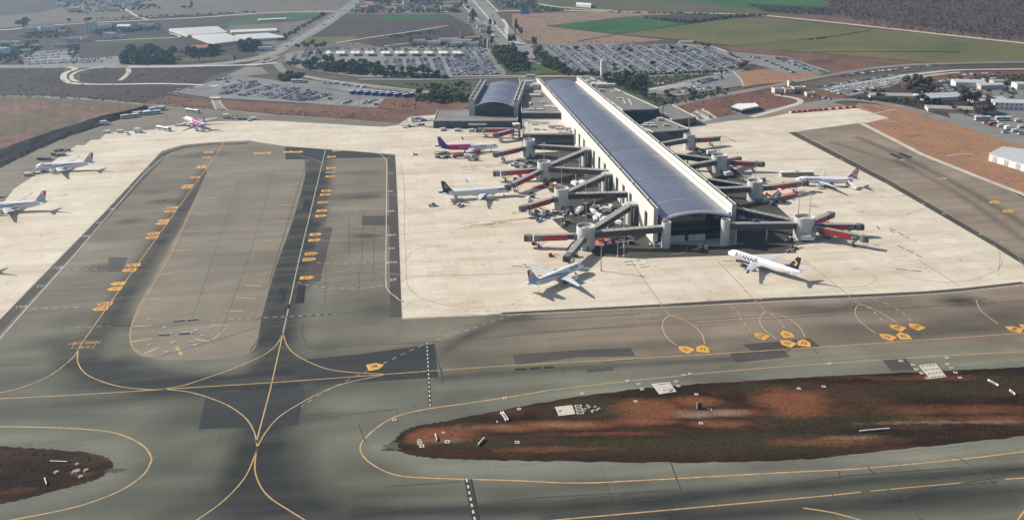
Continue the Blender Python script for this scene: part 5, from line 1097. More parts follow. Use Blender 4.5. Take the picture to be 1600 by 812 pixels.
jet_bridge(RR[0], 1297, 336, 'dark red jet bridge behind the other two at the large right rotunda', 5.4, logo=False); jet_bridge(RR[0], 1341, 354, 'middle red jet bridge of three at the large right rotunda', 5.4); jet_bridge(RR[0], 1349, 372.5, 'nearest red jet bridge of three at the large right rotunda', 5.4)
jet_bridge(RR[1], 1256, 286, 'long red jet bridge reaching the airliner with striped tail'); jet_bridge(RR[2], 1152, 248.5, 'short red jet bridge of the third right rotunda', 5.2, logo=False); jet_bridge(RR[2], 1188, 256.5, 'straight red jet bridge of the third right rotunda', 5.2); jet_bridge(RR[3], 1119, 217, 'red jet bridge of the farthest right rotunda', 4.8)

# ---- free-standing light masts on the aprons
def mast(px, py, h, label, arm=True):
    g = G(px, py); r = empty('light_mast', (g.x, g.y, 0), 0, label, 'light mast')
    MB().tube((0, 0, 0), (0, 0, h), .28, .13, 8).build('pole', M_steel, r); MB().tube((0, 0, 0), (0, 0, .5), .6, n=8).build('footing', M_cpale, r)
    MB().box(-1.1, 1.1, -.12, .12, h-.15, h+.1).build('crossarm', M_steel, r)
    for s_ in (-.8, 0, .8): MB().box(s_-.25, s_+.25, -.45, .1, h-.55, h-.15).build('lamp', M_wallg, r)
mast(939, 423, 14.2, 'light mast on the concrete right of the front airliner nose'); mast(965, 401, 8, 'short lamp post in front of the pier end, left of its neighbour'); mast(975, 400, 8, 'short lamp post in front of the pier end, nearest the round column')
mast(43, 234, 18, 'light mast at the foot of the scrub bank'); mast(475, 181, 16, 'light mast beside the red verge, left of its pair'); mast(563, 188.5, 20, 'light mast beside the red verge, right of its pair'); mast(915, 325, 20, 'light mast among vans left of the pier'); mast(1124, 160, 14, 'light mast by the red ground right of the terminal'); mast(260, 185, 11, 'short light mast behind the far purple-tailed airliner')
mast(1075, 216, 20, 'light mast by the farthest right rotunda'); mast(940, 123, 12, 'lamp post by the white tower'); mast(782, 120, 16, 'lamp post behind the terminal hall'); mast(690, 125, 14, 'lamp post by the main car park edge'); mast(1258, 140, 12, 'lamp post by the rental cars'); mast(838, 122, 12, 'lamp post at the back of the terminal link')
# ================================================================== airliners
M_acw = mat('aircraft_white', (.80, .80, .80), .28, 0, var=.03, scale=.3, spec=.5, coat=.3)
M_acg = mat('aircraft_wing_grey', (.55, .56, .57), .4, .1, var=.06, scale=.4)
M_acm = mat('engine_metal', (.45, .45, .46), .3, .8, var=.05)
M_acd = mat('aircraft_dark', (.03, .03, .035), .4, var=.1)
M_navy = mat('navy_paint', (.010, .014, .055), .3, var=.05, coat=.3)
M_navy2 = mat('deep_navy_paint', (.008, .012, .035), .3, var=.05, coat=.3)
M_mag = mat('magenta_paint', (.42, .012, .16), .3, var=.05, coat=.3)
M_wblue = mat('purple_blue_paint', (.035, .03, .24), .3, var=.05, coat=.3)
M_harp = mat('harp_yellow', (.75, .50, .05), .4, var=0)
M_fred = mat('fin_red', (.50, .02, .03), .35, var=.04)
M_bblue = mat('ribbon_blue', (.02, .03, .16), .35, var=.04)
ZC = 3.75
def airliner(nose, tail, label, L=37.6, span=34.1, nz=3.3, tz=5.2, neo=False, fus=None, fin=None, mats=None, winglet=1, text=None, swoosh=False, group=None, open_door=False):
    """nose, tail: survey points of the nose tip and the tail cone"""
    n_, t_ = G(*nose, nz), G(*tail, tz); d = n_-t_; d.z = 0; h = math.atan2(d.y, d.x); u = d.normalized()
    c = (n_+t_)/2; c.z = 0
    r = empty('airliner', c, h, label, 'airliner', group)
    mats = mats or [M_acw]; fus = fus or (lambda x, z, s: 0)
    R = 1.98; hl = L/2
    prof = [(0,.04,-.62),(.15,.42,-.6),(.5,.82,-.52),(1.1,1.22,-.40),(1.9,1.55,-.24),(2.9,1.78,-.11),(4.2,1.93,-.02),(5.6,R,0)]
    k0, k1 = 5.6, L*.66
    prof += [(k0+(k1-k0)*i/12, R, 0) for i in range(1, 13)]
    prof += [(L*.71,1.94,.05),(L*.76,1.82,.17),(L*.81,1.62,.36),(L*.86,1.34,.62),(L*.91,1.0,.92),(L*.955,.66,1.2),(L*.985,.4,1.36),(L,.16,1.42)]
    N = 24; rings = []
    for x, rr, dz in prof: rings.append([(hl-x, rr*math.cos(2*math.pi*i/N+.13), ZC+dz+rr*math.sin(2*math.pi*i/N+.13)) for i in range(N)])
    def mf(k, i):
        x = hl-(prof[k][0]+prof[min(k+1, len(prof)-1)][0])/2; a = 2*math.pi*(i+.5)/N+.13
        return fus(x/L, math.sin(a), math.cos(a))
    fo = MB().loft([q[::-1] for q in rings], mf=lambda k, i: mf(k, N-2-i if i < N-1 else N-1)).build('fuselage', mats, r)
    MB().loft([[(hl-x, R*.62*math.cos(a)*w, ZC-1.35+R*.5*math.sin(a)*w) for a in [2*math.pi*i/14 for i in range(14)]][::-1] for x, w in ((L*.33,.3),(L*.37,1),(L*.45,1.15),(L*.53,1),(L*.58,.3))]).build('belly_fairing', M_acg, r)
    def surf(x, ang, o=.02):
        """point on the skin"""
        px = hl-x
        for (xa, ra, za), (xb, rb, zb) in zip(prof, prof[1:]):
            if xa <= px <= xb:
                w = (px-xa)/(xb-xa); rr = ra+(rb-ra)*w+o; dz = za+(zb-za)*w
                return (x, rr*math.cos(ang), ZC+dz+rr*math.sin(ang))
        return (x, R*math.cos(ang), ZC+R*math.sin(ang))
    # cockpit windows
    cw = MB()
    for s_ in (-1, 1):
        for a0, a1, x0, x1 in ((.95, 1.35, 1.55, 2.35), (.62, .92, 1.75, 2.6), (.36, .60, 2.1, 2.9)):
            f = (lambda a: a if s_ > 0 else math.pi-a)
            q = [surf(hl-x0, f(a0)), surf(hl-x0, f(a1)), surf(hl-x1, f(a1)), surf(hl-x1, f(a0))]; cw.add(q, [(0,1,2,3) if s_ > 0 else (3,2,1,0)])
    cw.build('cockpit_windows', M_acd, r)
    for s_ in (-1, 1):
        wn = MB(); x = hl-6.2
        while x > hl-L*.80:
            f = (lambda a: a if s_ > 0 else math.pi-a)
            q = [surf(x, f(.12), .012), surf(x, f(.27), .012), surf(x-.30, f(.27), .012), surf(x-.30, f(.12), .012)]; wn.add(q, [(0,1,2,3) if s_ > 0 else (3,2,1,0)]); x -= .55
        wn.build('cabin_windows', M_acd, r)
        for xd in (4.6, L*.5, L*.79):
            f = (lambda a: a if s_ > 0 else math.pi-a); op = open_door and s_ > 0 and xd < 5
            q = [surf(hl-xd, f(-.18), .03), surf(hl-xd, f(.72), .03), surf(hl-xd-.85, f(.72), .03), surf(hl-xd-.85, f(-.18), .03)]
            MB().add(q, [(0,1,2,3) if s_ > 0 else (3,2,1,0)]).build('door', M_acd if op else M_acg, r)
    # lifting surfaces: (x leading, y, z, chord, thickness) sections
    def wing(name, secs, M, s_, vert=False):
        rg = []
        for x, y, z, c_, th in secs:
            pr = [(0, 0), (.08, .5), (.35, .6), (.7, .35), (1, 0), (.7, -.2), (.35, -.35), (.08, -.35)]
            rg.append([(x-c_*a, y*s_, z+th*b) if not vert else (x-c_*a, th*b*.8, z) for a, b in pr])
        if s_ < 0 or vert: rg = [q[::-1] for q in rg]
        return MB().loft(rg, sm=False).build(name, M, r)
    hs_ = span/2; wx = hl-L*.315 
    for s_ in (-1, 1):
        w_ = wing('wing', [(wx, .8, 2.75, 7.0, .85), (wx-1.4, 1.98, 2.85, 6.1, .78), (wx-3.3, 6.3, 3.35, 3.9, .5), (wx-3.3-(hs_-6.3)*.47, hs_-.5, 4.35, 1.65, .2), (wx-3.6-(hs_-6.3)*.47, hs_-.1, 4.42, 1.45, .15)], M_acg, s_)
        if winglet:
            xt = wx-3.6-(hs_-6.3)*.47; hgt = 2.3*winglet
            MB().add([(xt, s_*(hs_-.1), 4.4), (xt-1.45, s_*(hs_-.1), 4.4), (xt-2.2, s_*(hs_+.35), 4.4+hgt), (xt-1.6, s_*(hs_+.35), 4.4+hgt), (xt, s_*(hs_+.02), 4.4), (xt-1.45, s_*(hs_+.02), 4.4), (xt-2.2, s_*(hs_+.43), 4.4+hgt), (xt-1.6, s_*(hs_+.43), 4.4+hgt)], [(0,1,2,3),(7,6,5,4),(0,4,5,1),(1,5,6,2),(2,6,7,3),(3,7,4,0)]).build('winglet', mats[-1] if winglet and len(mats) > 1 and mats[-1] in (M_navy, M_wblue, M_mag) else M_acw, w_)
        for yf in (7.5, 10.5): MB().loft([[(wx-3.5-(yf-6.3)*.47-xx, s_*yf+.2*w2*math.cos(a), 3.1+(yf-6.3)*.09+.2*w2*math.sin(a)) for a in [2*math.pi*i/8 for i in range(8)]] for xx, w2 in ((.8,.2),(1.6,1),(3.0,.9),(4.2,.1))]).build('flap_fairing', M_acg, w_)
        er = 1.28 if neo else 1.08; ex = wx-.2; ey = 5.75
        pr = [(0, .86), (.12, .97), (.5, 1.04), (1.4, 1.05), (2.4, .92), (3.2, .72)]
        eo = MB().loft([[(ex+1.3-x*(1.15 if neo else 1), s_*ey+er*q*math.cos(a), 2.0+er*q*math.sin(a)) for a in [2*math.pi*i/18 for i in range(18)]] for x, q in pr], mi=0, caps=False).build('engine', [mats[-1] if len(mats) > 1 and mats[-1] in (M_mag, M_navy) else M_acw], r)
        MB().tube((ex+1.05, s_*ey, 2.0), (ex+1.0, s_*ey, 2.0), er*.9, n=18).build('fan', M_acd, eo); MB().tube((ex-1.4, s_*ey, 2.0), (ex-3.2, s_*ey, 2.0), er*.55, er*.2, n=14).build('exhaust_cone', M_acm, eo)
        MB().tube((ex+1.34, s_*ey, 2.0), (ex+1.18, s_*ey, 2.0), er*.88, er*.98, n=18, caps=False).build('intake_lip', M_acm, eo)
        MB().box(ex-2.6, ex+.6, s_*ey-.18, s_*ey+.18, 2.7, 3.25).build('pylon', M_acg, eo)
        sx = hl-L*.868
        wing('tailplane', [(sx, .3, 4.75, 4.0, .4), (sx-3.35, 6.2, 5.3, 1.5, .14)], M_acg, s_)
        MB().tube((wx-4.6, s_*3.8, .55), (wx-4.4, s_*3.7, 2.9), .14, n=8).build('main_gear', M_acm, r)
        for q in (-.45, .45): MB().tube((wx-4.6, s_*3.8+q-.2, .57), (wx-4.6, s_*3.8+q+.2, .57), .57, n=12).build('wheel', M_tyre, r)
    MB().tube((hl-5.0, 0, .4), (hl-4.9, 0, 2.2), .11, n=8).build('nose_gear', M_acm, r)
    for q in (-.28, .28): MB().tube((hl-5, q-.12, .38), (hl-5, q+.12, .38), .38, n=10).build('wheel', M_tyre, r)
    # fin in horizontal slices so the livery can change along its height
    fx = hl-L*.80; H0, H1 = 5.35, 11.8; fm, fsel = fin or ([M_acw], lambda a, b: 0)
    mbf = MB(); NS, NCc = 14, 6
    for s_ in (-1, 1):
        for i in range(NS):
            for j in range(NCc):
                def pt(a, b):
                    z = H0+(H1-H0)*a; le = fx-5.0*a-(.9*(1-a)**3-.9)*0; ch = 5.9+(2.1-5.9)*a; th = .32*(1-a*.6)*math.sin(math.pi*min(.98, max(.02, b)))**.7
                    return (le-ch*b, s_*th, z)
                a0, a1, b0, b1 = i/NS, (i+1)/NS, j/NCc, (j+1)/NCc
                q = [pt(a0, b0), pt(a0, b1), pt(a1, b1), pt(a1, b0)]
                mbf.add(q if s_ > 0 else q[::-1], [(3,2,1,0)], fsel((a0+a1)/2, (b0+b1)/2))
    mbf.add([(fx-5, .1, H1), (fx-7.1, .1, H1), (fx-7.1, -.1, H1), (fx-5, -.1, H1)], [(0,1,2,3)], fsel(1, .5))
    fo_ = mbf.build('fin', fm, r)
    mb = MB(); mb.add([(fx+2.6, 0, 5.3), (fx-.3, .2, 5.3), (fx-.55, .15, 6.0), (fx-.3, -.2, 5.3), (fx-.55, -.15, 6.0)], [(0,1,2),(0,4,3),(0,2,4)]); mb.build('dorsal_fillet', fm[fsel(.05, .1)], r)
    if text:
        for txt, size, xf, phi, M in text:
            for s_ in (-1, 1):
                me = slice_mesh(text_mesh(txt, size)); me.materials.clear(); me.materials.append(M)
                for v in me.vertices:
                    a = phi+v.co.y/R; x = hl-L*xf+(-v.co.x if s_ > 0 else v.co.x)
                    v.co = surf(x, a if s_ > 0 else math.pi-a, .035)
                link('lettering', me, fo)
    if swoosh:
        for s_ in (-1, 1):
            mb = MB(); pv = None
            for i in range(40):
                u_ = i/39; x = hl-L*(.28+.62*u_); a = 1.0-1.35*min(1, max(0, (.62-u_)/.62))**1.2 if u_ < .62 else 1.0-.0*(u_-.62)
                a = .95-1.3*(1-u_)**2.2; w_ = .10*math.sin(math.pi*min(1, .1+u_*.9))+.02
                f = (lambda q: q if s_ > 0 else math.pi-q); e = (surf(x, f(a-w_)), surf(x, f(a+w_)))
                if pv: mb.add([pv[0], pv[1], e[1], e[0]], [(0,1,2,3) if s_ > 0 else (3,2,1,0)])
                pv = e
            mb.build('swoosh_line', M_navy2, fo)
    return r, fo_
def on_fin(fin_o, mbs, M, name):
    """flat emblem on both sides of the fin; mbs in (x, z) pairs"""
    for s_ in (-1, 1):
        mb = MB()
        for poly in mbs: 
            q = [(x, s_*.36, z) for x, z in poly]; mb.add(q if s_ < 0 else q[::-1], [tuple(range(len(q)))])
        mb.build(name, M, fin_o)
# white airliners with red-wedged fins (three on the left apron, one at the front)
def cy_fin(a, b): return 1 if (a > .5 and b > .35+(1-a)*.9 and a < .92) else (2 if a < .62 else 0)
cyf = ([M_acw, M_fred, mat('fin_grey', (.42, .46, .55), .4, var=.04)], cy_fin)
CY = dict(L=37.6, fin=cyf, swoosh=True, winglet=.35, text=[('TUS AIR', 1.5, .22, .55, M_navy2)])
airliner((53.4,261), (150.9,252.8), 'white airliner with red-wedged fin and boarding stairs on the left apron', open_door=True, **CY)
o_ = G(78.4,314,5.2)-G(150.9,252.8,5.2)
def shifted(p, z, o_):
    g = G(*p, z)+o_; dv = np.array([g.x, g.y, g.z-H]); zc_ = dv@_fw; return (800+F*(dv@_r)/zc_, PY-F*(dv@_u)/zc_)
airliner(shifted((53.4,261), 3.3, o_), (78.4,314), 'white airliner with red-wedged fin cut by the left photo edge', **CY)
o_ = G(27.5,434)-G(181,270.5)
airliner(shifted((53.4,261), 3.3, o_), shifted((150.9,252.8), 5.2, o_), 'white airliner outside the left edge, only its shadow shows', **CY)
airliner((912.4,412.4), (820.5,444.5), 'white airliner with red-wedged fin docked nose-in at the front left rotunda', **CY)
# low-cost airliner with navy tail and harp
ry, ryf = airliner((1139.5,394.5), (1251.2,424.4), 'white airliner with navy harp tail on the concrete before the pier', L=39.5, span=34.6, fin=([M_acw, M_navy], lambda a, b: 1 if a > .04 else 0), mats=[M_acw, M_navy], fus=lambda x, z, s: 1 if (z < -.78 and -.3 < x < .42) else 0, winglet=1, text=[('RYANAIR', 3.0, .29, .34, M_navy)])
fx0 = 39.5/2-39.5*.80
on_fin(ryf, [[(fx0-3.0,9.6),(fx0-4.2,10.3),(fx0-5.4,9.5),(fx0-5.6,8.6),(fx0-4.7,7.3),(fx0-3.5,8.2),(fx0-4.4,8.3),(fx0-4.9,8.9),(fx0-4.2,9.5)]], M_harp, 'harp_emblem')
# airliner with dark blue tail and ringed emblem
lh, lhf = airliner((800,296), (684.4,300.4), 'white airliner with dark blue tail docked at the third left rotunda', L=44.5, span=35.4, neo=True, fin=([M_acw, M_navy2], lambda a, b: 1), mats=[M_acw, M_navy2], fus=lambda x, z, s: 1 if (x < -.36 and z > -.2 or x < -.42) else 0, winglet=1, text=[('Lufthansa', 1.75, .13, .45, M_navy2)])
fx0 = 44.5/2-44.5*.80; cxx, czz = fx0-4.0, 8.6
ringp = [[(cxx+1.25*math.cos(a), czz+1.25*math.sin(a)), (cxx+1.25*math.cos(b), czz+1.25*math.sin(b)), (cxx+1.08*math.cos(b), czz+1.08*math.sin(b)), (cxx+1.08*math.cos(a), czz+1.08*math.sin(a))] for a, b in [(2*math.pi*i/20, 2*math.pi*(i+1)/20) for i in range(20)]]
on_fin(lhf, ringp+[[(cxx+.9,czz-.5),(cxx+.1,czz+.05),(cxx-.9,czz+.55),(cxx-.2,czz-.15)],[(cxx+.1,czz+.05),(cxx-.1,czz+.75),(cxx-.25,czz+.0)]], M_signw, 'crane_emblem')
# magenta and purple-blue airliners
def wz_f(x, z, s): return 2 if x < -.33 else (1 if x < .04+z*.05 else 0)
wzk = dict(mats=[M_acw, M_mag, M_wblue, M_mag], fus=wz_f, fin=([M_wblue, M_mag], lambda a, b: 1 if a > .78 or b < .12 else 0))
airliner((777,228.8), (680.7,228), 'airliner with magenta rear body and purple-blue tail left of the terrace block', L=44.5, span=35.4, neo=True, text=[('wizzair.com', 1.0, .58, .25, M_signw), ('WIZZ', 1.5, .24, .45, M_wblue)], **wzk)
airliner((288.5,184.5), (322,193.5), 'small-looking far airliner with magenta body seen from behind, back left apron', L=37.6, span=34.1, **wzk)
# airliner with striped ribbon tail
def ba_fin(a, b):
    q = a*2.6-b*1.5
    return 1 if (q % 1.35) < .55 else (2 if .75 < (q % 1.35) < .98 else 0)
airliner((1243,281), (1343,279), 'white airliner with red, white and blue ribbon tail on the right apron', L=37.6, span=34.1, fin=([M_acw, M_fred, M_bblue], ba_fin), mats=[M_acw, M_bblue], fus=lambda x, z, s: 1 if z < -.55 and x > -.4 else 0, winglet=.3, text=[('BRITISH AIRWAYS', 1.1, .27, .5, M_bblue)])

# ================================================================== ground vehicles
M_vw = mat('vehicle_white', (.72, .72, .70), .4, 0, var=.06, scale=.8, coat=.2); M_vg = mat('vehicle_grey', (.25, .26, .27), .4, .1, var=.08); M_vd = mat('vehicle_dark', (.03, .032, .036), .35, var=.1)
M_vb = mat('coach_blue', (.03, .09, .32), .35, 0, var=.08, coat=.3); M_vr = mat('vehicle_red', (.38, .03, .025), .4, var=.1); M_vy = mat('vehicle_yellow', (.55, .36, .04), .45, var=.1); M_vgl = mat('vehicle_glass', (.02, .024, .028), .1, var=0, spec=.7); M_vgreen = mat('livery_green', (.10, .17, .06), .5, var=.3, scale=1.2, c2=(.25, .22, .08))
def wheels(r, xs_, w, rad=.45):
    for x in xs_:
        for s_ in (-1, 1): MB().tube((x, s_*w-.14, rad), (x, s_*w+.14, rad), rad, n=10).build('wheel', M_tyre, r)
def rbox(mb, x0, x1, w, z0, z1, ch=.25, mi=0, nose=0):
    """body with bevelled top edges, optional sloping nose"""
    a = [(x0, -w, z0), (x1, -w, z0), (x1, w, z0), (x0, w, z0)]; zm = z1-ch
    b = [(x0, -w, zm), (x1, -w, zm), (x1, w, zm), (x0, w, zm)]; c = [(x0+ch*.6, -w+ch, z1), (x1-ch*.6-nose, -w+ch, z1), (x1-ch*.6-nose, w-ch, z1), (x0+ch*.6, w-ch, z1)]
    mb.add(a+b+c, [(3,2,1,0),(0,1,5,4),(1,2,6,5),(2,3,7,6),(3,0,4,7),(4,5,9,8),(5,6,10,9),(6,7,11,10),(7,4,8,11),(8,9,10,11)], mi); return mb
def proto_bus(L=12.0, body=None, h=3.1, W_=1.27, band=None, top=None):
    r = empty('bus', (0, 0, -500)); body = body or M_vw
    rbox(MB(), -L/2, L/2, W_, .35, h, .22).build('body', body, r)
    k = int(L/1.7)
    for s_ in (-1, 1):
        for j in range(k):
            x0 = -L/2+.5+j*(L-1.0)/k; MB().box(x0, x0+(L-1)/k-.15, s_*(W_+.015)-.01, s_*(W_+.015)+.01, 1.35, 2.45).build('window', M_vgl, r)
    MB().box(L/2-.01, L/2+.03, -W_+.12, W_-.12, 1.2, 2.6).build('windscreen', M_vgl, r); MB().box(-L/2-.03, -L/2+.01, -W_+.2, W_-.2, 1.5, 2.5).build('rear_window', M_vgl, r)
    if band: 
        for s_ in (-1, 1): MB().box(-L/2+.1, L/2-.1, s_*(W_+.02)-.01, s_*(W_+.02)+.01, .6, 1.2).build('colour_band', band, r)
    if top: MB().box(-L/2+.2, L/2-.2, -W_+.2, W_-.2, h-.02, h+.04).build('roof_panel', top, r)
    MB().box(-1.2, 1.2, -.8, .8, h, h+.22).build('air_unit', M_vg, r); wheels(r, (-L/2+2.6, L/2-2.6), W_-.05, .5); return r
def proto_van(box=False):
    r = empty('van', (0, 0, -500))
    if box:
        rbox(MB(), -3.4, 1.5, 1.2, 1.0, 3.4, .06).build('box_body', M_vw, r); rbox(MB(), 1.55, 3.2, 1.1, .5, 2.5, .2, nose=.5).build('cab', M_vw, r); MB().box(3.1, 3.19, -.95, .95, 1.45, 2.2).build('windscreen', M_vgl, r)
        MB().box(-3.3, 3.0, -.5, .5, .55, 1.0).build('chassis', M_vd, r); wheels(r, (-2.2, 2.2), 1.0)
    else:
        rbox(MB(), -2.6, 2.5, .98, .35, 2.15, .2, nose=.9).build('body', M_vw, r); MB().box(1.2, 2.3, -.99, .99, 1.3, 1.85).build('cab_windows', M_vgl, r); MB().box(-2.63, -2.55, -.8, .8, 1.2, 1.9).build('rear_window', M_vgl, r); wheels(r, (-1.6, 1.6), .88, .36)
    return r
def proto_pickup():
    r = empty('pickup', (0, 0, -500)); rbox(MB(), -2.6, 2.5, .92, .4, 1.0, .1).build('body', M_vw, r); rbox(MB(), -.6, 1.4, .84, 1.0, 1.75, .2, nose=.5).build('cab', M_vgl, r); MB().box(-2.4, -.7, -.75, .75, .95, 1.02).build('load_bed', M_vd, r); wheels(r, (-1.6, 1.6), .85, .38); return r
def proto_tug(M=None):
    r = empty('baggage_tug', (0, 0, -500)); rbox(MB(), -1.5, 1.5, .8, .3, 1.0, .1).build('body', M or M_vw, r); MB().box(-1.3, -.2, -.7, .7, 1.75, 1.85).build('canopy', M or M_vw, r)
    for x in (-1.2, -.3):
        for y in (-.62, .62): MB().box(x-.04, x+.04, y-.04, y+.04, 1.0, 1.75).build('canopy_post', M_vd, r)
    MB().box(-1.1, -.5, -.5, .5, 1.0, 1.35).build('seat', M_vd, r); wheels(r, (-.95, .95), .75, .36); return r
def proto_cart(load=True):
    r = empty('baggage_cart', (0, 0, -500)); MB().box(-1.6, 1.6, -.8, .8, .45, .6).build('deck', M_vg, r); MB().box(-1.65, 1.65, -.85, .85, 1.95, 2.05).build('roof', M_jetgrey, r); MB().box(-1.6, -1.5, -.8, .8, .6, 1.95).build('end_panel', M_vg, r); MB().box(1.5, 1.6, -.8, .8, .6, 1.95).build('end_panel', M_vg, r)
    if load:
        b = MB()
        for k in range(4): b.box(-1.4+k*.7, -.8+k*.7, -.6, .6, .6, 1.0+.25*(k % 3))
        b.build('luggage', M_vd, r)
    wheels(r, (-1.1, 1.1), .7, .28); return r
def proto_stairs():
    r = empty('boarding_stairs', (0, 0, -500)); n = 12
    b = MB()
    for k in range(n): b.box(-4+k*.5, -3.4+k*.5, -.8, .8, .75+k*.235, .82+k*.235)
    b.build('steps', M_steel, r)
    for s_ in (-.85, .85): MB().obox((-4.2, s_), (2.0, s_), .06, .6, 1.7, 0, (3.4, 4.5)).build('side_panel', M_signw, r)
    MB().box(2.0, 3.6, -.85, .85, 3.38, 3.46).build('platform', M_steel, r); MB().box(2.0, 3.6, -1.2, 1.2, 5.6, 5.7).build('canopy', M_signw, r)
    rbox(MB(), -4.4, 3.2, .95, .45, .75, .05).build('chassis', M_vw, r); rbox(MB(), 1.6, 3.4, .95, .75, 1.9, .15).build('cab', M_vw, r)
    for x, z in ((1.9, 3.4), (3.4, .75)): MB().box(x-.07, x+.07, -.8, .8, .75, 3.4).build('support', M_steel, r)
    wheels(r, (-3.2, 2.4), .85, .42); return r
def proto_tanker(M=None):
    r = empty('fuel_tanker', (0, 0, -500)); ring = [(1.15*math.cos(2*math.pi*i/14), 2.05+.85*math.sin(2*math.pi*i/14)) for i in range(14)]
    MB().loft([[(x, y*q, 2.05+(z-2.05)*q) for y, z in ring] for x, q in ((-5.4,.6),(-5.1,1),(2.2,1),(2.5,.6))]).build('tank', M or M_vw, r); rbox(MB(), 2.8, 5.0, 1.2, .5, 2.9, .2, nose=.3).build('cab', M_vw, r); MB().box(4.9, 5.0, -1.05, 1.05, 1.7, 2.5).build('windscreen', M_vgl, r); MB().box(-5.2, 3, -.5, .5, .8, 1.25).build('chassis', M_vd, r); wheels(r, (-4.2, -3.0, 3.8), 1.05, .5); return r
def proto_loader():
    r = empty('belt_loader', (0, 0, -500)); rbox(MB(), -2.6, 2.2, .9, .4, .95, .08).build('body', M_vw, r); MB().obox((-3.2, .25), (3.6, .25), .75, .8, 1.05, 0, (2.6, 2.85)).build('belt', M_vd, r); MB().box(-1.9, -1.1, -.8, -.2, .95, 1.6).build('seat', M_vd, r); MB().tube((1.4, .25, .9), (1.8, .25, 2.1), .1, n=6).build('lift_arm', M_steel, r); wheels(r, (-1.7, 1.5), .8, .36); return r
PROTO = {'bus': proto_bus(), 'blue': proto_bus(11.5, M_vb, 3.2, top=M_vw), 'apron': proto_bus(13.8, M_vw, 3.0, 1.5), 'white_coach': proto_bus(12, M_vw, 3.4, 1.27), 'artic': proto_bus(21, M_vw, 3.1, 1.5, M_vgreen), 'van': proto_van(), 'truck': proto_van(True), 'pickup': proto_pickup(), 'tug': proto_tug(), 'ytug': proto_tug(M_vy), 'rtug': proto_tug(M_vr), 'cart': proto_cart(), 'ecart': proto_cart(False), 'stairs': proto_stairs(), 'tanker': proto_tanker(), 'rtanker': proto_tanker(M_vr), 'loader': proto_loader()}
USED = set()
CATN = {'bus': 'bus', 'blue': 'coach', 'apron': 'apron bus', 'white_coach': 'coach', 'artic': 'apron bus', 'van': 'van', 'truck': 'box truck', 'pickup': 'pickup', 'tug': 'tug', 'ytug': 'tug', 'rtug': 'tug', 'cart': 'baggage cart', 'ecart': 'baggage cart', 'stairs': 'boarding stairs', 'tanker': 'tanker', 'rtanker': 'tanker', 'loader': 'belt loader'}
def put(kind, px, py, ang, label, group=None, z=.045):
    o = PROTO[kind] if kind not in USED else copy_tree(PROTO[kind]); USED.add(kind)
    g = G(px, py); o.location = (g.x, g.y, z); o.rotation_euler = (0, 0, math.radians(ang)); tag(o, label, CATN[kind], group)
    if group is None and 'group' in o: del o['group']
    return o
gb = 'apron buses parked by the scrub bank'
put('apron', 203, 184, 30, 'apron bus parked by the scrub bank, lone one of the row', gb); put('apron', 222, 179, 32, 'apron bus parked by the scrub bank, rear of the middle pair', gb); put('apron', 237, 178.5, 28, 'apron bus parked by the scrub bank, front of the middle pair', gb); put('apron', 246, 172.5, 30, 'apron bus at the far right end of the scrub bank row', gb)
put('truck', 164, 195, 20, 'white box truck at the foot of the scrub bank, left of the buses'); put('van', 168, 208, 10, 'white van at the apron edge below the bus row, leftmost'); put('van', 188, 207, 5, 'white van at the apron edge below the bus row, middle'); put('pickup', 199, 210, 140, 'dark-bedded pickup among the vans below the bus row'); put('truck', 217, 207, 5, 'white box truck at the right end of the vans below the bus row')
put('apron', 256, 203.5, 150, 'apron bus standing before the far magenta airliner'); put('apron', 301, 176, 155, 'apron bus driving on the road behind the far magenta airliner'); put('stairs', 282, 196, 20, 'boarding stairs left of the far magenta airliner'); put('stairs', 312, 205, 170, 'boarding stairs near the tail of the far magenta airliner')
for i, (k, px, py, a, w) in enumerate([('truck',355,184.5,5,'left of the row of service vehicles behind the concrete'),('loader',366,186,0,'in the row of service vehicles behind the concrete, tallest belt'),('cart',375,187,10,'in the middle of the service vehicle row'),('cart',383,187,5,'right of the middle of the service vehicle row'),('van',396,187,0,'at the right end of the service vehicle row'),('tug',390,189,20,'in front of the service vehicle row')]): put(k, px, py, a, {'truck': 'box truck', 'loader': 'belt loader', 'cart': 'baggage cart', 'van': 'white van', 'tug': 'small tug'}[k]+' '+w)
put('stairs', 60, 270, 60, 'boarding stairs at the nose of the left white airliner'); put('truck', 75, 268, 0, 'white service truck under the left airliner fuselage'); put('van', 44, 274.5, 0, 'small white van before the boarding stairs'); 
for i, (px, py) in enumerate([(88,236.5),(97,236),(107,236),(84,243),(92,244),(100,243),(62,250),(68,250),(76,249.5)]): put('cart', px, py, random.uniform(-20, 30), 'baggage cart in the cluster behind the left white airliner', 'carts behind the left airliner')
put('tug', 1, 308, 0, 'small tug at the left photo edge')
put('van', 692, 204, 35, 'white van on the road before the low annex, leftmost'); put('van', 715, 205, 10, 'white van on the road before the low annex, middle'); put('van', 737, 205.5, 15, 'white van on the road before the low annex, rightmost')
put('rtanker', 719, 247, 2, 'red and white tanker beside the magenta airliner'); put('loader', 735, 247, 10, 'belt loader at the right end of the tanker')
for i, (px, py, k) in enumerate([(683,241,'ecart'),(689,241.5,'cart'),(695,241,'cart'),(684,247,'cart'),(690,247.5,'ecart'),(697,246.5,'cart'),(701,246,'tug'),(735,251,'ecart'),(745,251,'cart'),(741,246,'ytug')]): put(k, px, py, random.uniform(-25, 25), ('baggage cart' if 'cart' in k else 'tug')+' in the cluster below the magenta airliner', 'carts below the magenta airliner')
put('tug', 648, 242, 30, 'lone tug on open concrete left of the magenta airliner'); put('loader', 720, 322, 60, 'belt loader below the dark-tailed airliner'); put('pickup', 676, 322, 10, 'lone pickup left of the dark-tailed airliner'); put('stairs', 712, 312, 100, 'boarding stairs under the tail of the dark-tailed airliner')
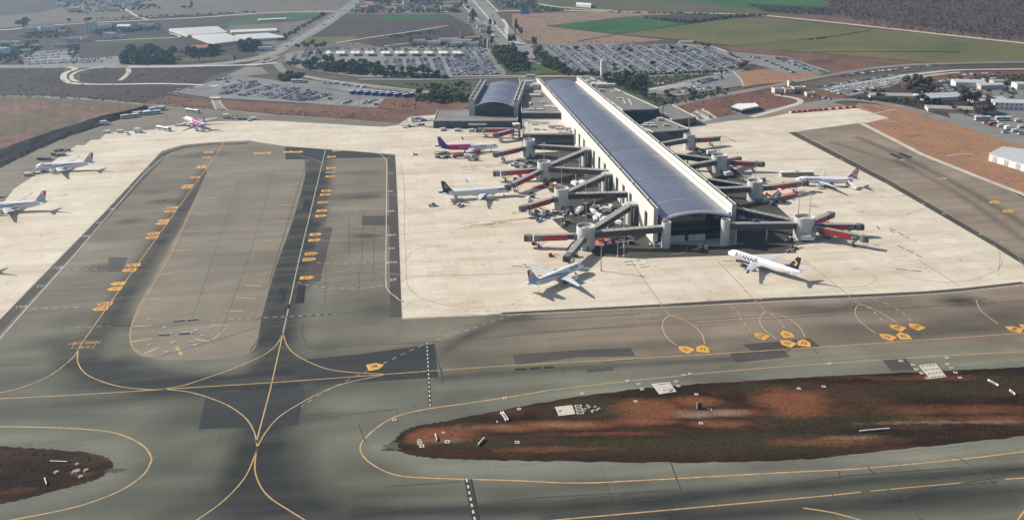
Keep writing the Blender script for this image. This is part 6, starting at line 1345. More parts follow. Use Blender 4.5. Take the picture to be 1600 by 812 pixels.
put('artic', 1245, 275, 1, 'long white and green apron bus behind the striped-tail airliner'); put('stairs', 1330, 294, 120, 'boarding stairs at the tail of the striped-tail airliner'); put('loader', 1296, 291, 170, 'belt loader under the striped-tail airliner')
for i, (k, px, py, a, w) in enumerate([('ytug',863,290,30,'beside the third left rotunda'),('van',867,291,80,'white van beside the third left rotunda'),('truck',898,291,115,'box truck under the pier wall, left of its twin'),('truck',910,290,115,'box truck under the pier wall, right of its twin')]):
    put(k, px, py, a, w if k in ('van', 'truck') else 'yellow tug '+w)
gv = 'vehicles under the left link bridges'
for i, (px, py) in enumerate([(926,327),(935,325),(954,326),(938,333),(945,332),(921,340),(935,339),(966,340),(965,350),(951,352),(946,348),(958,343),(927,333),(960,334),(930,345),(915,337),(905,333),(972,345)]):
    k = ['van', 'tug', 'van', 'pickup', 'truck', 'cart'][i % 6]; put(k, px, py, random.uniform(0, 360), {'van': 'white van', 'tug': 'small tug', 'pickup': 'pickup', 'truck': 'box truck', 'cart': 'baggage cart'}[k]+' parked under the left link bridges near the pier wall', gv)
for i, (px, py) in enumerate([(868,333),(874,335),(880,336),(888,333),(893,335),(858,337),(850,340),(884,330),(898,330),(842,345)]):
    k = ['ecart', 'cart', 'tug', 'cart', 'loader'][i % 5]; put(k, px, py, random.uniform(0, 360), {'ecart': 'empty cart', 'cart': 'loaded cart', 'tug': 'tug', 'loader': 'belt loader'}[k]+' around the foot of the second left rotunda', 'equipment round the second left rotunda')
for i, (px, py) in enumerate([(829,318),(832,309),(828,303),(826,312),(812,252),(818,254),(822,257),(805,256),(813,259),(828,255),(836,256),(800,259),(842,259),(808,262),(820,262),(830,262)]):
    k = ['ecart', 'cart', 'cart', 'tug'][i % 4]; put(k, px, py, random.uniform(0, 360), {'ecart': 'empty cart', 'cart': 'loaded cart', 'tug': 'tug'}[k]+(' left of the third left rotunda near the stand line' if py > 290 else ' in the equipment row before the fourth left rotunda'), 'equipment by the third left rotunda' if py > 290 else 'equipment by the fourth left rotunda')
for i, (k, px, py, a, lab) in enumerate([('truck',1138,276,30,'white truck beside the third right rotunda'),('stairs',1212,311,30,'boarding stairs lying under the long right jet bridge'),('van',1196,315,40,'grey-shadowed van beside the second right rotunda'),('truck',1261,377,3,'white box truck at the foot of the large right rotunda'),('loader',1232,374,60,'belt loader under the right front link bridge'),('tug',1160,343,10,'tug in the shade under the right link bridges'),('tug',1178,347,100,'tug below the slanting right link bridge'),('pickup',1190,287,5,'pickup behind the second right rotunda'),('cart',1192,283,20,'cart behind the second right rotunda'),('van',1168,337,20,'white van in the shade beside the pier corner'),('ecart',1183,364,0,'cart on the dark stand before the large right rotunda'),('truck',1112,242,10,'truck near the foot of the farthest right jet bridge'),('tug',1093,239,10,'tug beside the farthest right rotunda'),('loader',950,382,10,'belt loader in the pier shade'),('tug',972,379,40,'tug near the front left column'),('cart',986,381,10,'cart beside the front left column base'),('pickup',1023,383,5,'pickup parked at the pier corner'),('tug',1094,386,90,'tug before the glass pier end'),('tug',1103,388,80,'second tug before the glass pier end, nearer the camera'),('cart',898,401,10,'cart under the front airliner bridge')]): put(k, px, py, a, lab)
for px, py in [(915,381),(940,377),(958,379),(845,294),(856,289),(1200,306),(1215,303),(1180,291),(1290,350),(1310,358),(1225,316),(860,400),(838,331),(835,382),(1120,283),(1145,266)]: put('rtug', px, py, random.uniform(0, 360), 'small red tug waiting under the jet bridges', 'red tugs under the jet bridges')
for px, py in [(900,383),(906,380),(890,391),(846,330),(852,333),(838,337),(812,276),(818,281),(806,283),(1205,320),(1212,317),(1164,281),(1170,284),(1284,366),(1292,371),(1240,388),(1128,262),(1137,268),(880,352),(888,349),(1215,295),(1226,290),(960,372),(985,372)]: put(random.choice(['cart', 'ecart', 'loader']), px, py, random.uniform(0, 360), 'ground equipment standing beneath the jet bridges', 'loose equipment beneath the jet bridges')
# barrier blocks at the closed apron edge
for i, px in enumerate([1240,1248.5,1257,1265.5,1273,1281,1290.5,1301.5,1312.5,1323,1333]):
    g = G(px, 176-(px-1240)*.083); r = empty('barrier', (g.x, g.y, .05), math.radians(12), 'red and white barrier block in the row closing the far right apron', 'barrier', 'barriers closing the far right apron')
    MB().prism([(-2.4,-1.8),(1.0,-1.8),(2.4,1.8),(-1.0,1.8)], 0, 1.5, taper=.9).build('block', M_vr, r); MB().box(-3.6, -2.3, -1.5, 1.0, 0, .9).build('white_stripe', M_signw, r)
# coaches
gc = 'blue coaches parked in a row beside the car park'
for i, px in enumerate([555,565,577,589,601,611,624,638]): put('blue', px, 146.3+(px-555)*.063, 38, 'blue coach in the row parked beside the landside road' if i != 4 else 'fifth coach from the left, darker, in the blue coach row', gc, .07)
put('white_coach', 465, 129.5, 0, 'white coach parked alone by the round shrubbery', None, .075)
for i, (k, px, py, a) in enumerate([('van',477,128.5,10),('van',525,131,20),('pickup',508,131,10),('pickup',516,132,10),('van',537,133,30),('pickup',545,135,20),('van',568,137,40),('van',558,136,20)]): put(k, px, py, a, ('white van' if k == 'van' else 'pickup')+' in the loose row beside the coach park', 'vehicles beside the coach park', .072)
put('white_coach', 1535, 188, 0, 'white coach in the depot yard, left of the pair', None, .05); put('white_coach', 1567, 188.5, 0, 'white coach in the depot yard, right of the pair', None, .05)
put('rtanker', 1553, 196, 20, 'red tanker truck in the depot yard', None, .05); put('truck', 1575, 203, 20, 'white truck in the depot yard below the red one', None, .05)
for i, (px, py) in enumerate([(1590,190),(1595,210),(1563,198),(1570,208),(1585,206),(1540,193),(1595,200)]): put(['van', 'pickup'][i % 2], px, py, 15, ['white van', 'pickup'][i % 2]+' loosely parked in the depot yard by the white coaches', 'vehicles in the depot yard', .05)
# ================================================================== landside: cars, trees, houses
CARCOL = [('white', (.70, .70, .68), 30), ('silver', (.40, .41, .42), 18), ('grey', (.16, .165, .17), 14), ('black', (.02, .021, .023), 16), ('blue', (.03, .06, .16), 9), ('red', (.28, .025, .02), 6), ('beige', (.42, .37, .29), 4)]
CM = [mat('car_'+n, c, .3, .1, var=.03, coat=.4) for n, c, w in CARCOL]; CWT = [w for *_, w in CARCOL]
M_cgl = mat('car_glass', (.015, .018, .022), .08, var=0, spec=.7)
def car_mb(mb, mi, gi, ti):
    b = [(-2.15,-.86,.28),(2.1,-.86,.28),(2.1,.86,.28),(-2.15,.86,.28),(-2.2,-.88,.82),(2.15,-.84,.72),(2.15,.84,.72),(-2.2,.88,.82)]
    mb.add(b, [(3,2,1,0),(0,1,5,4),(1,2,6,5),(2,3,7,6),(3,0,4,7)], mi)
    c = [(-2.2,-.88,.82),(2.15,-.84,.72),(2.15,.84,.72),(-2.2,.88,.82),(-1.95,-.80,.92),(.95,-.80,.92),(.95,.80,.92),(-1.95,.80,.92)]
    mb.add(c, [(0,1,5,4),(1,2,6,5),(2,3,7,6),(3,0,4,7)], mi)
    d = [(-1.95,-.80,.92),(.95,-.80,.92),(.95,.80,.92),(-1.95,.80,.92),(-1.45,-.64,1.44),(.25,-.64,1.44),(.25,.64,1.44),(-1.45,.64,1.44)]
    mb.add(d, [(0,1,5,4),(1,2,6,5),(2,3,7,6),(3,0,4,7)], gi); mb.add(d[4:], [(0,1,2,3)], mi)
    for x in (-1.35, 1.3):
        for s in (-1, 1): mb.box(x-.32, x+.32, s*.84-.1, s*.84+.1, 0, .6, ti)
    return mb
CARMESH = []
for (n, c, w), m_ in zip(CARCOL, CM): CARMESH.append(car_mb(MB(), 0, 1, 2).mesh('car', [m_, M_cgl, M_tyre]))
CARS = []   # (x, y, z, heading, colour, lot)
def pick(dark=0):
    r_ = random.uniform(0, sum(CWT)); 
    for i, w in enumerate(CWT):
        r_ -= w
        if r_ < 0: return i
    return 0
def row(p, q, lot, fill=.9, sp=2.7, z=.065, head=None, double=False, colr=None):
    a, b = G(*p), G(*q); d = (b-a); L_ = d.length; d.normalize(); n = Vector((-d.y, d.x, 0)); k = int(L_/sp)
    for i in range(k+1):
        for s_ in ((-1, 1) if double else (0,)):
            if random.random() > fill: continue
            c = a+d*(i*sp)+n*(s_*2.7)+Vector((random.uniform(-.15, .15), random.uniform(-.25, .25), 0)); h = math.atan2(n.y, n.x)+(math.pi if random.random() < .5 else 0)+random.uniform(-.05, .05)
            CARS.append((c.x, c.y, z, h if head is None else head, colr if colr is not None else pick(), lot))
LA = 'in the staff car park left of the coaches'
for p, q, f in [((353.5,138.8),(397,127),.9),((346.7,147.6),(406,130.6),.9),((379,149.6),(433,133.5),.9),((403.6,151.6),(456,136.7),.95),((424,153.7),(462,138),.95),((446,155.7),(478,141),.95),((461,157),(492,144),.95),((476,158),(512,147),.95)]: row(p, q, LA, f*.93, double=True)
for px, py in [(280,141),(299,138),(340,126),(345,125),(352,124),(359,122.5),(355,128.5),(374,126.5),(516,155),(538,162),(547,159),(543,161),(569,162),(574,160),(580,158),(586,157),(588,164),(577,161),(512,148)]:
    g = G(px, py); CARS.append((g.x, g.y, .065, random.uniform(.4, .9), pick(), LA))
# main car parks, laid out square to the terminal
def lot_fill(poly, lot, pitch=14.5, sp=2.65, fill=.85, t0=0, rot=0, skip=None, z=.06):
    P = [G(*p) for p in poly]; loc = [((p-ORI).dot(BX), (p-ORI).dot(AX)) for p in P]
    t1, t2 = min(a for a, b in loc), max(a for a, b in loc); s1, s2 = min(b for a, b in loc), max(b for a, b in loc)
    pts = []; t = t1+t0
    while t < t2:
        s = s1
        while s < s2:
            for k in (-2.6, 2.6): pts.append((t+k, s))
            s += sp
        t += pitch
    arr = np.array(pts); ok = inside(arr, loc)
    # gaps come in runs, as people leave them
    for (t, s), o in zip(pts, ok):
        if not o: continue
        g = .5+.5*math.sin(s*.11+t*.37)*math.sin(s*.043+t*.9); 
        if random.random() > fill*(.72+.36*g): continue
        w_ = W(t, s, z)
        if skip and skip(w_): continue
        CARS.append((w_.x+random.uniform(-.2, .2), w_.y+random.uniform(-.2, .2), z, ANG+(math.pi if random.random() < .5 else 0)+random.uniform(-.04, .04), pick(), lot))
lot_fill([(455,92),(470,79),(505,77),(505,97),(470,100)], 'in the main car park near the shade canopies', fill=.5)
lot_fill([(505,76),(770,74),(776,80),(520,82)], 'along the far edge of the main car park', fill=.35)
lot_fill([(600,92),(740,90),(775,117),(700,119),(600,103)], 'in the main car park behind the terminal hall', fill=.72)
lot_fill([(690,80),(760,78),(785,116),(720,119)], 'in the right part of the main car park', fill=.8)
lot_fill([(850,72),(1056,71),(1118,77),(1158,102),(1136,112),(960,117),(895,112),(862,92)], 'in the crowded car park behind the white tower', fill=1.0)
lot_fill([(895,112),(960,116),(1136,111),(1120,113),(960,118.5)], 'in the front rows of the crowded car park', fill=.6)
LE = 'in the outer car park left of the red field'
for p, q, f in [((1138,83),(1160,95),.6),((1195,95),(1240,114),.75),((1213,91),(1270,113),.6),((1225,92),(1288,114),.7),((1165,88),(1190,92),.4),((1145,88),(1175,99),.3)]: row(p, q, LE, f, 2.9)
LD = 'in the short-stay car park beside the green bank'
for p, q, f in [((1078,131),(1130,119),.85),((1090,132),(1128,123),.7),((1040,142),(1090,136),.85),((1060,145),(1110,138),.75),((1022,133),(1060,127),.6),((1084,140),(1125,135),.5),((1115,117),(1140,113),.4)]: row(p, q, LD, f, 2.8)
LF = 'in the rental rows left of the depot'
for p, q, f in [((1279,137),(1398,118),.95),((1292,141),(1405,122),.93),((1300,144),(1410,124.5),.9),((1310,147),(1370,138),.9),((1262,149),(1296,155),.8),((1270,152),(1300,156),.6),((1340,141),(1395,131),.7)]: row(p, q, LF, f, 2.5, colr=None if random.random() < .5 else 0)
row((1300,120),(1465,102), 'lining the road above the rental rows', .45, 4.5)
LG = 'in the depot car rows behind the long sheds'
for p, q, f in [((1425,146),(1500,135),.85),((1440,149),(1500,139),.85),((1432,142),(1480,134),.8),((1450,152),(1500,143),.8),((1470,128),(1560,118),.6),((1480,131),(1560,122),.5),((1500,118),(1560,114),.5)]: row(p, q, LG, f, 2.8)
for px, py in [(1515,147),(1523,150),(1540,150),(1580,153),(1555,155),(1510,142),(1533,146),(1573,126),(1586,124),(1560,126),(1530,152)]: g = G(px, py); CARS.append((g.x, g.y, .05, random.uniform(0, 3), pick(), LG))
LH_ = 'in the used-car yard by the far left village'
for p, q, f in [((40,86),(105,80),.9),((34,90),(110,84),.9),((32,94),(100,88.5),.9),((36,98),(120,93),.8),((45,101),(150,96),.85),((95,97),(190,90),.8),((110,99.5),(188,94),.5)]: row(p, q, LH_, f, 3.2, .05)
for pts, lot in [([(715,3),(735,22),(770,60)], 'driving on the dual carriageway'), ([(752,2),(770,24),(800,58)], 'driving on the dual carriageway'), ([(505,39),(448,73),(520,27)], 'driving on the diagonal main road'), ([(415,94),(420,92),(412,99)], 'at the side road junction')]:
    for px, py in pts: g = G(px, py); CARS.append((g.x, g.y, .09, 1.2, pick(), lot))
g = G(580, 125.5)
row((630,199.5),(665,195), 'in the small pen left of the low annex', .9, 2.7, .06); row((645,187),(672,184), 'in the small pen left of the low annex', .9, 2.6, .06); row((640,191),(678,187.5), 'in the small pen left of the low annex', .8, 2.6, .06)
sheet('vehicle_pen', [(622,195),(640,183),(684,179),(678,197),(650,199)], .056, M_conc2)
CARS = [c for c in CARS if math.hypot(c[0], c[1]) > 100]
CARS.sort(key=lambda c: c[0]**2+c[1]**2)
for x, y, z, h, ci, lot in CARS[:300]:
    link('car', CARMESH[ci], None, (x, y, z), h, CARCOL[ci][0]+' car parked '+lot if 'driving' not in lot and 'lining' not in lot and 'at the' not in lot else CARCOL[ci][0]+' car '+lot, 'car', 'cars '+lot)
# the rest of the parked cars
base = [car_mb(MB(), i, len(CM), len(CM)+1) for i in range(len(CM))]
V = []; Fc = []; Mi = []; nv = 0
for x, y, z, h, ci, lot in CARS[300:]:
    b = base[ci]; ca, sa = math.cos(h), math.sin(h); 
    va = np.array(b.v); V.append(np.column_stack([va[:, 0]*ca-va[:, 1]*sa+x, va[:, 0]*sa+va[:, 1]*ca+y, va[:, 2]+z])); Fc += [tuple(i+nv for i in f) for f in b.f]; Mi += b.m; nv += len(va)
me = bpy.data.meshes.new('distant_parked_cars'); me.from_pydata(np.concatenate(V).tolist(), [], Fc)
for m_ in CM+[M_cgl, M_tyre]: me.materials.append(m_)
me.polygons.foreach_set('material_index', Mi); me.update()
link('distant_parked_cars', me, None, label='hundreds of small cars filling the far car parks', cat='cars', kind='stuff')
# parking bay lines of the near lot
for p, q in [((316,146),(378,129)),((330,152),(396,128)),((512,163),(543,151)),((548,165.5),(575,153.5)),((575,167),(600,155)),((280,147),(262,145))]: ribbon('bay_line', [p, q], .6, .068, M_white, smooth=1)
sheet('painted_island', [(324,134),(335,133),(344,133),(334,136)], .069, M_white); sheet('gatehouse_slab', [(327,152),(345,151),(343,154),(328,154)], .07, M_cpale)

# ---- car park shade canopies
M_can = mat('canopy_cream', (.74, .70, .56), .7, var=.04)
for i, px in enumerate([513,532,555,577.5,602,624,646.5,669,692,714]):
    for j in ((0,) if i == 0 else (-1, 1)):
        g = G(px+j*3.6, 86.2); r = empty('shade_canopy', (g.x, g.y, .05), ANG, 'cream shade canopy in the row across the main car park', 'canopy', 'cream shade canopies in the main car park')
        MB().box(-2.4, 2.4, -9, 9, 2.9, 3.15).build('roof', M_can, r)
        for k in range(4): MB().box(-2.45, 2.45, -9+k*6-.06, -9+k*6+.06, 3.15, 3.3).build('roof_rib', M_can, r)
        for x in (-2.2, 2.2):
            for y in (-8.5, 8.5): MB().box(x-.1, x+.1, y-.1, y+.1, 0, 2.9).build('post', M_steel, r)
# ---- white tower slab and the blue hoarding
g = G(943, 118.5); r = empty('sign_tower', (g.x, g.y, 0), ANG, 'tall white slab tower at the edge of the crowded car park', 'tower')
MB().box(-2.9, 2.9, -1.6, 1.6, 0, 15.5).build('shaft', M_signw, r)
for k in range(4): MB().box(-2.6, 2.6, -1.68, -1.6, 1.5+k*3.5, 1.7+k*3.5).build('joint', M_wallg, r)
MB().box(-3.0, 3.0, -1.7, 1.7, 15.5, 15.8).build('coping', M_cpale, r)
g = G(820, 26); r = empty('billboard', (g.x, g.y, 0), 0, 'big blue hoarding on legs beside the far road', 'billboard'); M_bill = mat('hoarding_blue', (.08, .22, .50), .5, var=.1)
MB().box(-6.5, 6.5, -.3, .3, 3.5, 13).build('panel', M_bill, r); MB().box(6.6, 11, -.3, .3, 5, 12).build('side_panel', M_cpale, r)
for x in (-5, 0, 5, 10): MB().box(x-.2, x+.2, .3, .8, 0, 12).build('leg', M_steel, r)

# ---- trees
def leafmat(name, a, b):
    M = bpy.data.materials.new(name); M.use_nodes = True; nt = M.node_tree; bs = nt.nodes['Principled BSDF']; bs.inputs['Roughness'].default_value = .8; bs.inputs['Specular IOR Level'].default_value = .15
    oi = nd(nt, 'ShaderNodeObjectInfo'); geo = nd(nt, 'ShaderNodeNewGeometry'); n = nd(nt, 'ShaderNodeTexNoise'); n.inputs['Scale'].default_value = .6; n.inputs['Detail'].default_value = 3; nt.links.new(geo.outputs['Position'], n.inputs['Vector'])
    ad = nd(nt, 'ShaderNodeMath', operation='MULTIPLY_ADD'); ad.inputs[1].default_value = .35; nt.links.new(oi.outputs['Random'], ad.inputs[0]); nt.links.new(n.outputs['Fac'], ad.inputs[2])
    r = nd(nt, 'ShaderNodeValToRGB'); r.color_ramp.elements[0].position = .35; r.color_ramp.elements[1].position = .95; r.color_ramp.elements[0].color = (*a, 1); r.color_ramp.elements[1].color = (*b, 1)
    nt.links.new(ad.outputs[0], r.inputs[0]); nt.links.new(r.outputs[0], bs.inputs['Base Color']); return M
M_leaf = leafmat('foliage_dark', (.022, .036, .016), (.055, .075, .030)); M_leaf2 = leafmat('foliage_olive', (.045, .05, .025), (.10, .10, .05)); M_leaf3 = leafmat('foliage_brown', (.065, .044, .036), (.105, .072, .056)); M_bark = mat('bark', (.09, .065, .045), .9, var=.2)
def crown_mb(rx, rz, zc, n=110, lobes=7, leaf=.75, rng=None):
    rng = rng or random; mb = MB(); L_ = [(rng.uniform(-.5, .5)*rx, rng.uniform(-.5, .5)*rx, zc+rng.uniform(-.35, .45)*rz, rng.uniform(.42, .68)) for _ in range(lobes)]
    for i in range(n):
        lx, ly, lz, q = L_[i % lobes]; th = rng.uniform(0, 2*math.pi); u = rng.uniform(-.75, 1); rr = rng.uniform(.7, 1.05); s = math.sqrt(max(0, 1-u*u))
        c = Vector((lx+rx*q*rr*s*math.cos(th), ly+rx*q*rr*s*math.sin(th), lz+rz*q*rr*u)); nn = Vector((s*math.cos(th)+rng.uniform(-.6, .6), s*math.sin(th)+rng.uniform(-.6, .6), u+rng.uniform(-.2, .7))).normalized()
        a = nn.orthogonal().normalized(); b = nn.cross(a); sz = leaf*rng.uniform(.6, 1.3)
        mb.add([c+a*sz, c+b*sz*.8+nn*.15, c-a*sz, c-b*sz*.8+nn*.1], [(0,1,2,3)])
    return mb
TREES = {}
def tree_var(kind, k):
    rg = random.Random(hash((kind, k)) % 9973 if False else k*31+{'round': 1, 'olive': 2, 'tall': 3, 'shrub': 4, 'brown': 5}[kind])
    if kind == 'tall': rx, rz, zc, th = 1.4, 4.2, 5.4, 2.2
    elif kind == 'shrub': rx, rz, zc, th = 2.0, 1.2, 1.2, .6
    else: rx, rz, zc, th = 2.9, 2.3, 4.0, 2.4
    cr = crown_mb(rx, rz, zc, 130 if kind != 'shrub' else 70, 8, .8 if kind != 'shrub' else .6, rg).mesh('crown', {'round': M_leaf, 'olive': M_leaf2, 'tall': M_leaf, 'shrub': M_leaf, 'brown': M_leaf3}[kind])
    tb = MB(); tb.tube((0, 0, -.2), (rg.uniform(-.2, .2), rg.uniform(-.2, .2), th+.6), .24, .14, 6)
    for i in range(3):
        a = 2*math.pi*i/3+rg.uniform(0, 1); tb.tube((0, 0, th*.8), (rx*.55*math.cos(a), rx*.55*math.sin(a), zc+.3*rz), .12, .05, 5)
    return cr, tb.mesh('trunk', M_bark)
for kd in ('round', 'olive', 'tall', 'shrub', 'brown'): TREES[kd] = [tree_var(kd, k) for k in range(5)]
def tree(px, py, kind, size, label, group, jit=0, z=0.0):
    g = G(px, py)+Vector((random.uniform(-jit, jit), random.uniform(-jit, jit), 0)); cr, tr = random.choice(TREES[kind])
    r = empty('shrub' if kind == 'shrub' else 'tree', (g.x, g.y, z), random.uniform(0, 6.28), label, 'shrub' if kind == 'shrub' else 'tree', group); s = size*random.uniform(.85, 1.15); r.scale = (s, s, s*random.uniform(.9, 1.1))
    link('trunk', tr, r); link('crown', cr, r)
def grove(poly, n, kind, size, label, group, sm=0):
    xs2 = [p[0] for p in poly]; ys2 = [p[1] for p in poly]; k = 0; it = 0
    while k < n and it < 4000:
        it += 1; x, y = random.uniform(min(xs2), max(xs2)), random.uniform(min(ys2), max(ys2))
        if inside(np.array([[x, y]]), poly)[0]:
            kd = kind if isinstance(kind, str) else random.choice(kind); tree(x, y, kd, size, label, group, 1.5); k += 1
grove([(462,99),(480,97),(560,101),(600,106),(615,113),(690,119),(690,122),(600,121),(520,114),(480,108)], 46, ('round', 'round', 'olive'), 1.45, 'dark tree in the grove between car park and coach park', 'grove between main car park and coach park')
grove([(432,121),(450,118),(472,122),(470,127),(440,127)], 9, 'round', 1.05, 'dark shrub-like tree in the round shrubbery by the white coach', 'round shrubbery by the white coach')
grove([(648,150),(700,146),(732,150),(732,157),(690,163),(650,158)], 15, ('round', 'olive'), 1.2, 'tree on the bank left of the terminal hall', 'trees on the bank left of the terminal hall')
grove([(640,132),(735,131),(735,143),(680,145)], 8, ('shrub', 'round'), .9, 'low tree on the green verge behind the hall', 'trees on the green verge')
grove([(768,82),(800,76),(825,92),(828,112),(795,113),(780,100)], 28, ('round', 'olive'), 1.45, 'tree in the junction garden left of the approach road', 'trees of the junction garden')
grove([(832,80),(850,84),(890,108),(880,114),(845,104)], 14, ('round', 'olive'), 1.3, 'tree in the strip beside the crowded car park', 'trees beside the crowded car park')
grove([(940,124),(1010,121),(1020,128),(1000,148),(975,140)], 15, 'round', 1.35, 'tree on the green bank right of the terminal', 'trees on the bank right of the terminal')
grove([(1000,150),(1100,146),(1140,140),(1140,144),(1060,156),(1010,158)], 22, ('shrub', 'olive'), .9, 'scrubby bush below the short-stay car park', 'bushes below the short-stay car park')
grove([(880,112.5),(1130,113),(1130,115),(880,119)], 14, ('round', 'shrub'), .9, 'tree in the hedge row at the front of the crowded car park', 'hedge trees before the crowded car park')
for px, py in [(968,82),(986,83),(900,80),(925,80),(1050,80),(1070,79),(1020,105),(960,108),(985,109),(1070,107),(500,86),(486,88)]: tree(px, py, 'round', .95, 'dark round tree standing among parked cars', 'trees among the parked cars')
for px, py in [(1154,107),(1158,106),(1162,107),(1157,109),(1165,104)]: tree(px, py, 'brown', 1.0, 'grey-brown tree in the clump at the end of the crowded car park', 'clump at the car park end')
for px, py in [(1086,70),(1094,71),(1098,73),(1104,75),(1107,76)]: tree(px, py, 'round', .8, 'small tree beside the white wall above the crowded car park', 'trees beside the far white wall')
for i in range(26): tree(890+i*7.0+random.uniform(-2, 2), 66.5+random.uniform(-1, 1), 'shrub', .5, 'tiny sapling in the planted row above the crowded car park', 'saplings above the car parks')
for i in range(14): tree(540+i*15+random.uniform(-3, 3), 70.5-(i*.35), 'shrub', .5, 'tiny sapling in the planted row above the main car park', 'saplings above the main car park')
grove([(190,86),(240,82),(252,88),(250,100),(190,101)], 20, 'round', 1.8, 'tall dark tree in the dense block beside the main road', 'dense tree block beside the main road')
grove([(253,87),(270,86),(270,100),(255,100)], 5, 'round', 1.6, 'dark tree right of the pale earth gap beside the main road', 'trees right of the earth gap')
grove([(280,82),(300,79),(345,78),(345,86),(300,91)], 14, 'round', 1.35, 'dark tree around the red-roofed house', 'trees around the red-roofed house')
grove([(371,70),(400,67),(420,72),(420,80),(375,82)], 12, 'round', 1.5, 'dark tree below the glasshouses', 'trees below the glasshouses')
for px, py, k, s in [(300,14,'tall',1.6),(297,15,'round',1),(289,15,'round',.9),(285,14,'round',1),(505,29,'round',1.6),(108,36,'round',1),(136,36,'round',1.2),(141,35,'round',1.2),(445,63,'tall',1.1),(447,64,'tall',1),(311,96,'tall',.8),(367,97,'tall',.8),(30,43,'round',1.6),(36,41,'round',1.8),(42,41,'round',1.8),(38,44,'round',1.5)]: tree(px, py, k, s, 'lone dark tree standing by the far left field road' if py > 20 else 'dark tree in the small far clump among grey fields', 'scattered trees of the far left fields')
grove([(715,2),(722,2),(745,30),(770,55),(764,60),(735,35)], 18, ('round', 'tall'), 1.3, 'dark tree along the left side of the dual carriageway', 'trees left of the dual carriageway')
for px, py in [(806,42),(809,48),(812,54),(815,58),(806,50),(796,69),(800,70),(804,69),(833,72),(837,73),(768,72),(758,74),(766,43),(773,43)]: tree(px, py, 'tall', 1.25, 'tall dark cypress-like tree beside the dual carriageway', 'tall trees beside the dual carriageway')
grove([(460,72),(500,69),(520,74),(500,79),(465,78)], 9, 'round', 1.1, 'dark tree at the left corner of the main car park', 'trees at the car park corner')
grove([(1400,135),(1440,128),(1460,138),(1450,150),(1420,146)], 11, ('brown', 'round'), 1.4, 'reddish tree at the head of the depot car rows', 'trees at the depot')
for px, py, s in [(1376,150,1.2),(1440,160,1.3),(1433,161,1.1),(1445,162,1.2),(1460,163,1),(1466,162,1),(1372,154,.9),(1380,154,.8),(1406,162,.8),(1415,163,.9),(1424,164,.8),(1482,173,.9),(1490,175,1),(1500,178,.9),(1508,181,.9),(1545,166,1.4),(1550,166,1.2),(1365,148,1),(1360,150,.9),(1354,151,.9)]: tree(px, py, 'brown' if random.random() < .5 else 'olive', s, 'small tree along the long depot sheds', 'trees along the depot sheds')
grove([(1520,178),(1535,174),(1552,176),(1552,182),(1525,184)], 8, 'brown', 1.5, 'rust-brown tree in the hedge above the white coaches', 'rust-brown hedge above the coaches')
grove([(1495,155),(1515,150),(1530,160),(1515,168),(1498,164)], 8, 'brown', 1.5, 'rust-brown tree between the depot sheds', 'rust-brown trees between the depot sheds')

# ---- scrubland on the far right hills and hedges: masses nobody could count
def scatter(name, polys, label, M, zf=None):
    V = []; Fc = []; nv = 0
    ico = []
    for poly, n, s0, s1 in polys:
        P = [G(*p) for p in poly]; loc = [(p.x, p.y) for p in P]; x0, x1 = min(a for a, b in loc), max(a for a, b in loc); y0, y1 = min(b for a, b in loc), max(b for a, b in loc)
        pts = np.column_stack([np.random.uniform(x0, x1, n*4), np.random.uniform(y0, y1, n*4)]); pts = pts[inside(pts, loc)][:n]
        for x, y in pts:
            s = random.uniform(s0, s1); k = 5
            # a clump of leafy facets
            for j in range(9):
                th = random.uniform(0, 6.28); u = random.uniform(0, 1); rr = s*random.uniform(.6, 1.1); c = Vector((x+rr*math.cos(th)*math.sqrt(1-u*u), y+rr*math.sin(th)*math.sqrt(1-u*u), s*.25+rr*u*.8)); nn = Vector((math.cos(th)+random.uniform(-.5, .5), math.sin(th)+random.uniform(-.5, .5), u+.3)).normalized(); a = nn.orthogonal().normalized()*s*.55; b = nn.cross(a).normalized()*s*.5
                V += [(c+a)[:], (c+b)[:], (c-a)[:], (c-b)[:]]; Fc.append((nv, nv+1, nv+2, nv+3)); nv += 4
    me = bpy.data.meshes.new(name); me.from_pydata(V, [], Fc); me.materials.append(M); return link(name, me, None, label=label, cat='scrub', kind='stuff')
scatter('hill_scrub', [([(1300,-25),(1700,-25),(1700,66),(1590,58),(1480,46),(1380,32),(1290,22),(1220,18),(1295,10)], 6500, .7, 2.2), ([(1170,8),(1300,14),(1300,24),(1200,20)], 600, .8, 2.4), ([(1330,28),(1600,52),(1640,72),(1480,54),(1350,40)], 260, .8, 2)], 'grey-brown scrubland covering the far right hillside', M_leaf3)
scatter('hedge_scrub', [([(1000,28),(1075,34),(1150,25),(1200,24),(1120,31),(1080,38)], 200, 1.5, 3), ([(800,-10),(830,10),(900,16),(840,20),(790,12)], 200, 1.2, 3), ([(150,28),(400,18),(400,21),(150,33)], 140, .8, 2), ([(540,18),(720,16),(720,20),(540,21)], 110, 1.2, 3), ([(430,64),(505,22),(510,22),(440,64)], 120, 1, 2.4), ([(940,18),(1040,19),(1200,24),(1200,26),(1040,22),(940,20)], 120, .8, 2), ([(600,56),(680,48),(690,50),(610,60)], 60, .8, 2), ([(1260,62),(1290,58),(1290,60),(1262,64)], 20, .8, 1.6), ([(560,0),(640,-8),(720,-5),(715,8),(600,6)], 160, 1.5, 3.5)], 'dark hedge scrub along far field edges', M_leaf)
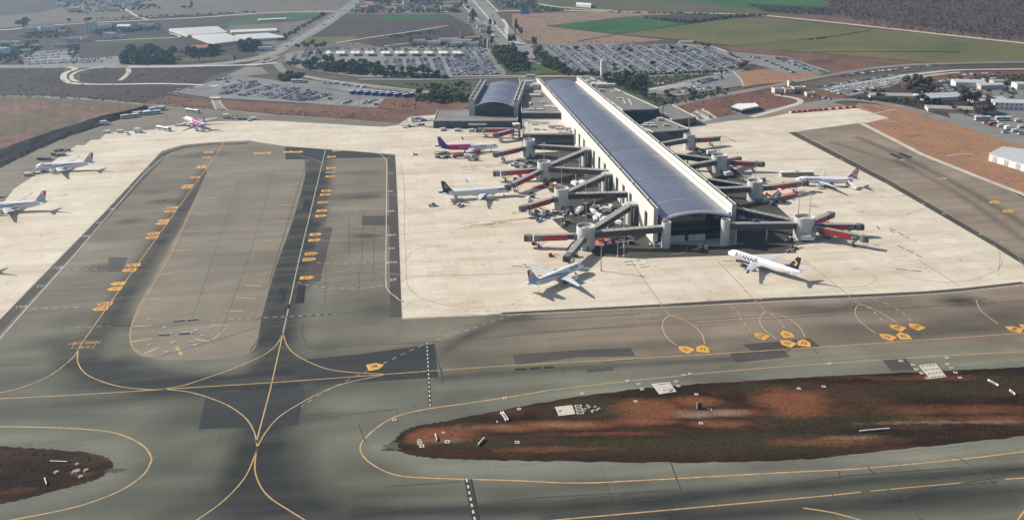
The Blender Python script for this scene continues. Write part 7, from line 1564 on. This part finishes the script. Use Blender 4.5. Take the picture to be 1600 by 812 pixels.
scatter('bank_scrub', [(toe+crest[::-1], 420, .5, 1.3), ([(205,157),(330,168),(330,170),(205,161)], 60, .4, .9), ([(-20,148),(100,150),(200,157),(200,160),(100,154),(-20,151)], 70, .5, 1.1), ([(600,160),(680,152),(700,160),(640,172)], 60, .4, 1), ([(1000,150),(1050,155),(1130,143),(1140,147),(1060,162),(1030,165)], 160, .6, 1.5), ([(630,131),(735,130),(735,142),(690,144)], 120, .6, 1.4), ([(940,124),(1010,121),(1110,115),(1010,137),(1005,150),(985,146)], 220, .6, 1.5)], 'low dark scrub on banks around the airfield', M_leaf2)
scatter('grove_undergrowth', [([(462,99),(480,97),(560,101),(600,106),(615,113),(690,119),(690,122),(600,121),(520,114),(480,108)], 420, 1.2, 2.6), ([(190,86),(240,82),(252,88),(250,100),(190,101)], 260, 2, 4), ([(255,88),(270,87),(270,100),(257,100)], 60, 2, 3.5), ([(432,121),(450,118),(472,122),(470,127),(440,127)], 90, 1, 2.2), ([(280,82),(300,79),(345,78),(345,86),(300,91)], 200, 1.2, 2.6), ([(371,70),(400,67),(420,72),(420,80),(375,82)], 160, 1.4, 3), ([(768,82),(800,76),(825,92),(828,112),(795,113),(780,100)], 330, 1, 2.4), ([(832,80),(850,84),(890,108),(880,114),(845,104)], 160, 1, 2.2), ([(940,124),(1010,121),(1020,128),(1000,148),(975,140)], 200, 1, 2.4), ([(640,117),(700,118.5),(700,123),(640,122)], 90, 1, 2), ([(880,114),(1130,112.5),(1130,115),(880,119)], 220, .8, 1.8), ([(648,150),(700,146),(732,150),(732,157),(690,163),(650,158)], 200, 1, 2.2), ([(445,100),(460,92),(470,96),(462,104)], 40, 1, 2)], 'dense dark undergrowth filling the groves around the car parks', M_leaf)
scatter('village_greenery', [([(90,0),(230,-6),(250,14),(130,22),(90,16)], 260, 1.2, 3.2), ([(36,46),(110,44),(120,58),(40,60)], 130, 1, 2.6), ([(140,42),(250,38),(250,48),(150,56)], 150, 1, 2.8), ([(-20,66),(60,64),(60,82),(30,100),(-20,100)], 260, 1.2, 3), ([(640,60),(760,58),(760,76),(640,76)], 170, .9, 2.2), ([(560,0),(720,-2),(720,20),(560,20)], 240, 1, 2.6), ([(770,-6),(840,-6),(840,16),(775,14)], 110, 1, 2.4), ([(1480,120),(1600,118),(1600,150),(1500,150)], 110, .8, 2), ([(1340,152),(1470,160),(1540,176),(1540,180),(1460,166),(1340,156)], 130, .7, 1.8), ([(1210,140),(1260,138),(1270,150),(1215,150)], 40, .5, 1.4), ([(105,70),(125,70),(120,92),(108,95)], 70, 1, 2)], 'dark garden greenery between the scattered houses', M_leaf)
scatter('field_tufts', [([(-20,105),(330,105),(260,160),(-20,150)], 420, .25, .9), ([(0,160),(200,160),(60,215),(0,228)], 300, .2, .7), ([(450,60),(560,30),(720,30),(740,55),(500,72)], 130, .3, .9), ([(820,25),(960,20),(960,30),(860,40),(830,60),(900,66)], 90, .3, .8), ([(1040,172),(1200,140),(1240,150),(1110,186)], 160, .2, .7), ([(1360,180),(1560,210),(1600,235),(1600,300),(1450,245)], 200, .12, .4), ([(350,170),(620,176),(640,190),(430,180)], 200, .2, .7)], 'dry tufts scattered over the bare ground', M_leaf3)
g0 = [(470,96),(540,95),(610,96),(680,96),(740,97),(880,92),(930,90),(990,90),(1050,90),(1110,92),(900,106),(960,104),(1030,104),(1100,103),(1200,100),(1250,106),(350,145),(440,150),(520,158),(1330,140),(1380,128),(1060,140),(1110,130)]
for px, py in g0:
    g = G(px, py); r = empty('lamp_post', (g.x, g.y, .05), ANG, 'slim lamp post standing among parked cars', 'lamp post', 'lamp posts in the car parks'); MB().tube((0, 0, 0), (0, 0, 9), .14, .08, 6).build('pole', M_steel, r); MB().box(-1.3, 1.3, -.15, .15, 8.9, 9.05).build('lamp_arm', M_wallg, r)
WEED = [([(640,675),(800,645),(1000,612),(1300,592),(1600,578),(1600,676),(1400,696),(1200,712),(1000,717),(700,711)], 2200, .08, .26)]
scatter('island_weeds', WEED+[([(-20,702),(150,712),(165,728),(60,765),(-20,780)], 350, .12, .35)], 'low weeds scattered over the soil islands', M_leaf3)

# ---- houses and sheds
M_hw = mat('house_white', (.70, .69, .66), .8, var=.08, scale=.5); M_hc = mat('house_cream', (.60, .52, .42), .8, var=.1); M_tile = mat('roof_tile_red', (.42, .17, .10), .85, var=.2, scale=1.5); M_tin = mat('tin_roof', (.60, .60, .59), .5, .3, var=.08); M_hgrey = mat('roof_grey', (.30, .30, .30), .85, var=.15)
def house(px, py, w, d, h, rz, label, roof='flat', Mw=None, Mr=None, cat='house', group=None, wins=True):
    g = G(px, py); r = empty('house' if cat == 'house' else cat.replace(' ', '_'), (g.x, g.y, 0), math.radians(rz), label, cat, group); Mw = Mw or M_hw; Mr = Mr or (M_hgrey if roof == 'flat' else M_tile)
    MB().box(-w/2, w/2, -d/2, d/2, 0, h).build('wall', Mw, r)
    if roof == 'flat':
        MB().box(-w/2+.2, w/2-.2, -d/2+.2, d/2-.2, h, h+.1).build('roof', Mr, r)
        for a in ((-w/2,w/2,-d/2,-d/2+.2),(-w/2,w/2,d/2-.2,d/2),(-w/2,-w/2+.2,-d/2+.2,d/2-.2),(w/2-.2,w/2,-d/2+.2,d/2-.2)): MB().box(*a, h, h+.7).build('parapet', Mw, r)
    else:
        rh = (.22 if cat == 'house' else .12)*min(w, d); e = .4
        if w >= d: pts = [(-w/2-e,-d/2-e,h),(w/2+e,-d/2-e,h),(w/2+e,d/2+e,h),(-w/2-e,d/2+e,h),(-w/2-e,0,h+rh),(w/2+e,0,h+rh)]; fs = [(0,1,5,4),(2,3,4,5),(0,4,3),(1,2,5),(3,2,1,0)]
        else: pts = [(-w/2-e,-d/2-e,h),(w/2+e,-d/2-e,h),(w/2+e,d/2+e,h),(-w/2-e,d/2+e,h),(0,-d/2-e,h+rh),(0,d/2+e,h+rh)]; fs = [(0,4,5,3),(1,2,5,4),(0,1,4),(2,3,5),(3,2,1,0)]
        MB().add(pts, fs).build('roof', Mr, r)
    if wins:
        fl = max(1, int(h/3)); k = max(2, int(w/3.5))
        for f_ in range(fl):
            for j in range(k):
                x = -w/2+(j+.5)*w/k; MB().box(x-.6, x+.6, -d/2-.06, -d/2+.02, f_*3+1, f_*3+2.3).build('window', M_glassd, r)
        MB().box(w/2-.02, w/2+.06, -.7, .7, 0, 2.2).build('door', M_capd, r)
vill = [(118,18,16,10,6,'gable','large white gabled house with yard walls in the far left village'),(108,19,6,6,6,'flat','narrow white annex left of the gabled village house'),(176,17,20,9,5,'flat','long low white house in the far left village'),(172,10,12,9,6,'flat','white house behind the long low village house'),(205,8,16,10,6,'flat','white block at the right of the far village'),(215,4,14,10,6,'flat','white block at the far back of the village'),(228,9,20,9,4,'flat','low white shed beside the village'),(192,2,12,9,6,'gable','red-roofed house at the back of the village'),(160,4,10,9,6,'flat','small white house at the back of the village'),(112,4,22,9,7,'flat','pale long block at the top of the far village'),(122,1,9,9,7,'flat','cream house at the top of the far village'),(95,10,16,12,5,'flat','bluish-white block left of the village yard'),
 (47,52,12,10,8,'flat','white house at the left end of the field hamlet'),(56,51,10,10,7,'flat','second white house of the field hamlet'),(76,50,16,10,8,'flat','big white house in the middle of the field hamlet'),(36,57,8,6,3,'flat','cream hut at the left end of the field hamlet'),(97,51,8,6,3,'flat','small white hut right of the field hamlet'),(142,50,9,10,14,'flat','tall white tower house beside the field road'),(164,46,16,10,7,'flat','grey-white house right of the tower house'),(172,60,15,9,7,'flat','white two-storey house below the tower house'),(190,60,9,6,4,'flat','small white annex right of the two-storey house'),(195,45,18,10,4,'gable','tin-roofed barn right of the tower house'),(222,44,8,8,6,'flat','white house at the barn row end, bright side wall'),(232,44,12,9,5,'flat','pale house at the right end of the barn row'),(115,64,20,7,4,'flat','long white shed by the ploughed field'),(134,64,5,6,5,'flat','small white block right of the long white shed'),(94,73,13,6,3,'flat','low pale shed above the used-car yard'),
 (8,70,14,8,4,'flat','flat white shed at the left photo edge'),(22,70,16,8,4,'flat','second flat white shed near the left edge'),(5,86,12,12,8,'flat','white apartment house at the left photo edge'),(40,82,10,7,3,'flat','small white hut above the used-car yard'),(28,75,14,8,3,'flat','low cream shed near the left edge'),(55,74,12,8,3,'flat','low pale shed right of the cream shed')]
for px, py, w, d, h, rf, lab in vill: house(px, py, w, d, h, random.uniform(-8, 14), lab, rf, M_hc if 'cream' in lab else M_hw, M_tin if 'tin' in lab else None)
house(316, 80, 20, 11, 5, 5, 'red-roofed farmhouse among dark trees below the glasshouses', 'gable'); house(331, 78, 12, 9, 5, 5, 'smaller red-roofed wing right of the farmhouse', 'gable'); house(300, 80, 8, 7, 5, 10, 'white annex left of the red-roofed farmhouse'); 
for px, py, w, d, h, lab in [(678,70,16,9,4,'white building at the left of the fuel station cluster'),(700,67,22,9,5,'long white hall in the fuel station cluster'),(725,69,18,9,5,'white hall right of the fuel station mast'),(740,72,12,8,4,'small white block at the right of the fuel station cluster'),(655,68,14,8,4,'low white hut left of the fuel station cluster'),(615,74,8,5,3,'small hut at the far edge of the main car park'),(712,72,14,8,4,'grey block before the fuel station hall'),(752,45,12,9,6,'pale house left of the dual carriageway'),(758,50,14,8,4,'low white house left of the dual carriageway'),(746,40,10,8,4,'small white house above the pale house by the carriageway'),(737,35,10,8,7,'narrow white house among carriageway trees')]: house(px, py, w, d, h, random.uniform(-5, 10), lab)
g = G(719, 62); r = empty('sign_mast', (g.x, g.y, 0), 0, 'slim white mast above the fuel station cluster', 'mast'); MB().tube((0, 0, 0), (0, 0, 11), .5, .4, 8).build('pole', M_signw, r); MB().box(-1, 1, -.3, .3, 8, 11).build('panel', M_signw, r)
g = G(763, 76); r = empty('water_tower', (g.x, g.y, 0), 0, 'pale tower beside the junction garden', 'tower'); MB().tube((0, 0, 0), (0, 0, 9), 1.6, 1.6, 12).build('shaft', M_cpale, r); MB().tube((0, 0, 9), (0, 0, 11), 1.9, 1.2, 12).build('cap', M_cpale, r)
# walls, sheds and huts on the right
g = G(1072, 68.5); MB().box(-9, 9, -1.5, 1.5, 0, 3.2).build('garden_wall', M_hw, None, (g.x, g.y, 0), math.radians(-4), 'white wall at the road bend above the crowded car park', 'wall')
for px, py, w, d, h, rz, lab, rf in [(1404,153,50,12,3,-9,'long grey-roofed depot shed nearest the rental rows','gable'),(1465,155,40,18,3.4,12,'white-roofed depot shed in the middle','flat2'),(1500,174,52,12,3,-12,'long tan depot shed above the road hedge','gable'),(1575,169,26,14,6,-10,'white box shed beside the rust-brown trees','gable'),(1545,161,24,12,4,10,'pale low shed behind the rust-brown trees','flat2'),(1512,135,26,14,5,-8,'white-roofed workshop behind the depot cars','flat2'),(1545,138,22,10,4,5,'small pale shed right of the workshop','flat2'),(1557,132,10,8,4,0,'small tan hut behind the workshop','flat2'),(1525,157,16,8,3,8,'tin lean-to behind the middle sheds','flat2'),(1596,138,14,10,5,0,'white hut at the right photo edge','flat2')]:
    house(px, py, w, d, h, rz, lab, 'gable' if rf == 'gable' else 'gable', M_hw if 'white' in lab else M_hc, M_tin if 'white' in lab or 'pale' in lab or 'tin' in lab else mat('roof_tan', (.36, .32, .28), .85, var=.15), 'shed', wins='box' in lab)
pA, pB, pC, pD = G(1546,240,5), G(1567,229.5,5), G(1680,243,5), G(1660,274,5); cc = (pA+pB+pC+pD)/4
r = empty('warehouse', (cc.x, cc.y, 0), 0, 'white warehouse with pale roof on the orange ground at the right edge', 'warehouse'); poly = [((p-cc).x, (p-cc).y) for p in (pA, pD, pC, pB)]
MB().prism(poly, 0, 4.9).build('wall', M_hw, r); MB().prism([(x*1.02, y*1.02) for x, y in poly], 4.9, 5.2).build('roof', M_tin, r)
a, b = Vector(poly[0]), Vector(poly[1])
for j in range(6): 
    q = a.lerp(b, (j+.5)/6); MB().obox(q-(b-a).normalized()*1.5+Vector((-.1, -.1)), q+(b-a).normalized()*1.5+Vector((-.1, -.1)), .2, .2, 4).build('door', M_wallg, r)
for px, py, w, d, h, lab in [(1216,145,10,8,4,'grey gatehouse hut left of the walled plots'),(1232,146,9,7,4,'pale walled hut by the gatehouse'),(1247,143,12,8,4,'square pale compound building above the gatehouse'),(1236,135,6,5,5,'slim white kiosk above the walled plots'),(1265,150,8,6,3,'small hut right of the walled plots')]: house(px, py, w, d, h, 5, lab, Mw=M_hc)
# glasshouses
M_ghouse = mat('greenhouse_sheet', (.70, .68, .62), .5, var=.08, scale=.4)
def greenhouse(pts, n, h, label):
    P = [G(*p) for p in pts]; c = sum(P, Vector())/4; r = empty('glasshouse', (c.x, c.y, 0), 0, label, 'glasshouse')
    for k in range(n):
        u0, u1 = k/n, (k+.94)/n; A_, B_ = P[0].lerp(P[3], u0)-c, P[1].lerp(P[2], u0)-c; C_, D_ = P[1].lerp(P[2], u1)-c, P[0].lerp(P[3], u1)-c; mid1, mid2 = (A_+D_)/2, (B_+C_)/2
        Z_ = lambda v, z: (v.x, v.y, z)
        MB().add([Z_(A_,0),Z_(B_,0),Z_(C_,0),Z_(D_,0),Z_(A_,h*.7),Z_(B_,h*.7),Z_(C_,h*.7),Z_(D_,h*.7),Z_(mid1,h),Z_(mid2,h)], [(0,1,5,4),(2,3,7,6),(4,5,9,8),(6,7,8,9),(0,4,8,7,3),(1,2,6,9,5)]).build('bay', M_ghouse, r)
greenhouse([(264,49),(340,45),(355,54),(293,58.5)], 9, 4, 'large cream glasshouse field, left one'); greenhouse([(300,59),(352,56),(383,66),(336,72)], 8, 4, 'ribbed cream glasshouse below the left one')
greenhouse([(360,51),(432,48),(433,51),(361,54)], 2, 4, 'long narrow white glasshouse strip'); greenhouse([(367,58.5),(418,55.5),(446,62),(385,65)], 6, 4, 'cream glasshouse beside the main road'); greenhouse([(403,32.5),(447,30.5),(448,31.5),(404,33.5)], 1, 3, 'thin white tunnel in the green field'); greenhouse([(900,8),(925,9.5),(923,13),(900,11)], 1, 6, 'bright white tunnel shed beside the far road')
house(418, 74, 12, 8, 4, 5, 'pale hut below the cream glasshouses'); house(415, 79, 16, 8, 4, 5, 'white hut beside the main road below the glasshouses')
# far industrial quarter beyond the roads
for i in range(46):
    px, py = (random.uniform(560, 720), random.uniform(6, 18)) if i < 30 else (random.uniform(770, 830), random.uniform(-4, 12))
    house(px, py, random.uniform(7, 16), random.uniform(6, 10), random.uniform(3, 7), random.uniform(-20, 20), 'hazy pale building of the far roadside quarter left of the carriageway' if i < 30 else 'hazy pale building of the far quarter behind the blue hoarding', 'flat' if i % 3 else 'gable', random.choice([M_hw, M_hc, M_hgrey]), group='far roadside quarter' if i < 30 else 'far quarter behind the hoarding', wins=False)

# ---- air between here and the hills
mbz = MB(); mbz.box(-7100, 7100, -3100, 10100, -1.6, 190)
Mz = bpy.data.materials.new('haze'); Mz.use_nodes = True; nz = Mz.node_tree; nz.nodes.clear(); oz = nz.nodes.new('ShaderNodeOutputMaterial'); pv = nz.nodes.new('ShaderNodeVolumePrincipled')
pv.inputs['Color'].default_value = (.50, .73, 1.0, 1); pv.inputs['Density'].default_value = .00015; pv.inputs['Anisotropy'].default_value = .55; nz.links.new(pv.outputs[0], oz.inputs['Volume'])
hz = mbz.build('haze', Mz, None, kind='stuff'); hz['label'] = 'thin pale blue haze over the whole scene'; hz['category'] = 'haze'
for k in ('bus', 'tanker'):
    for ch in KIDS.get(PROTO[k].name, []): bpy.data.objects.remove(ch)
    bpy.data.objects.remove(PROTO[k])
